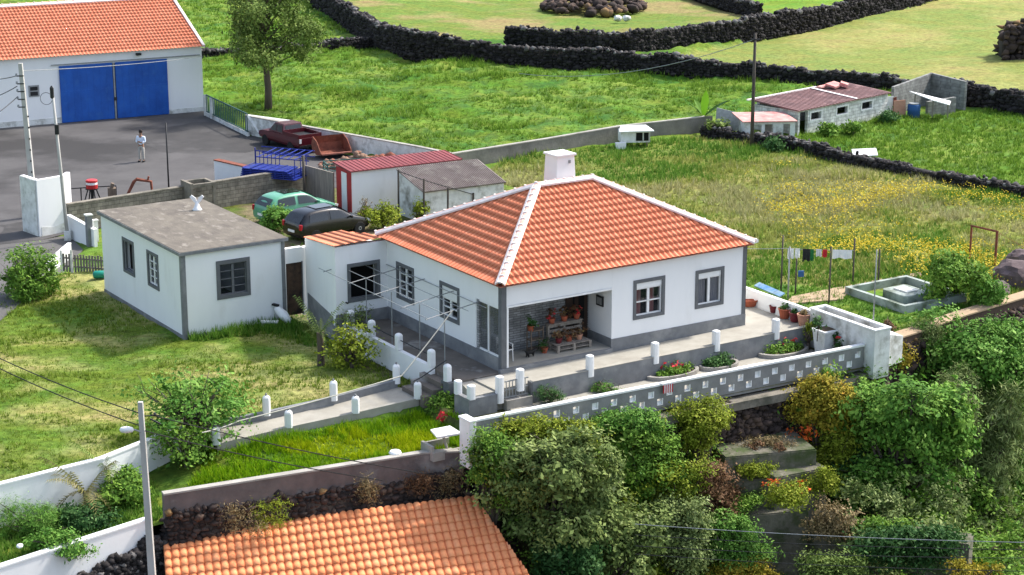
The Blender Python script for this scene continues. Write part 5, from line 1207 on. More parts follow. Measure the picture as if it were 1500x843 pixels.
for sg in (1, -1):
    cabq('side_window', [(-.45, sg * .775, 1.08), (.18, sg * .775, 1.08), (.18, sg * .685, 1.48), (-.35, sg * .685, 1.48)]); cabq('side_window', [(.25, sg * .775, 1.08), (.92, sg * .775, 1.08), (.55, sg * .685, 1.48), (.25, sg * .685, 1.48)])
    mb = MB(); mb.obox((-2.46, sg * .72, .82), (.05, .14, .26)); mb.build('tail_light', 'lamp_lens', pu)
    for sx in (-1.45, 1.5): wheel(pu, sx, sg * .74, .35, .22)
mb = MB(); mb.box(-2.55, -2.46, -.8, .8, .42, .55); mb.build('bumper', 'dark_metal', pu); pu.scale = (.93, .93, .93)
# loader bucket and rubble
bk_ = thing('loader_bucket', 'rusty red loader bucket lying open beside the pickup', 'bucket', W(487, 230, -1), math.radians(28))
mb = MB(); prof = [(0, .95), (.55, 1.15), (.75, .75), (.65, .3), (.1, .2), (-.65, .32)]
for (x0, x1_) in ((-.95, -.90), (.90, .95)): mb.extr([(x0, -a, b) if False else (x0, a, b) for a, b in prof], (.05, 0, 0))
for i in range(1, len(prof) - 1):
    a, b = prof[i], prof[i + 1]; mb.extr([(-.9, a[0], a[1]), (-.9, b[0], b[1]), (-.9, b[0], b[1] - .05), (-.9, a[0] + .03, a[1] - .04)], (1.8, 0, 0))
mb.build('bucket', 'rust', bk_)
mb = MB(); mb.box(-.9, .9, -.72, -.62, .28, .36); mb.build('cutting_edge', 'rust_light', bk_)
Pn = []
for i in range(160):
    a = rng.random() * 6.28; r_ = rng.random() ** .6; Pn.append((math.cos(a) * r_ * 2.4, math.sin(a) * r_ * 1.2, .75 * (1 - r_) * (1 + .3 * math.cos(a)) - .05))
V, Fc, rn = stones(np.array(Pn), .10 + .14 * rng.random(160), .35)
ob = fastmesh('rubble_heap', V, Fc, rn, 'debris', nv=3); ob.location = W(520, 246, -1); ob.rotation_euler = (0, 0, -.6); tag(ob, 'heap of reddish-brown rubble between the bucket and the red-roofed shed', 'rubble', kind=None)
Pn2 = np.array([(-1.6 + 3.2 * rng.random(), -.5 + rng.random(), 0) for _ in range(120)]); Pn2[:, 2] = .75 - .25 * abs(Pn2[:, 0])
V, Fc, rn = stones(Pn2, .12 + .16 * rng.random(120), .3); ob = fastmesh('earth_mound', V, Fc, rn, 'rust', nv=3); ob.location = W(562, 250, -1.1); ob.rotation_euler = (0, 0, -.9); tag(ob, 'dark brown earth mound against the pale wall', 'mound')
gf = thing('green_frame', 'dark green metal frame in front of the rubble heap', 'metal frame', W(480, 266, -1), .35)
mb = MB()
for x in (0, 1.5, 3.0):
    for y in (0, .9): mb.box(x, x + .05, y, y + .05, 0, .9)
for z in (.5, .7, .88):
    for y in (0, .9): mb.box(0, 3.05, y + .051, y + .09, z, z + .05)
    for x in (0, 3.0): mb.box(x, x + .05, .09, .9, z, z + .05)
mb.build('bars', 'green_metal', gf)
# blue bed frames
bf = thing('blue_racks', 'stack of bright blue steel racks on the short white wall', 'metal racks', W(352, 258, .1) + Vector((0, 0, -1.28)), math.radians(-22))
mb = MB()
for k in range(5): mb.prism([(0 + k * .03, 0), (3.0 - k * .1, -.0), (3.0 - k * .12, 1.3), (.1 + k * .03, 1.3)], 1.22 + k * .09, 1.27 + k * .09)
for k in range(5):
    for j in range(7): mb.box(.1 + j * .45, .14 + j * .45, .0, 1.3, 1.272 + k * .09, 1.302 + k * .09)
mb.build('stacked_frame', 'blue', bf)
mb = MB()
for j in range(7): mb.tube((.05 + j * .22, 1.5, 1.25), (.05 + j * .22, 1.5, 2.2), .022, n=5)
for j in range(3): mb.tube((2.9, .2 + j * .6, 1.3), (2.9, .2 + j * .6, 2.2), .022, n=5)
for (y, z) in ((1.5, 2.2), (.9, 2.25), (.2, 2.2), (1.5, 1.9), (2.1, 2.3), (2.1, 2.0)): mb.tube((.8 if y < 1.4 else .05, y, z), (3.0, y, z), .028, n=5)
for j in range(6): mb.tube((.9 + j * .4, .2, 2.2), (.9 + j * .4, 2.1, 2.3), .026, n=5)
mb.tube((.02, 1.5, 1.2), (.02, 1.5, 2.35), .03, n=5)
mb.build('upright_frame', 'blue', bf); bf.scale = (1.05, 1.05, 1.05)
# green railing and leaning white panel by the fence
rg = thing('metal_railing', 'dark green upright-bar railing at the corner of the asphalt yard', 'railing', W(303, 170, -1), ang(W(303, 170, -1), W(364, 200, -1)))
LR = (W(303, 170, -1) - W(364, 200, -1)).length
mb = MB(); k = .0
while k < LR: mb.box(k, k + .06, -.02, .02, .25, 1.35); k += .32
mb.box(0, LR, -.03, .03, 1.3, 1.36); mb.box(0, LR, -.03, .03, .25, .31); mb.build('bars', 'green_metal', rg); mb = MB(); mb.box(0, LR, -.08, .08, -.1, .22); mb.build('base', 'white_dirty', rg)
mb = MB(); mb.box(-.25, -.1, -.1, .1, 0, 1.3); mb.box(.9, 1.2, -.1, .1, 0, 1.3); mb.build('post', 'white_dirty', rg)
lp = thing('leaning_panel', 'pale bent sheet panel leaning at the end of the green railing', 'panel', W(375, 200, -1), ang(W(372, 205, -1), W(450, 205, -1)))
mb = MB(); mb.extr([(-.6, .3, 1.25), (.5, .2, 1.0), (1.3, -.3, .0), (.35, -.35, .0)], (0, .05, .02)); mb.extr([(-.6, .3, 1.25), (2.2, .9, .75), (1.9, .4, .35), (.5, .2, .6)], (0, .05, .02)); mb.build('sheet', 'white_dirty', lp)
# drum on stand, railing, excavator arm
dm = thing('drum_stand', 'red and white drum on a black tripod stand behind the block wall', 'drum', W(136, 300, -1), 0)
mb = MB(); mb.lathe([(.29, 1.05), (.29, 1.17)], n=16); d_ = mb.build('drum_band', 'white_paint', dm); mb = MB(); mb.lathe([(.30, .85), (.30, 1.049)], n=16); mb.lathe([(.30, 1.171), (.3, 1.26), (.25, 1.29)], n=16); mb.build('drum', 'red_plastic', dm)
mb = MB()
for a in range(4): c, s = math.cos(a * 1.57 + .6), math.sin(a * 1.57 + .6); mb.tube((c * .5, s * .5, 0), (c * .2, s * .2, .85), .035, n=5)
mb.tube((0, 0, .1), (0, 0, .85), .08, n=8); mb.lathe([(.33, .80), (.33, .848)], n=16); mb.build('stand', 'dark_metal', dm)
rl2 = thing('low_railing', 'low dark railing around the red and white drum', 'railing', W(104, 300, -1), .3)
mb = MB(); mb.box(-.3, 2.3, -.02, .02, .8, .85)
for x in (-.3, .5, 2.25): mb.box(x, x + .06, -.02, .02, 0, .8)
mb.build('bars', 'dark_metal', rl2)
ex = thing('digger_arm', 'rusty bent digger arm behind the block wall', 'digger arm', W(186, 303, -1), .25)
mb = MB(); mb.path([(0, 0, .5), (.4, 0, 1.25), (.55, 0, 1.38), (1.25, 0, 1.22), (1.3, 0, .45)], [.07, .085, .09, .08, .06], 6); mb.tube((1.1, 0, 1.3), (1.15, 0, 1.5), .05); mb.build('arm', 'rust', ex)
mb = MB(); mb.box(-.9, -.5, -.2, .2, 0, 1.0); mb.obox((-.7, 0, 1.05), (.15, .3, .4), 0, 0, .3); mb.build('mount', 'wood', ex)
# ================================================================== PERSON
def skin_body(name, pts, edges, rad, m, parent, sub=2):
    me = bpy.data.meshes.new(name); me.from_pydata(pts, edges, []); o = bpy.data.objects.new(name, me); COL.objects.link(o); o.parent = parent
    me.materials.append(MATS[m])
    md = o.modifiers.new('skin', 'SKIN'); md.use_smooth_shade = True
    for i, r_ in enumerate(rad): me.skin_vertices[0].data[i].radius = (r_, r_ * .9) if not isinstance(r_, tuple) else r_
    me.skin_vertices[0].data[0].use_root = True
    s = o.modifiers.new('sub', 'SUBSURF'); s.levels = s.render_levels = sub
    return o
pe = thing('person', 'person in a pale blue shirt and light trousers standing in the yard with arms folded', 'person', W(208, 237, -1), math.radians(-12))
pt_ = [(0, 0, .93), (0, 0, 1.15), (0, 0, 1.38), (0, .0, 1.50), (0, -.01, 1.62), (0, -.01, 1.70),
       (-.10, 0, .86), (-.11, -.02, .48), (-.11, .01, .08), (-.12, -.13, .04), (.10, 0, .86), (.11, -.02, .48), (.12, .01, .08), (.13, -.13, .04),
       (-.20, 0, 1.40), (-.25, -.03, 1.13), (-.08, -.23, 1.16), (.04, -.25, 1.2), (.20, 0, 1.40), (.25, -.03, 1.13), (.08, -.20, 1.12), (-.04, -.22, 1.14)]
ed = [(0, 1), (1, 2), (2, 3), (3, 4), (4, 5), (0, 6), (6, 7), (7, 8), (8, 9), (0, 10), (10, 11), (11, 12), (12, 13), (2, 14), (14, 15), (15, 16), (16, 17), (2, 18), (18, 19), (19, 20), (20, 21)]
rd_ = [(.13, .10), (.13, .09), (.15, .10), .055, .095, .085, .085, .06, .04, .04, .085, .06, .04, .04, .06, .045, .035, .035, .06, .045, .035, .035]
skin_body('body', pt_, ed, rd_, 'skin', pe)
skin_body('shirt', [(0, 0, .90), (0, 0, 1.15), (0, 0, 1.38), (0, 0, 1.45), (-.20, 0, 1.40), (-.26, -.03, 1.13), (-.12, -.20, 1.15), (.20, 0, 1.40), (.26, -.03, 1.13), (.12, -.18, 1.12)],
          [(0, 1), (1, 2), (2, 3), (2, 4), (4, 5), (5, 6), (2, 7), (7, 8), (8, 9)], [(.17, .13), (.165, .12), (.175, .125), (.09, .08), .075, .062, .052, .075, .062, .052], 'shirt', pe)
skin_body('trousers', [(0, 0, .97), (0, 0, .90), (-.10, 0, .84), (-.11, -.02, .48), (-.115, .01, .10), (.10, 0, .84), (.11, -.02, .48), (.12, .01, .10)],
          [(0, 1), (1, 2), (2, 3), (3, 4), (1, 5), (5, 6), (6, 7)], [(.15, .115), (.15, .12), .105, .08, .065, .105, .08, .065], 'trousers', pe)
mb = MB(); mb.lathe([(.10, 1.64), (.108, 1.70), (.095, 1.77), (.05, 1.81), (.005, 1.815)], (0, .015, 0), 12); mb.build('hair', 'hair', pe, smooth=True)
mb = MB()
for x in (-.12, .13): mb.obox((x, -.06, .04), (.10, .27, .08))
mb.build('shoes', 'rubber', pe, bevel=.02)
# ================================================================== FIELD THINGS
def wpts(L, z=-1.0): return [tuple(W(p[0], p[1], p[2] if len(p) > 2 else z)) for p in L]
stone_wall('lava_wall', 'tall long dark dry stone wall running across behind the green field', wpts([(430, -14), (485, 28), (530, 60), (560, 80), (600, 93), (660, 100), (720, 103), (850, 111)]), [.9, 1.0, 1.15, 1.35, 1.4, 1.3, .95, .85], .8, .155)
stone_wall('lava_wall', 'dark dry stone wall continuing right from the crossing to behind the far sheds', wpts([(852, 111), (950, 114), (1100, 120), (1180, 126), (1330, 140)]), [.85, .72, .25, .2, .15], .75, .15)
stone_wall('lava_wall', 'dark dry stone wall at the right edge beyond the grey block enclosure', wpts([(1400, 152), (1450, 160), (1540, 172)]), [.35, .3, .25], 1.0, .15)
stone_wall('lava_wall', 'low greyish dry stone wall behind the lone leafy tree', wpts([(296, 96), (400, 88), (480, 80), (545, 76)]), [-.05, -.05, .0, .1], .9, .14, light_top=.4)
stone_wall('lava_wall', 'dark dry stone wall between the two upper pastures, rising to the right', wpts([(742, 76), (820, 80), (925, 82), (1020, 69), (1100, 59), (1207, 39), (1313, 14), (1390, -4)]), [.8, .85, .8, .75, .75, .7, .7, .7], .8, .16)
stone_wall('lava_wall', 'short thin stone wall at the top edge joining the upper pasture wall', wpts([(1005, -8), (1050, 6), (1110, 27)]), [-.1, -.1, .2], .8, .15)
stone_wall('low_lava_wall', 'low dark stone wall between the meadow and the right-hand green field', wpts([(1120, 213), (1180, 222), (1250, 241), (1330, 256), (1420, 274), (1560, 300)]), [-.5, -.45, -.45, -.45, -.5, -.5], .7, .13)
stone_wall('low_lava_wall', 'low dark stone wall in front of the leaning grey panel', wpts([(1030, 199), (1085, 208), (1128, 216)]), [-.55, -.5, -.45], .6, .12)
# rock pile, stone hut
P = []; 
for _ in range(420):
    a = rng.random() * 6.28; r_ = rng.random() ** .6; P.append((math.cos(a) * r_ * 4.6, math.sin(a) * r_ * 5.5, 1.5 * (1 - r_ ** 1.5)))
V, Fc, rn = stones(np.array(P), .18 + .3 * rng.random(420), .3); ob = fastmesh('rock_pile', V, Fc, rn, 'lava_brown', nv=3); ob.location = W(868, 8, -1); tag(ob, 'long heap of dark volcanic rocks in the upper pasture', 'rock pile')
for (dx, lb) in ((0, 'left of two white boulders at the foot of the rock pile'), (.75, 'right of two white boulders at the foot of the rock pile')):
    mb = MB(); blob(mb, (0, 0, .1), .34, 5 + int(dx * 10), 2, (1.2, .9, .8), .12); tag(mb.build('boulder', 'white_dirty', loc=W(905, 29, -1) + Vector((dx, 0, 0))), lb, 'boulder')
sh = W(1484, 86, -1)
stone_wall('stone_hut', 'ruined dark stone hut at the right edge of the upper pasture', [(sh.x - .9, sh.y, -1.), (sh.x + 4, sh.y - .3, -1.)], [1.2, 2.6], 3.2, .28, m='lava_brown', cat='ruin')
# hutch
hx = thing('white_hutch', 'small white hutch with a flat lid and two dark openings by the field wall', 'hutch', W(929, 216, -1), .12)
mb = MB(); mb.box(-.85, .85, -.4, .6, .35, 1.0); mb.build('box', 'white_dirty', hx); mb = MB(); mb.prism([(-1.0, -.6), (1.05, -.55), (.8, .75), (-.7, .7)], [1.0, 1.0, 1.1, 1.1], [1.06, 1.06, 1.16, 1.16]); mb.build('lid', 'white_paint', hx)
mb = MB(); mb.box(.02, .4, -.43, -.402, .45, .92); mb.box(.48, .75, -.43, -.402, .45, .92); mb.build('opening', 'dark_interior', hx)
mb = MB(); mb.box(-1.2, -.6, -.7, -.42, .05, .4); mb.build('trough', 'white_paint', hx); mb = MB()
for x in (-.7, .65): mb.box(x, x + .08, -.3, -.2, -.1, .35)
mb.build('leg', 'wood', hx)
# white sheet on wall
ps = thing('white_sheet', 'white rectangular sheet panel resting on the low stone wall', 'panel', W(1266, 238, -1), -.15)
mb = MB(); mb.obox((0, 0, .55), (1.35, .9, .06), .1, .25, -.06); mb.build('sheet', 'white_paint', ps); mb = MB(); mb.box(-.5, -.4, .1, .2, 0, .6); mb.box(.35, .45, .1, .2, 0, .6); mb.build('support', 'wood', ps)
# far shed
fa, fb = W(1168, 200, -1), W(1299, 172, -1)
fs = thing('farm_shed', 'long whitewashed block shed with a purplish sheet roof and three small windows', 'shed', fa, ang(fa, fb))
LFs = (fb - fa).length; DF = 3.3
mb = MB(); wall_holes(mb, (0, 0), X2, Y2, LFs, -.2, 1.5, .2, [(.02 * LFs, .105 * LFs, -.2, 1.4), (.135 * LFs, .25 * LFs, .8, 1.25), (.42 * LFs, .54 * LFs, .8, 1.25), (.70 * LFs, .82 * LFs, .8, 1.25)])
mb.box(0, .2, .201, DF, -.2, 1.5); mb.box(LFs - .2, LFs, .201, DF, -.2, 1.5); mb.box(.2, LFs - .2, DF - .2, DF, -.2, 1.6); mb.build('wall', 'block_white', fs)
for (a, b) in ((.135, .25), (.42, .54), (.70, .82)):
    mb = MB(); frame_bars(mb, (0, 0), X2, nF, a * LFs - .08, b * LFs + .08, .72, 1.33, .09, -.05, .03); mb.build('window_frame', 'white_paint', fs)
mb = MB(); mb.prism([(-.25, -.2), (LFs + .1, -.2), (LFs + .1, DF + .1), (-.25, DF + .1)], [1.52, 1.52, 1.74, 1.74], [1.58, 1.58, 1.80, 1.80]); r_ = mb.build('roof', 'purple_roof', fs)
mb = MB()
for k in range(30): mb.tube((-.2 + k * LFs / 29, -.2, 1.585), (-.2 + k * LFs / 29, DF + .1, 1.81), .02, n=5)
mb.build('roof_rib', 'purple_roof', r_)
mb = MB(); mb.extr([(LFs * .60, -.2, 1.61), (LFs * .625, -.2, 1.61), (LFs * .625, DF, 1.84), (LFs * .60, DF, 1.84)], (0, 0, .03)); mb.obox((LFs * .3, DF + .05, 1.84), (LFs * .75, .12, .08)); mb.build('roof_strip', 'mortar', r_)
mb = MB(); mb.obox((LFs * .78, DF * .8, 1.95), (1.2, .7, .12), .2, .2); mb.obox((LFs * .84, DF * .7, 1.95), (.7, .5, .2), .6, .3); mb.obox((LFs * .70, DF * .9, 1.9), (1.0, .3, .1), .1); mb.build('roof_scrap', 'pink_roof', r_)
fl0, fl1 = W(1100, 207, -1), W(1166, 209, -1)
le = thing('lean_to', 'small whitewashed lean-to with a faded pink roof left of the purplish-roofed shed', 'shed', fl0, .08)
mb = MB(); Ll = 2.7; wall_holes(mb, (-.4, 0), X2, Y2, Ll + .3, -.2, 1.12, .15, [(.55, 1.0, .2, .98), (1.2, 1.7, .1, .98), (2.3, 2.7, -.1, .98)]); mb.box(-.4, -.25, .16, 1.8, -.2, 1.12); mb.build('wall', 'white_dirty', le)
mb = MB(); mb.prism([(-.55, -.15), (2.7, -.15), (2.3, 2.0), (-.8, 2.0)], [1.13, 1.13, 1.3, 1.3], [1.19, 1.19, 1.36, 1.36]); mb.build('roof', 'pink_roof', le)
mb = MB(); mb.box(.85, 1.25, .2, .22, .2, .98); mb.build('shutter', 'wood_grey', le)
gp = thing('grey_panel', 'blank grey panel leaning left of the pink-roofed lean-to', 'panel', W(1068, 196, -1), -.2)
mb = MB(); mb.extr([(-.85, 0, .35), (.85, -.1, .12), (1.0, .1, 1.15), (-.8, .2, 1.5)], (0, .05, 0)); mb.build('sheet', 'galv', gp)
# block enclosure
be = wallthing('block_enclosure', 'roofless grey block-walled pen at the right end of the far sheds', 'pen', [W(1306, 168, -1), W(1362, 152, -1), W(1413, 162, -1)], [.75, 1.0, .85], .2, 'block_far')
sc_ = thing('sheet_shelter', 'tilted white sheet roof on thin posts inside the block pen', 'shelter', W(1360, 172, -1), 0)
mb = MB(); mb.prism([(-1.1, .9), (1.3, -.2), (1.0, -1.2), (.0, -.9)], [1.45, 1.0, .95, 1.2], [1.5, 1.05, 1.0, 1.25]); mb.build('sheet', 'white_paint', sc_); mb = MB()
for (x, y, h) in ((-.8, .6, 1.4), (.05, -.75, 1.15), (.95, -.95, .95), (1.1, -.2, 1.0)): mb.box(x, x + .07, y, y + .07, 0, h)
mb.build('post', 'wood_grey', sc_)
lw = wallthing('low_block_wall', 'low rough block wall in front of the white sheet shelter', 'wall', [W(1357, 170, -1), W(1398, 164, -1)], [-.1, -.05], .2, 'block_far')
bb = thing('blue_barrel', 'blue barrel beside the orange board near the block pen', 'barrel', W(1338, 173, -1), 0)
mb = MB(); mb.lathe([(.36, 0), (.4, .05), (.4, .45), (.42, .5), (.4, .55), (.4, .82), (.3, .88)], n=16); mb.build('drum', 'blue_plank' if False else 'cloth_blue', bb, smooth=True); mb = MB(); mb.lathe([(.32, .885), (.32, .93)], n=14); mb.build('lid', 'galv', bb)
for (x, y, wd, hh, m, nm, lb, ct) in ((1318, 173, .8, 1.1, 'pot_pale', 'board', 'pinkish-orange upright board between the shed and the blue barrel', 'board'), (1311, 172, .25, 1.25, 'rust', 'board', 'narrow rust-red board beside the pinkish one', 'board'), (1303, 172, .55, 1.3, 'white_dirty', 'door_panel', 'white broken door panel at the end of the far shed', 'panel')):
    t = thing(nm, lb, ct, W(x, y, -1), .15); mb = MB(); mb.extr([(-wd / 2, 0, 0), (wd / 2, 0, 0), (wd / 2 - .03, .15, hh), (-wd / 2 + .02, .15, hh - .05)], (0, .05, 0)); mb.build('board', m, t)
# ================================================================== RIGHT GARDEN
pd = thing('pond_tank', 'square concrete pond with a round-cornered plinth block in the middle', 'pond', K(19.05, -.35, -.65), PHI)
mb = MB(); a_, b_ = 3.45, 3.55
mb.box(0, .18, 0, b_, -.2, .35); mb.box(a_ - .18, a_, 0, b_, -.2, .35); mb.box(.18, a_ - .18, 0, .18, -.2, .35); mb.box(.18, a_ - .18, b_ - .18, b_, -.2, .35); mb.build('basin_wall', 'pond_wall', pd)
mb = MB(); mb.box(.18, a_ - .18, .18, b_ - .18, -.2, .0); mb.build('water', 'water', pd)
mb = MB(); mb.prism([(.95, 1.1), (1.1, .95), (2.2, .95), (2.35, 1.1), (2.35, 2.3), (2.2, 2.45), (1.1, 2.45), (.95, 2.3)], 0, .38); bl = mb.build('centre_block', 'pond_wall', pd, bevel=.03); mb = MB(); mb.prism([(1.35, 1.3), (1.95, 1.3), (1.95, 2.1), (1.35, 2.1)], .382, .44); mb.build('block_top', 'white_dirty', bl)
# clothes line
posts = [(1144, 428, 345, 'pole_wood'), (1154, 440, 362, 'galv'), (1165, 432, 372, 'pole_wood'), (1214, 446, 362, 'pole_wood'), (1249, 418, 350, 'pole_wood'), (1286, 420, 365, 'pole_wood')]
lbs = ['dark post furthest left of the washing line posts', 'pale post left of the washing line laundry', 'dark post below the first white laundry, with a blue peg bag', 'dark post in the middle of the washing line beside the red cloth', 'dark post at the right end of the hanging laundry', 'dark post right of the laundry, next to the pond']
pp = []
for (x, y, yt, m), lb in zip(posts, lbs):
    b_ = W(x, y, -.65); t, h = pole('line_post', lb, b_, yt, .04, .035, m, cat='post'); pp.append((b_, h))
mb = MB(); mb.obox((.0, -.08, .95), (.24, .1, .26)); 
pb = thing('peg_bag', 'small blue bag hanging on a washing line post', 'bag', W(1167, 432, -.65) + Vector((.12, -.1, 0)), 0); mb.M = None; mb.build('bag', 'cloth_blue', pb, bevel=.02)
l0 = pp[1][0] + Vector((0, 0, pp[1][1] - .03)); l1 = pp[4][0] + Vector((0, 0, pp[4][1] - .4))
l0 = W(1152, 366, l0.z); yv = l0.y
def onray(px_, py_, y):
    u = (px_ - 750) / F; v = (py_ - 421.5) / F; t = y / (C_ - v * S_); return Vector((u * t, y, H + t * (-S_ - v * C_)))
l0 = onray(1152, 364, pp[1][0].y); l1 = onray(1251, 367, pp[1][0].y + .8)
cable('washing_line', 'thin washing line carrying the laundry', [l0, l1], r=.01, sag=.03, m='galv', cat='washing line')
cable('washing_line', 'bare washing line running left behind the house', [l0, onray(1060, 362, pp[1][0].y + 1.2)], r=.012, sag=.05, m='galv', cat='washing line')
cl_ = [(0.02, .11, .42, 'cloth_white', 'white cloth hanging first from the left on the washing line'), (.13, .20, .40, 'cloth_white', 'white cloth hanging second from the left on the washing line'), (.24, .35, .5, 'cloth_black', 'black garment on the washing line'), (.355, .405, .5, 'cloth_green', 'green garment beside the black one on the washing line'), (.44, .52, .3, 'curtain', 'pale grey cloth beside the red one on the washing line'), (.535, .60, .33, 'cloth_red', 'small red cloth on the washing line'), (.68, .97, .36, 'cloth_white', 'wide white towel at the right end of the washing line')]
for (a, b, h, m, lb) in cl_:
    p, q = l0.lerp(l1, a), l0.lerp(l1, b); n = 8; vs = []; fs = []
    for i in range(n + 1):
        c = p.lerp(q, i / n) - p
        for j in range(4): vs.append((c.x, c.y + .04 * math.sin(i * 1.9 + a * 40) * j / 3, c.z - h * j / 3 * (1 + .08 * math.sin(i * 1.1 + a * 30))))
    for i in range(n):
        for j in range(3): fs.append((i * 4 + j, i * 4 + j + 1, i * 4 + j + 5, i * 4 + j + 4))
    mb = MB(); mb.add(vs, fs); ob = mb.build('laundry', m, loc=p); tag(ob, lb, 'laundry')
    sm = ob.modifiers.new('thick', 'SOLIDIFY'); sm.thickness = .012
rc = W(1104, 355, 1.0); oc = thing('orange_cloth', 'white and orange cloth hanging on the line beside the roof corner', 'cloth', onray(1103, 352, pp[1][0].y + .6), .3)
mb = MB(); mb.extr([(-.1, 0, .15), (.25, 0, 0), (.28, .05, -.12), (.0, .05, -.2), (-.15, 0, -.1)], (0, .03, 0)); mb.build('cloth', 'cloth_white', oc); mb = MB(); mb.extr([(-.05, -.02, .05), (.15, -.02, .0), (.1, -.02, -.08), (-.08, -.02, -.02)], (0, -.01, 0)); mb.build('patch', 'flower_orange', oc)
gl = thing('goal_posts', 'rusty goal-shaped frame standing in the yellow-flowered meadow', 'frame', W(1420, 386, -1), ang(W(1420, 386, -1), W(1457, 395, -1)))
gw_ = (W(1420, 386, -1) - W(1457, 395, -1)).length; hh = hgt(W(1420, 386, -1), 331)
mb = MB(); mb.tube((0, 0, 0), (0, 0, hh), .05, n=6); mb.tube((gw_, 0, 0), (gw_, 0, hh), .06, n=6); mb.tube((-.05, 0, hh), (gw_ + .05, 0, hh), .05, n=6); mb.build('frame', 'rust', gl)
cable('fence_wire', 'thin wire from the rusty frame towards the right edge', [W(1457, 395, -1) + Vector((0, 0, hh)), W(1560, 390, .4)], r=.008, sag=.1, m='rust', cat='wire')
bd = thing('blue_plank', 'blue and white plank lying behind the low boundary wall', 'plank', W(1127, 428, -.3), ang(W(1108, 418, -.3), W(1145, 434, -.3)))
mb = MB(); mb.obox((0, 0, .1), (1.9, .28, .05), 0, .4); mb.build('plank', 'blue_plank', bd)
for i, (x, y, r_, lb) in enumerate(((1488, 412, .85, 'biggest purplish boulder at the right edge beside the sandy path'), (1462, 428, .5, 'purplish boulder left of the biggest one at the right edge'), (1497, 385, .6, 'pale-topped boulder at the right edge behind the biggest one'))):
    mb = MB(); blob(mb, (0, 0, r_ * .5), r_, 20 + i, 3, (1.2, .9, .9), .10); ob = mb.build('boulder', 'purple_rock', loc=W(x, y + 8, -.7)); tag(ob, lb, 'boulder')
wallthing('garden_edge_wall', 'low stone retaining wall with a sandy top at the edge of the right-hand garden', 'wall', [K(14.4, -3.7, -1.2), K(15.7, -2.75, -1.2), K(17.8, -2.45, -1.2), K(20.5, -1.95, -1.2), K(25.1, -1.35, -1.2), K(32, -.8, -1.2)], [-.62, -.58, -.55, -.5, -.45, -.4], .5, 'lava_brown', 'sand_path')
mb = MB(); mb.prism([tuple(W(x, y, -.6).xy) for x, y in ((1150, 447), (1235, 440), (1238, 434), (1260, 420), (1350, 405), (1348, 400), (1240, 420), (1160, 436))], -.7, -.55); tag(mb.build('dirt_path', 'sand_path'), kind='structure')
# ================================================================== PORCH AND TERRACE THINGS
def at_ab(a, b, z): return K(a, b, z)
cr = thing('garden_chair', 'white metal chair with a dark cushion just inside the open porch', 'chair', at_ab(.85, 1.0, .15), PHI + math.radians(-90))
for (x, y, h) in ((-.2, -.2, .85), (-.2, .2, .85), (.2, -.2, .62), (.2, .2, .62)):
    mb = MB(); mb.path([(x * 1.15, y, 0), (x, y, .42), (x * (1.25 if h > .8 else 1), y, h)], .018, 6); mb.build('leg', 'white_paint', cr)
mb = MB(); mb.box(-.22, .22, -.22, .22, .42, .45); mb.build('seat', 'white_paint', cr); mb = MB(); mb.box(-.2, .2, -.19, .19, .452, .54); mb.build('cushion', 'cloth_black', cr, bevel=.02)
mb = MB()
for y in (-.2, .2): mb.box(-.22, .22, y - .015, y + .015, .62, .645)
mb.box(-.27, -.235, -.2, .2, .6, .85); mb.build('backrest', 'white_paint', cr)
ct = thing('cat', 'black cat walking across the open porch floor', 'cat', at_ab(1.85, .85, .15), PHI + .1)
skin_body('body', [(0, 0, .2), (.14, 0, .2), (.22, 0, .24), (.28, 0, .26), (-.14, 0, .2), (-.22, 0, .24), (-.3, 0, .3), (-.38, 0, .3), (.13, .04, .1), (.15, .04, .01), (.11, -.04, .1), (.09, -.04, .01), (-.14, .04, .1), (-.17, .04, .01), (-.13, -.04, .1), (-.1, -.04, .01)],
          [(0, 1), (1, 2), (2, 3), (0, 4), (4, 5), (5, 6), (6, 7), (1, 8), (8, 9), (1, 10), (10, 11), (4, 12), (12, 13), (4, 14), (14, 15)], [.075, .07, .05, .045, .075, .03, .015, .012, .03, .018, .03, .018, .035, .018, .035, .018], 'fur_black', ct, 1)
mb = MB()
for y in (-.025, .025): mb.lathe([(.018, 0), (.002, .04)], (.27, y, .295), 6)
mb.build('ears', 'fur_black', ct)
ps_ = thing('pallet_stand', 'stepped plant stand made of wooden pallets at the back of the porch', 'plant stand', at_ab(2.9, 1.0, .15), PHI)
mb = MB()
for z in (.0, .16): 
    for k in range(4): mb.box(0, 1.5, -.35 + k * .17, -.25 + k * .17, z + .10, z + .125)
for x in (0, .7, 1.4):
    for y in (-.35, .2): mb.box(x, x + .1, y, y + .09, 0, .10); mb.box(x, x + .1, y, y + .09, .126, .26)
mb.build('pallet', 'wood_grey', ps_)
mb = MB()
for z in (.45, .62, .8): mb.box(0, 1.5, .28, .30, z, z + .1)
for x in (0, .7, 1.4): mb.box(x, x + .08, .301, .42, 0, .92)
mb.box(0, 1.5, .2, .5, .921, .95); mb.build('rack_board', 'wood_grey', ps_)
rk = thing('plant_rack', 'narrow wooden shelf rack with potted plants left of the pallets', 'shelf', at_ab(2.35, 1.35, .15), PHI)
mb = MB()
for z in (.1, .45, .8): mb.box(-.25, .3, -.15, .15, z, z + .03)
for x in (-.25, .27):
    for y in (-.15, .12): mb.box(x, x + .03, y, y + .03, 0, .95)
mb.build('shelf', 'wood', rk)
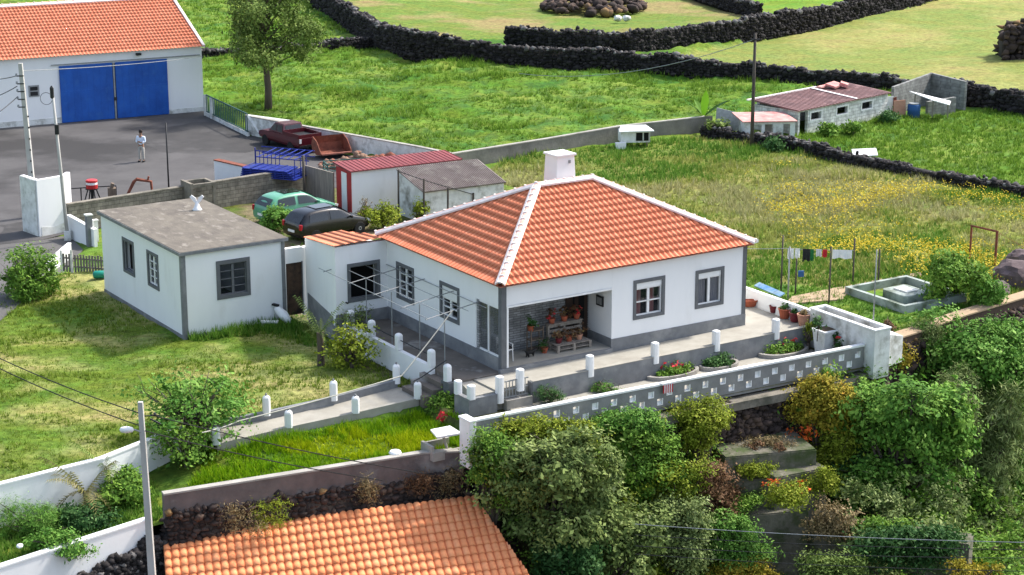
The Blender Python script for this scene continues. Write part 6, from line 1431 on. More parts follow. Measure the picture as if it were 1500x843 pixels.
def pot(name, label, loc, r, h, m, plantm=None, psize=.18, leaf=.05, group=None, fl=None, cat='plant pot'):
    t = thing(name, label, cat, loc, 0, group)
    mb = MB(); mb.lathe([(r * .7, 0), (r, h * .9), (r * 1.08, h * .9), (r * 1.08, h), (r * .9, h), (r * .85, h * .85)], n=14); mb.build('pot', m, t, smooth=False)
    if plantm:
        V, Fc, rn = leaf_cloud([(0, 0, h + psize * .6, psize, psize, psize)], 120, leaf, .12, 12); fastmesh('leaves', V, Fc, rn, plantm, t)
    if fl:
        V, Fc, rn = leaf_cloud([(0, 0, h + psize * .8, psize * .9, psize * .9, psize * .9)], 36, .045, .05, 4); fastmesh('blossom', V, Fc, rn, fl, t)
    return t
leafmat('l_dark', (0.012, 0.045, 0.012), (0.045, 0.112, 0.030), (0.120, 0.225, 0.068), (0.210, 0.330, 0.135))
leafmat('l_mid', (.028, .085, .014), (.125, .24, .035), (.29, .44, .075), (.42, .54, .14))
leafmat('l_bright', (.035, .11, .016), (.12, .26, .045), (.26, .43, .09), (.38, .54, .17))
leafmat('l_fig', (.02, .07, .012), (.12, .26, .04), (.30, .48, .09), (.44, .60, .17))
leafmat('l_olive', (.035, .062, .018), (.145, .20, .055), (.33, .40, .13), (.52, .56, .28))
leafmat('l_yellow', (0.068, 0.108, 0.014), (0.216, 0.270, 0.027), (0.405, 0.446, 0.068), (0.567, 0.540, 0.108))
leafmat('l_orange', (.13, .13, .02), (.34, .30, .04), (.50, .36, .06), (.66, .24, .04))
leafmat('l_dry', (0.104, 0.072, 0.033), (0.221, 0.169, 0.078), (0.364, 0.273, 0.143), (0.520, 0.390, 0.234))
leafmat('l_redbrown', (.06, .04, .02), (.16, .085, .045), (.28, .16, .08), (.36, .32, .10))
leafmat('l_grey', (.045, .08, .025), (.175, .235, .07), (.35, .42, .15), (.52, .56, .29))
leafmat('l_tree', (.035, .065, .014), (.13, .195, .045), (.29, .37, .10), (.44, .48, .18))
for i, (a, b, z, m, lb) in enumerate(((2.15, 1.3, .60, 'terracotta', 'potted plant on the top shelf of the narrow rack'), (2.55, 1.0, .15, 'terracotta', 'red clay pot on the floor in front of the narrow rack'), (3.1, 1.35, 1.10, 'terracotta', 'left flowering pot on top of the pallet stand'), (3.65, 1.35, 1.10, 'terracotta', 'middle flowering pot on top of the pallet stand'), (4.2, 1.35, 1.10, 'terracotta', 'right flowering pot on top of the pallet stand'), (3.15, .95, .44, 'pot_dark', 'left pot on the lower pallet'), (3.6, .95, .44, 'terracotta', 'middle pot on the lower pallet'), (4.05, .95, .44, 'pot_pale', 'right pot on the lower pallet'))):
    pot('flower_pot', lb, K(a, b, z + (.38 if i == 0 else 0)), .13, .2, m, 'l_dark' if i < 2 else 'l_redbrown', .22, .05, fl='flower_red' if i in (2, 4) else None)
pc = thing('wall_picture', 'small dark picture hanging on the inner side wall of the porch', 'picture', K(4.98, .95, 1.75), PHI)
mb = MB(); mb.box(-.04, .015, -.2, .22, -.18, .2); mb.build('frame', 'dark_metal', pc); mb = MB(); mb.box(-.05, -.041, -.14, .16, -.12, .14); mb.build('picture', 'galv', pc)
for (x, y, r_, h, m, pm, lb) in ((1098, 449, .17, .26, 'terracotta', None, 'long clay trough nearest the house corner along the boundary wall'), (1133, 458, .17, .28, 'pot_dark', None, 'dark red pot second from the house along the boundary wall'), (1149, 466, .24, .38, 'terracotta', 'l_dark', 'round clay pot in the middle of the row along the boundary wall'), (1164, 471, .22, .36, 'pot_dark', 'l_dark', 'dark red pot with a plant next to the pale striped one'), (1177, 477, .25, .46, 'pot_pale', 'l_dry', 'pale clay pot nearest the long planter box')):
    t = pot('patio_pot', lb, W(x, y, .02), r_, h, m, pm, .1, .05)
    if 'trough' in lb: t.scale = (1.9, 1, 1)
bi = thing('roof_dove', 'white dove ornament with raised wings on the flat annex roof', 'ornament', W(289, 308, 2.66), 0)
mb = MB(); mb.lathe([(.2, 0), (.2, .04), (.14, .1), (.1, .22), (.06, .3), (.02, .36)], (0, 0, 0), 12); mb.build('body', 'white_paint', bi, smooth=True)
for sg in (1, -1):
    mb = MB(); mb.extr([(.02 * sg, 0, .2), (.1 * sg, 0, .32), (.3 * sg, -.02, .56), (.22 * sg, 0, .64), (.06 * sg, 0, .52), (.0, 0, .36)], (0, .05, 0)); mb.build('wing', 'white_paint', bi)
wo_ = thing('white_ornament', 'white curved ornament with a black cap lying in the grass by the annex', 'ornament', W(414, 474, -.75), -.5)
mb = MB(); mb.path([(-.3, 0, .62), (-.18, 0, .52), (.05, 0, .35), (.3, 0, .12), (.4, 0, .05)], [.10, .16, .2, .15, .05], 10); mb.build('body', 'white_paint', wo_, smooth=True); mb = MB(); mb.obox((-.32, 0, .72), (.28, .16, .08), 0, 0, .1); mb.build('cap', 'cloth_black', wo_, bevel=.02)
wb = thing('white_bench_slab', 'small white slab on the grass left of the white ornament', 'slab', W(395, 479, -.75), -.1)
mb = MB(); mb.box(-.35, .35, -.12, .12, .18, .24); mb.build('slab', 'white_dirty', wb); mb = MB(); mb.box(-.3, -.2, -.1, .1, 0, .18); mb.box(.2, .3, -.1, .1, 0, .18); mb.build('support', 'concrete', wb)
bk2 = thing('white_bucket', 'white lidded bucket at the edge of the bright grass above the retaining wall', 'bucket', W(579, 674, -1.3), 0)
mb = MB(); mb.lathe([(.16, 0), (.19, .22), (.2, .24)], n=14); mb.build('bucket', 'galv', bk2); mb = MB(); mb.lathe([(.21, .241), (.21, .27), (.17, .32), (.05, .34)], n=14); mb.build('lid', 'white_paint', bk2)
stc = thing('striped_cloth', 'red and white striped cloth draped over the breeze-block wall', 'cloth', K(4.0, -4.25, -.2), PHI - .033)
mb = MB()
for k in range(5): mb.box(k * .09, k * .09 + .045, -.02, -.005, .0, .30)
mb.build('red_stripe', 'cloth_red', stc); mb = MB()
for k in range(4): mb.box(k * .09 + .045, k * .09 + .09, -.02, -.005, .0, .30)
mb.box(-.05, .4, -.022, .2, .305, .36); mb.build('white_stripe', 'cloth_white', stc)
# ================================================================== RETAINING WALLS, LOWER TERRACES
def cb(a): return float(np.interp(a, CLA, CLB))
def alongc(a0, a1, z, off, step=2.0):
    n = max(1, int((a1 - a0) / step)); return [K(a0 + (a1 - a0) * i / n, cb(a0 + (a1 - a0) * i / n) + off, z) for i in range(n + 1)]
P = alongc(-13.5, -4.74, -2.0, -.02) + [K(-3.55, -3.3, -2.0)]
wallthing('retaining_wall', 'long purplish-grey concrete parapet above the rough stone below the bright grass', 'wall', P, [-1.12] * len(P), .22, 'purple_concrete', 'concrete')
P = alongc(-13.4, -4.74, -6.6, .02) + [K(-3.4, -3.3, -6.6)]
stone_wall('rubble_wall', 'rough brown and black rubble wall under the concrete parapet', [tuple(p) for p in P], [-1.85] * len(P), .55, .115, 'lava_brown', light_top=.1)
P = alongc(-3.2, 13.3, -6.2, .12)
stone_wall('terrace_rubble_wall', 'tall dark rubble wall under the breeze-block wall', [tuple(p) for p in P], [-1.12] * len(P), .9, .13, 'lava_brown', light_top=.1)
mb = MB(); mb.wall([(p.x, p.y, -1.25) for p in alongc(-3.3, 13.9, 0, -.1)], -.95, .62); tag(mb.build('wall_ledge', 'block'), 'narrow pale concrete ledge at the foot of the breeze-block wall', 'ledge')
P = [K(14.0, -4.2, -6.2), K(15.7, -2.85, -6.0), K(17.8, -2.55, -5.6), K(20.5, -2.05, -5.4), K(25.1, -1.45, -5.2), K(32, -1, -5)]
stone_wall('edge_rubble_wall', 'dark rubble wall falling away below the right-hand garden', [tuple(p) for p in P], [-1.0, -.9, -.9, -.85, -.8, -.8], .6, .14, 'lava_brown')
def terr(name, label, pts, z0, z1, m='block', capm=None):
    t = thing(name, label, 'retaining wall', Vector((pts[0][0], pts[0][1], z0)), 0); o = t.location
    mb = MB(); mb.prism([(p[0] - o.x, p[1] - o.y) for p in pts], 0, z1 - z0); mb.build('wall', m, t)
    mb = MB(); c = sum((Vector((p[0], p[1], 0)) for p in pts), Vector()) / len(pts)
    q = [Vector((p[0], p[1], 0)).lerp(c, .02) - Vector((o.x, o.y, 0)) for p in pts]; mb.prism([(p.x, p.y) for p in q], z1 - z0, z1 - z0 + .05); mb.build('top', capm or 'concrete', t); return t
def quad(pa, pb, z, depth):
    a, b = W(*pa, z), W(*pb, z); d = (b - a).normalized(); n = Vector((-d.y, d.x, 0)); return [a, b, b + n * depth, a + n * depth]
terr('garden_terrace', 'uppermost stepped planting terrace below the breeze-block wall', quad((1062, 672), (1196, 660), -2.5, 2.5), -5.5, -2.5, 'mossy', 'mossy')
terr('garden_terrace', 'second stepped terrace, short and to the right', quad((1136, 702), (1212, 687), -3.1, 2.4), -6.0, -3.1, 'mossy', 'mossy')
terr('garden_terrace', 'third stepped terrace, pale grey and to the left', quad((1060, 706), (1136, 704), -3.3, 1.8), -6.2, -3.3, 'mossy', 'mossy')
terr('garden_terrace', 'lowest and tallest grey terrace wall above the bottom edge', quad((1096, 757), (1184, 750), -4.3, 2.6), -9, -4.3, 'mossy', 'mossy')
terr('garden_terrace', 'long shadowed grey wall behind the cables at the bottom right', quad((1184, 768), (1420, 800), -4.9, 1.0), -10, -4.9, 'mossy', 'mossy')
for i, (x, y, lb) in enumerate(((1107, 656, 'left of two reddish clumps on the uppermost terrace'), (1143, 659, 'right of two reddish clumps on the uppermost terrace'))):
    plant('terrace_clump', lb, 'plant', W(x, y, -2.45), [(0, 0, .12, .22, .2, .15)], 200, .05, 'l_redbrown', clump=.1, per=10, trunk=.05, rtr=.02)
# left white walls
P = [K(-30, -.6, -2.6), K(-17.7, 1.3, -2.5), K(-14.2, 1.72, -2.4), K(-11.9, 2.62, -2.1), K(-10.15, 3.1, -1.9)]
wallthing('white_garden_wall', 'long curved white wall holding up the mown lawn', 'wall', P, [-.88, -.86, -.84, -.8, -.76], .18, 'white_wall', 'white_paint')
P = [K(-32, -5.2, -4.4), K(-19, -2.45, -4.4), K(-14.0, -1.42, -4.2)]
wallthing('lower_white_wall', 'lower white wall crumbling to black stone at its right end', 'wall', P, [-2.0, -1.96, -1.92], .2, 'white_wall', 'white_paint')
# broken plaster: black rubble in front of the lower right part of that wall
V = []; cs = []; 
A0, A1 = W(108, 850, -3.3), W(222, 790, -3.0)
a0 = K(-17.0, -2.15, 0); a1 = K(-13.3, -1.35, 0)
for _ in range(2600):
    t = rng.random(); top = -3.0 + .62 * t + (vn(np.array([t * 9]), np.array([0.]), 6)[0] - .5) * .3; z = -6.5 + rng.random() ** .7 * (top + 6.5)
    p = a0.lerp(a1, t); cs.append((p.x + (rng.random() - .5) * .15 + .1, p.y - .12 - .05 * (top - z), z))
V, Fc, rn = stones(np.array(cs), .08 + .08 * rng.random(len(cs)), .4); ob = fastmesh('black_rubble', V, Fc, rn, 'lava', nv=3); tag(ob, 'black lava rubble exposed under the lower white wall by the street lamp pole', 'stone wall')
# ================================================================== FOREGROUND TILED ROOF
R0, R1 = W(238, 782, -2.6), W(690, 727, -2.6)
rr_ = ang(R0, R1); Lr = (R1 - R0).length
fh = thing('foreground_house', 'house in the foreground showing only its pale orange clay tile roof', 'house', Vector((R0.x, R0.y, -6.6)), rr_)
dn = Vector((.2, -.98)); dn.normalize(); c_, s_ = math.cos(-rr_), math.sin(-rr_); dl = Vector((dn.x * c_ - dn.y * s_, dn.x * s_ + dn.y * c_))
pit = math.radians(20); TL = 6.0; zt_ = 4.0
bot = Vector((dl.x * TL * math.cos(pit), dl.y * TL * math.cos(pit), zt_ - TL * math.sin(pit)))
V_ = -Vector((dl.x * math.cos(pit), dl.y * math.cos(pit), -math.sin(pit)))
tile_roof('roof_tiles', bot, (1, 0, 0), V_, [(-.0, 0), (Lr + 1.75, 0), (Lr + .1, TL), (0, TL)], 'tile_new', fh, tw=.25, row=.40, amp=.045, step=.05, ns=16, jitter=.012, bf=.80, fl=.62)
mb = MB(); e = .35
q = [(0 + .1, -.15), (Lr - .1, -.15), (Lr + 1.2 + bot.x * .8, bot.y + .5), (bot.x + .1, bot.y + .5)]
mb.prism(q, 0, [zt_ - .15, zt_ - .15, zt_ - .12 - TL * math.sin(pit) + .15, zt_ - .12 - TL * math.sin(pit) + .15]); mb.build('wall', 'white_dirty', fh)
# ================================================================== VEGETATION
def PL(name, label, cat, px_, py_, z, lobes, n, size, m, **k):
    return plant(name, label, cat, W(px_, py_, z), lobes, n, size, m, **k)
def veg(name, label, cat, cx, cy, wpx, hpx, zc, dpt, n, size, m, zb=None, nl=7, seed=1, gapy=1.0, **k):
    """crown that fills a photo box: centre pixel, half sizes in pixels, centre height zc, depth radius dpt"""
    c = W(cx, cy, zc); sc = math.hypot(c.y, H - zc) / F
    rx, rz = wpx * sc, hpx * sc; zb = zb if zb is not None else zc - rz * 1.6
    rd = random.Random(seed); lobes = []
    for i in range(nl):
        a = 2 * math.pi * i / nl + rd.uniform(-.4, .4); q = rd.uniform(.35, .78)
        lobes.append((math.cos(a) * rx * q, math.sin(a) * dpt * q, (c.z - zb) + rd.uniform(-.6, .6) * rz, rx * rd.uniform(.25, .5), dpt * rd.uniform(.3, .55), rz * rd.uniform(.28, .52)))
    lobes.append((0, 0, c.z - zb, rx * .6, dpt * .6, rz * .72)); lobes.append((rd.uniform(-.3, .3) * rx, 0, c.z - zb + rz * .45, rx * .42, dpt * .4, rz * .45))
    return plant(name, label, cat, Vector((c.x, c.y, zb)), lobes, n, size, m, seed=seed, **k)
# big masses at the lower right, each rooted on the lower ground
def cvb(a): return float(np.interp(a, CLA, CLB))
def vegw(name, label, cat, cx, cy, wpx, hpx, dpt, n, size, m, out=None, zb=-7.0, **k):
    """crown seen at a photo box, standing in front of the retaining walls"""
    out = out if out is not None else dpt * .8 + .35
    lo, hi = -8.0, 6.0
    for _ in range(50):
        z = (lo + hi) / 2; p = W(cx, cy, z); a, b = AB(p.x, p.y)
        if b - cvb(a) > -out: lo = z
        else: hi = z
    return veg(name, label, cat, cx, cy, wpx, hpx, lo, dpt, n, size, m, zb=min(zb, lo - 1.0), **k)
vegw('olive_tree', 'big grey-green tree crown right of the foreground tile roof', 'tree', 812, 715, 104, 94, 1.7, 30000, .085, 'l_olive', nl=15, seed=3, clump=.36, per=55, rtr=.16)
vegw('olive_tree', 'grey-green tree crown low down at the bottom edge right of the tile roof', 'tree', 888, 800, 100, 62, 1.5, 18000, .085, 'l_olive', nl=12, seed=33, clump=.36, per=55, rtr=.14, out=2.6)
vegw('olive_tree', 'darker grey-green crown between the tile roof edge and the bottom of the picture', 'tree', 830, 822, 56, 46, 1.0, 8000, .08, 'l_dark', nl=9, seed=34, clump=.34, per=50, rtr=.12, out=2.9)
vegw('ivy_bush', 'dark green bush on top of the wall behind the big grey-green tree', 'bush', 935, 665, 82, 62, .8, 17000, .065, 'l_mid', nl=14, seed=4, clump=.30, per=50)
vegw('ivy_bush', 'bright leafy creeper covering the wall beside the white gatepost', 'bush', 722, 668, 44, 46, .6, 8000, .055, 'l_mid', nl=7, seed=14, clump=.28)
vegw('ivy_bush', 'yellow-tinged creeper along the foot of the breeze-block wall', 'bush', 800, 636, 85, 24, .5, 9500, .05, 'l_yellow', nl=10, seed=15, clump=.25)
vegw('ivy_bush', 'low green creeper under the middle of the breeze-block wall', 'bush', 915, 618, 66, 20, .45, 6500, .05, 'l_bright', nl=8, seed=16, clump=.24)
vegw('yellow_bush', 'yellow-green feathery bush against the dark rubble wall', 'bush', 1020, 622, 42, 42, .6, 8500, .05, 'l_yellow', nl=7, seed=5, clump=.28)
vegw('brown_bush', 'reddish-brown half-dry bush left of the stepped terraces', 'bush', 1042, 722, 42, 52, .7, 9500, .055, 'l_redbrown', nl=8, seed=6, clump=.3, out=1.9)
vegw('shrub', 'yellow-green shrub between the dark bush and the reddish-brown one', 'bush', 985, 712, 44, 40, .7, 8000, .055, 'l_yellow', nl=8, seed=36, clump=.3, out=1.7)
vegw('shrub', 'pale green shrub in front of the dark bushes at the bottom centre', 'bush', 992, 785, 62, 60, .9, 14000, .06, 'l_grey', nl=9, seed=7, clump=.35, out=2.6)
vegw('shrub', 'fresh bright green shrub at the bottom edge left of the tallest terrace wall', 'bush', 1070, 790, 56, 50, .7, 11000, .05, 'l_bright', nl=8, seed=8, clump=.3, out=2.9)
vegw('shrub', 'yellowing low shrub in the bottom edge below the bright green one', 'bush', 1098, 836, 44, 22, .6, 5000, .05, 'l_orange', nl=6, seed=9, clump=.25, out=3.6)
vegw('orange_bush', 'orange and yellow flowering bush below the right end of the breeze-block wall', 'bush', 1205, 592, 62, 48, .7, 13000, .055, 'l_orange', nl=10, seed=10, clump=.3, out=.9)
vegw('orange_bush', 'brownish-yellow bush trailing beside the stepped terraces', 'bush', 1222, 655, 40, 50, .7, 8000, .055, 'l_yellow', nl=8, seed=20, clump=.3, out=1.3)
vegw('fig_tree', 'broad dark green fig tree with large shiny leaves at the lower right', 'tree', 1318, 650, 108, 104, 1.7, 25000, .085, 'l_fig', nl=17, seed=11, clump=.42, per=38, rtr=.15, aspect=.56, flat=.4, out=2.4)
vegw('fig_tree', 'lower dark fig tree hanging over the shadowed grey wall', 'tree', 1372, 738, 84, 52, 1.2, 14000, .08, 'l_mid', nl=12, seed=12, clump=.4, per=36, aspect=.56, rtr=.12, out=3.2)
vegw('fig_tree', 'bright leafy tree at the right edge above the boulders', 'tree', 1428, 525, 100, 66, 1.4, 22000, .072, 'l_bright', nl=16, seed=13, clump=.4, per=36, aspect=.56, rtr=.14, out=1.8)
vegw('fig_tree', 'mid-green leafy tree at the right edge below the bright one', 'tree', 1470, 605, 70, 60, 1.2, 13000, .075, 'l_mid', nl=11, seed=37, clump=.45, per=20, aspect=.56, rtr=.12, out=2.6)
vegw('feathery_shrub', 'tall grey-green feathery shrub at the lower right edge', 'bush', 1445, 668, 60, 112, 1.1, 20000, .09, 'l_grey', nl=16, seed=17, clump=.34, per=50, droop=.5, aspect=.18, out=3.6)
vegw('feathery_shrub', 'grey feathery shrub in the bottom right corner', 'bush', 1455, 800, 85, 60, 1.0, 15000, .08, 'l_grey', nl=12, seed=18, clump=.34, per=50, aspect=.18, out=4.6)
vegw('feathery_shrub', 'greyish feathery shrub between the two fig trees and the right edge', 'bush', 1405, 600, 44, 60, .9, 9000, .08, 'l_grey', nl=9, seed=57, clump=.3, aspect=.18, out=2.9)
vegw('fig_tree', 'dark leafy tree low at the right edge behind the feathery shrubs', 'tree', 1480, 720, 60, 75, 1.0, 13000, .08, 'l_fig', nl=11, seed=58, clump=.45, per=20, aspect=.56, out=3.2)
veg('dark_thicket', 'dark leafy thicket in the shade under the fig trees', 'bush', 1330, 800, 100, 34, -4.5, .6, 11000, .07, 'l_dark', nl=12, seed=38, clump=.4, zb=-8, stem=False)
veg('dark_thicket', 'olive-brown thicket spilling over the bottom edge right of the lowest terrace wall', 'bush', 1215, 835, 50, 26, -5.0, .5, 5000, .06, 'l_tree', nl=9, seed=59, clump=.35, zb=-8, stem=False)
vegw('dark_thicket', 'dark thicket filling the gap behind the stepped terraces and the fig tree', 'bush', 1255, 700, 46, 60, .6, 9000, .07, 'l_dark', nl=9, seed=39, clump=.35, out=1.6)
vegw('silver_shrub', 'dark silvery shrub in front of the square pond', 'bush', 1355, 497, 30, 38, .5, 5500, .06, 'l_grey', nl=7, seed=19, clump=.28, aspect=.25, out=.3, zb=-2.8)
vegw('small_bush', 'small orange-tipped bush on the rubble wall right of the planter box', 'bush', 1315, 522, 30, 28, .4, 3200, .05, 'l_orange', nl=6, seed=21, clump=.24, out=.4, zb=-3)
veg('nasturtium', 'orange-flowered plant on the stepped terraces', 'plant', 1158, 726, 38, 18, -3.15, .5, 3000, .045, 'l_yellow', zb=-4.2, nl=7, seed=22, clump=.3, stem=False)
V, Fc, rn = leaf_cloud([(0, 0, 0, .75, .3, .22)], 200, .05, .12, 10); ob = fastmesh('orange_blossoms', V, Fc, rn, 'flower_orange'); ob.location = W(1155, 712, -2.9); tag(ob, 'orange blossoms over the middle of the stepped terraces', kind='stuff')
ob2 = bpy.data.objects['orange_bush']; V, Fc, rn = leaf_cloud([(-.7, -.5, 4.6, .5, .35, .35)], 260, .05, .14, 10); fastmesh('blossoms', V, Fc, rn, 'flower_orange', ob2)
veg('hanging_weeds', 'weeds growing at the foot of the uppermost terrace', 'plant', 1105, 690, 34, 12, -2.95, .4, 2200, .04, 'l_yellow', zb=-3.4, nl=6, seed=23, clump=.2, stem=False)
veg('hanging_weeds', 'dry grassy weeds along the back of the uppermost terrace', 'plant', 1125, 650, 60, 10, -2.4, .3, 2200, .04, 'l_dry', zb=-2.8, nl=8, seed=26, clump=.2, stem=False)
veg('hanging_weeds', 'green weeds on the lip of the pale left-hand terrace', 'plant', 1090, 738, 34, 12, -3.9, .4, 2200, .045, 'l_mid', zb=-4.6, nl=7, seed=27, clump=.22, stem=False)
veg('hanging_weeds', 'tangle of yellow weeds at the right end of the second terrace', 'plant', 1208, 702, 26, 22, -3.2, .4, 2600, .045, 'l_yellow', zb=-4.0, nl=7, seed=28, clump=.25, stem=False)
veg('hanging_weeds', 'trailing weeds over the lowest terrace wall', 'plant', 1215, 765, 36, 34, -4.1, .5, 4200, .05, 'l_dry', zb=-5.4, nl=7, seed=24, clump=.3, stem=False)
veg('hanging_weeds', 'dark ferny weeds on the top of the shadowed grey wall', 'plant', 1290, 772, 60, 14, -4.4, .4, 3600, .05, 'l_mid', zb=-5, nl=8, seed=29, clump=.25, stem=False)
veg('flower_weeds', 'orange flowering weeds in the bottom right corner', 'plant', 1420, 838, 48, 14, -4.6, .5, 2200, .05, 'l_orange', zb=-6, nl=5, seed=25, clump=.2)
# undergrowth that knits the bank together
def knit(name, label, region, skip, n, size, m, rad, seed, k0=.4, k1=.013, per=30):
    rd = random.Random(seed); lob = []
    xs = [p[0] for p in region]; ys = [p[1] for p in region]
    y = min(ys)
    while y < max(ys) + 10:
        x = min(xs)
        while x < max(xs):
            qx, qy = x + rd.uniform(-10, 10), y + rd.uniform(-10, 10); x += 30
            if not inpoly(np.array([qx]), qy, region)[0] or inpoly(np.array([qx]), qy, skip)[0]: continue
            out = k0 + max(0, qy - 600) * k1; lo, hi = -8.0, 4.0
            for _ in range(30):
                z = (lo + hi) / 2; p = W(qx, qy, z); a, b = AB(p.x, p.y)
                if b - cvb(a) > -out: lo = z
                else: hi = z
            p = W(qx, qy, lo); lob.append((p.x, p.y, p.z, rd.uniform(.4, .75), rd.uniform(.35, .6), rd.uniform(.3, .6)))
        y += 26
    o = Vector(lob[0][:3]); V, Fc, rn = leaf_cloud([(l[0] - o.x, l[1] - o.y, l[2] - o.z) + l[3:] for l in lob], n, size, .32, per, .5)
    ob = fastmesh(name, V, Fc, rn, m); ob.location = o; return tag(ob, kind='stuff')
SK = [(1046, 630), (1235, 640), (1235, 775), (1110, 900), (1080, 900), (1060, 740)]
knit('undergrowth', '', [(695, 650), (1000, 610), (1055, 640), (1075, 760), (1100, 850), (790, 860)], SK, 26000, .06, 'l_mid', .6, 3, k0=.15, k1=.008)
knit('yellow_undergrowth', '', [(700, 640), (1045, 600), (1060, 700), (1090, 850), (830, 860)], SK, 9000, .055, 'l_yellow', .6, 4, k0=.25, k1=.009)
knit('bank_undergrowth', '', [(1130, 560), (1290, 520), (1520, 470), (1520, 860), (1230, 860), (1225, 640), (1170, 630)], SK, 26000, .075, 'l_mid', .6, 5, k0=.15, k1=.008)
knit('lower_undergrowth', '', [(1235, 720), (1520, 640), (1520, 860), (1225, 860)], [(0, 0), (1, 0), (0, 1)], 16000, .075, 'l_grey', .6, 6, k0=2.2, k1=.015)
rd = random.Random(77); lob = []
for _ in range(46):
    qx, qy = rd.uniform(1330, 1530), rd.uniform(690, 880); p = W(qx, qy, -6.7); lob.append((p.x, p.y, p.z + rd.uniform(0, .5), rd.uniform(.45, .8), rd.uniform(.4, .7), rd.uniform(.3, .7)))
o = Vector(lob[0][:3]); V, Fc, rn = leaf_cloud([(l[0] - o.x, l[1] - o.y, l[2] - o.z) + l[3:] for l in lob], 15000, .08, .34, 34, .5)
ob = fastmesh('ground_undergrowth', V, Fc, rn, 'l_mid'); ob.location = o; tag(ob, kind='stuff')
# creepers on the rubble wall above the foreground roof
for i, (x, y, wx, wy, m, lb) in enumerate(((352, 762, 26, 22, 'l_dry', 'dry straw-coloured creeper at the left end of the rubble wall above the tile roof'), (398, 752, 26, 26, 'l_yellow', 'yellow-green creeper on the rubble wall above the tile roof'), (537, 720, 14, 24, 'l_dry', 'narrow dry creeper on the rubble wall in the middle above the tile roof'), (610, 708, 22, 18, 'l_redbrown', 'reddish dry creeper on the rubble wall'), (660, 705, 24, 22, 'l_dry', 'dry creeper at the right end of the rubble wall below the trough'), (645, 682, 20, 14, 'l_mid', 'green weed on the concrete parapet below the trough'))):
    veg('wall_creeper', lb, 'creeper', x, y, wx * 1.15, wy * 1.1, -2.0, .2, 1100, .05, m, zb=-3.0, nl=7, seed=40 + i, clump=.3, aspect=.2, stem=False)
# left strip
veg('fennel', 'feathery bright green fennel at the left edge', 'plant', 45, 765, 55, 32, -1.9, .9, 9000, .06, 'l_bright', zb=-2.4, nl=7, seed=50, clump=.22, aspect=.12)
veg('low_shrub', 'low yellow-green shrub along the top of the lower white wall', 'bush', 85, 800, 52, 17, -2.0, .5, 4500, .05, 'l_bright', zb=-2.4, nl=6, seed=51, clump=.2)
veg('dark_bush', 'dark green bush between the two white walls beside the street lamp pole', 'bush', 182, 722, 36, 34, -1.8, .9, 6500, .06, 'l_mid', zb=-2.6, nl=7, seed=52, clump=.25)
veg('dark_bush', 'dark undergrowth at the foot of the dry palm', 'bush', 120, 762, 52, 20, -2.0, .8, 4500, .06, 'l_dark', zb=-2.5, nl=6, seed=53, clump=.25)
mb = MB(); blob(mb, (0, 0, 0), .1, 3, 2, (1.3, 1, .7), .05); tag(mb.build('white_lamp', 'white_paint', loc=W(29, 800, -1.75)), 'small round white lamp globe in the low shrub at the left edge', 'lamp')
leafmat('l_palm', (.06, .06, .02), (.15, .15, .05), (.28, .25, .10), (.38, .32, .17))
def palm(name, label, loc, n, L, m, trunk=.5, seed=1, rise=.9, wd=.07, tr=.12):
    t = thing(name, label, 'palm', loc, 0); rd = random.Random(seed)
    mb = MB(); mb.path([(0, 0, -.2), (.02, 0, trunk * .5), (0, 0, trunk)], [tr, tr * .85, tr * .9], 8); mb.build('trunk', 'bark', t)
    V = []; Fq = []; R = []
    for i in range(n):
        a = rd.uniform(0, 6.283); up = rd.uniform(.1, 1) * rise; l = L * rd.uniform(.7, 1.1); d = Vector((math.cos(a), math.sin(a), 0))
        pts = [Vector((0, 0, trunk)) + d * l * s + Vector((0, 0, l * (up * s - 1.15 * s * s * (1.1 - up * .5)))) for s in [q / 9 for q in range(10)]]
        sd = Vector((-d.y, d.x, 0)); tint = rd.random()
        for q in range(9):
            for sg in (1, -1):
                for kk in range(2):
                    c = pts[q].lerp(pts[q + 1], kk / 2); e_ = c + sd * sg * l * .20 * (1 - abs(q / 9 - .35)) * rd.uniform(.6, 1.1) + d * l * .14 - Vector((0, 0, l * .03 + rd.random() * .05))
                    o = len(V); V += [c, c + (pts[q + 1] - pts[q]) * .3, e_]; Fq.append((o, o + 1, o + 2)); R.append(tint * .6 + rd.random() * .4)
    fastmesh('fronds', np.array([tuple(v) for v in V]), np.array(Fq), np.array(R), m, t, nv=3); return t
palm('dry_palm', 'drooping brownish palm against the long white wall', W(128, 757, -2.3), 15, 1.35, 'l_palm', .85, 5, rise=1.5)
palm('dry_palm', 'small dark green palm right of the drooping brownish one', W(158, 728, -2.2), 11, 1.1, 'l_tree', .95, 6, rise=1.6)
palm('yucca', 'spiky pruned shrub with a dark trunk on the lawn by the terrace', W(470, 538, -.85), 13, .85, 'l_grey', 1.35, 7, rise=1.9, tr=.15)
veg('vine_shrub', 'leafy green shrub between the spiky pruned shrub and the terrace wall', 'bush', 515, 505, 34, 32, .15, .7, 1500, .07, 'l_yellow', zb=-.85, nl=8, seed=60, clump=.4, per=12)
veg('vine_shrub', 'thin grey twiggy shrub in front of the terrace pillars', 'bush', 520, 468, 28, 22, .35, .5, 900, .05, 'l_grey', zb=-.85, nl=6, seed=61, clump=.3, per=8)
veg('leafy_tree', 'small bright leafy tree behind the street lamp pole at the end of the path', 'tree', 280, 588, 86, 42, .1, 1.9, 3600, .08, 'l_bright', zb=-1.8, nl=15, seed=62, clump=.42, per=26, rtr=.10, shell=.9)
veg('leafy_tree_skirt', 'sparse low greenery around the trunk of the small bright tree', 'bush', 272, 655, 52, 32, -1.0, .9, 1600, .07, 'l_mid', zb=-1.9, nl=8, seed=63, clump=.4, per=10)
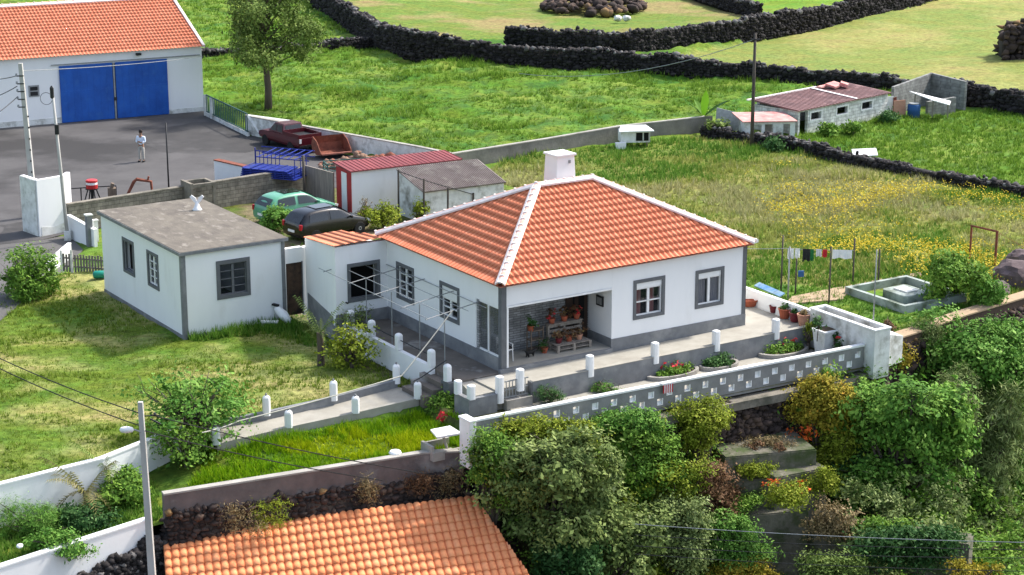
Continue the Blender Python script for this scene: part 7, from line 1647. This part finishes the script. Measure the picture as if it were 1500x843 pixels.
veg('round_bush', 'dense round green bush beside the driveway at the left edge', 'bush', 38, 405, 46, 46, -.1, 1.3, 9000, .065, 'l_mid', zb=-1.1, nl=13, seed=64, clump=.3, per=36)
veg('dark_bush', 'dense dark bush between the steps and the white-pillared corner', 'bush', 654, 596, 24, 20, -.85, .5, 4200, .055, 'l_mid', zb=-1.3, nl=7, seed=65, clump=.22)
veg('dark_bush', 'green bush under the grey corner wall left of the small gate', 'bush', 705, 602, 40, 14, -.95, .5, 4200, .05, 'l_bright', zb=-1.2, nl=8, seed=66, clump=.25)
V, Fc, rn = leaf_cloud([(0, 0, .1, .2, .15, .2)], 60, .07, .06, 6); ob = fastmesh('red_flower', V, Fc, rn, 'flower_red'); ob.location = W(648, 612, -.95); tag(ob, 'single red flower in the dark bush by the steps', 'flower')
# garden strip plants and beds
def bed(label, px_, py_, rx, ry, m, fl=None, seed=1):
    c = W(px_, py_, -.68); t = thing('flower_bed', label, 'flower bed', c, PHI)
    n = 24; mb = MB()
    for k in range(n):
        a, b = 2 * math.pi * k / n, 2 * math.pi * (k + 1) / n
        mb.prism([(rx * math.cos(a), ry * math.sin(a)), (rx * math.cos(b), ry * math.sin(b)), (rx * .86 * math.cos(b), ry * .86 * math.sin(b)), (rx * .86 * math.cos(a), ry * .86 * math.sin(a))], -.05, .13)
    mb.build('kerb', 'concrete', t)
    mb = MB(); mb.prism([(rx * .86 * math.cos(2 * math.pi * k / n), ry * .86 * math.sin(2 * math.pi * k / n)) for k in range(n)], -.05, .08); mb.build('soil', 'soil', t)
    V, Fc, rn = leaf_cloud([(-rx * .35, 0, .15, rx * .4, ry * .6, .22), (rx * .3, 0, .18, rx * .45, ry * .6, .28), (0, 0, .15, rx * .5, ry * .7, .2)], 2200, .05, .15, 14); fastmesh('plants', V, Fc, rn, m, t)
    if fl: V, Fc, rn = leaf_cloud([(0, 0, .42, rx * .55, ry * .5, .15)], 50, .06, .05, 5); fastmesh('blossoms', V, Fc, rn, fl, t)
bed('leftmost oval bed of green plants behind the breeze-block wall', 985, 549, 1.15, .55, 'l_mid', 'flower_red', 1)
bed('middle round bed with a concrete kerb behind the breeze-block wall', 1053, 537, .85, .5, 'l_dark', None, 2)
bed('rightmost bed with red flowers in front of the tapered tub', 1146, 516, 1.15, .7, 'l_mid', 'flower_red', 3)
veg('lavender', 'bushy upright plant right of the small grey gate', 'plant', 806, 582, 26, 15, -.45, .4, 2400, .05, 'l_dark', zb=-.72, nl=6, seed=70, clump=.15, aspect=.15)
veg('low_plant', 'low yellow-green plants behind the breeze-block wall left of the beds', 'plant', 885, 569, 30, 9, -.55, .35, 2200, .045, 'l_bright', zb=-.72, nl=6, seed=71, clump=.14, aspect=.2)
veg('climber', 'thin green climber against the dark end of the walkway wall', 'plant', 1186, 490, 8, 20, -.1, .25, 900, .05, 'l_yellow', zb=-.75, nl=5, seed=72, clump=.12)
veg('rose_bush', 'rose bush with red blooms between the tapered tub and the long planter', 'bush', 1232, 500, 18, 16, -.15, .4, 1800, .045, 'l_dark', zb=-.75, nl=6, seed=73, clump=.15)
V, Fc, rn = leaf_cloud([(0, 0, 0, .3, .2, .25)], 30, .09, .04, 5); ob = fastmesh('rose_blooms', V, Fc, rn, 'flower_red'); ob.location = W(1228, 494, -.05) + Vector((0, -.3, .1)); tag(ob, 'red blooms on the rose bush by the tapered tub', 'flowers')
veg('dry_twig', 'dry twiggy plant at the left end of the long planter', 'plant', 1198, 472, 8, 12, .75, .2, 260, .05, 'l_dark', zb=.3, nl=4, seed=74, clump=.12, per=8, rtr=.015)
veg('weed_tuft', 'green weeds behind the white gatepost', 'plant', 1300, 478, 12, 10, -.4, .3, 700, .05, 'l_redbrown', zb=-.7, nl=4, seed=75, clump=.12)
# right garden shrub tree
veg('garden_tree', 'small dark-trunked leafy tree behind the square pond', 'tree', 1402, 402, 46, 40, .55, 1.3, 7000, .075, 'l_mid', zb=-.7, nl=9, seed=76, clump=.35, per=18, rtr=.09)
veg('garden_tree', 'low green shrub right of the small leafy tree, by the boulders', 'bush', 1448, 428, 28, 22, .0, .8, 3500, .065, 'l_bright', zb=-.7, nl=6, seed=77, clump=.3)
# court shrubs
veg('court_bush', 'light green bush at the rear of the black car', 'bush', 402, 322, 25, 20, -.45, .7, 2600, .075, 'l_bright', zb=-1.05, nl=6, seed=80, clump=.25)
veg('court_bush', 'scruffy yellow-green bush in front of the red-fronted shed', 'bush', 562, 315, 26, 20, -.3, .7, 2600, .06, 'l_yellow', zb=-1.05, nl=6, seed=81, clump=.25)
veg('court_bush', 'dry pale twiggy bush by the white shed door', 'bush', 532, 308, 14, 20, -.3, .4, 700, .06, 'l_dry', zb=-1.05, nl=5, seed=82, clump=.2, aspect=.2)
veg('court_bush', 'scraggy green bush among the dark posts', 'bush', 616, 308, 14, 18, -.3, .4, 700, .06, 'l_yellow', zb=-1.05, nl=5, seed=83, clump=.2)
# far shrubs
for i, (x, y, wx, wy, m, lb) in enumerate(((1215, 190, 16, 8, 'l_mid', 'low bush at the foot of the far shed, below its first window'), (1250, 187, 14, 7, 'l_mid', 'low bush at the foot of the far shed, below its middle window'), (1300, 172, 14, 9, 'l_dark', 'dark bush at the right end of the far shed'), (1052, 190, 20, 14, 'l_tree', 'thin leafy shrub left of the leaning grey panel'), (1135, 212, 14, 8, 'l_dark', 'dark weeds at the foot of the far field pole'))):
    veg('far_bush', lb, 'bush', x, y, wx, wy, -.6, .7, 900, .1, m, zb=-1.0, nl=5, seed=90 + i, clump=.3, per=14)
# banana plant
bn = thing('banana_plant', 'banana plant with one bright upright leaf beside the far grey panel', 'banana plant', W(1030, 192, -1), 0)
def bigleaf(a, L, up, wd, m):
    d = Vector((math.cos(a), math.sin(a), 0)); s = Vector((-d.y, d.x, 0)); V = []; Fq = []
    for q in range(9):
        t = q / 8; c = Vector((0, 0, .8)) + d * L * t * math.cos(up) + Vector((0, 0, L * (t * math.sin(up) - .25 * t * t))); w_ = wd * math.sin(math.pi * min(1, t * .9 + .08))
        V += [c - s * w_ + Vector((0, 0, .05)), c, c + s * w_ + Vector((0, 0, .05))]
    for q in range(8): o = q * 3; Fq += [(o, o + 3, o + 4, o + 1), (o + 1, o + 4, o + 5, o + 2)]
    mb = MB(); mb.add(V, Fq); mb.build('leaf', m, bn)
leafmat('l_banana', (.18, .38, .03), (.25, .48, .05), (.32, .55, .08), transl=.4)
for a, L, up, wd, m in ((1.2, 2.1, 1.35, .24, 'l_banana'), (.2, 2.2, .75, .24, 'l_dark'), (2.2, 1.7, 1.0, .2, 'l_mid'), (5.9, 1.5, .9, .18, 'l_mid'), (2.9, 1.4, .9, .14, 'l_mid'), (4.0, 1.2, .6, .14, 'l_mid'), (5.2, 1.1, .5, .14, 'l_mid')): bigleaf(a, L, up, wd, m)
mb = MB(); mb.path([(0, 0, -.1), (0, 0, .85)], [.11, .08], 8); mb.build('stalk', 'l_mid', bn)
# lone tree by the warehouse
tb0 = W(393, 165, -1)
lt = thing('roadside_tree', 'tall lone tree with a speckled green crown behind the yard railing', 'tree', tb0, 0)
mb = MB(); mb.path([(0, 0, -.2), (.05, 0, 1.5), (-.05, 0, 3.0), (.05, 0, 4.4)], [.26, .22, .19, .15], 10)
rd = random.Random(5); lob = []
for i in range(26):
    a = rd.uniform(0, 6.28); r_ = rd.uniform(.5, 3.3); z = rd.uniform(3.6, 8.6); k = 1 - abs(z - 5.6) / 7
    lob.append((math.cos(a) * r_ * k, math.sin(a) * r_ * k, z, rd.uniform(.7, 1.15), rd.uniform(.7, 1.1), rd.uniform(.5, .85)))
for l in lob: limbs(mb, (0, 0, max(2.6, l[2] - 1.6)), [Vector(l[:3])], .07, rd)
mb.build('trunk', 'bark', lt, smooth=True)
V, Fc, rn = leaf_cloud(lob, 21000, .095, .5, 18, .6); fastmesh('crown', V, Fc, rn, 'l_tree', lt)

# ================================================================== GROUPS of repeats
GROUPS = {'lava_wall': 'dry stone walls between the fields', 'low_lava_wall': 'low dry stone walls round the meadow', 'power_cable': 'overhead cables', 'thin_cable': 'thin cables across the lower right',
 'hatchback_car': 'cars parked behind the annex', 'gate_pillar': 'pillars beside the annex', 'boulder': 'boulders', 'board': 'boards leaning by the far shed', 'line_post': 'posts of the washing line',
 'laundry': 'laundry on the washing line', 'washing_line': 'washing lines', 'flower_pot': 'potted plants in the porch', 'patio_pot': 'pots along the boundary wall', 'garden_terrace': 'stepped garden terraces',
 'terrace_clump': 'reddish clumps on the terrace', 'olive_tree': 'grey-green trees at the lower centre', 'ivy_bush': 'leafy creepers below the breeze-block wall', 'shrub': 'shrubs at the bottom centre',
 'orange_bush': 'orange and yellow bushes', 'fig_tree': 'large-leaved trees at the lower right', 'feathery_shrub': 'feathery shrubs at the right edge', 'dark_thicket': 'dark thickets under the trees',
 'orange_blossoms': 'orange blossoms', 'hanging_weeds': 'weeds on the stepped terraces', 'wall_creeper': 'creepers on the rubble wall', 'dry_palm': 'palms by the white walls', 'dark_bush': 'dark green bushes',
 'vine_shrub': 'shrubs by the terrace pillars', 'flower_bed': 'round beds behind the breeze-block wall', 'court_bush': 'bushes in the car court', 'far_bush': 'bushes by the far sheds', 'garden_tree': 'shrubs behind the pond'}
for o in bpy.data.objects:
    if o.parent is None and 'category' in o:
        b = o.name.split('.')[0]
        if b in GROUPS: o['group'] = GROUPS[b]
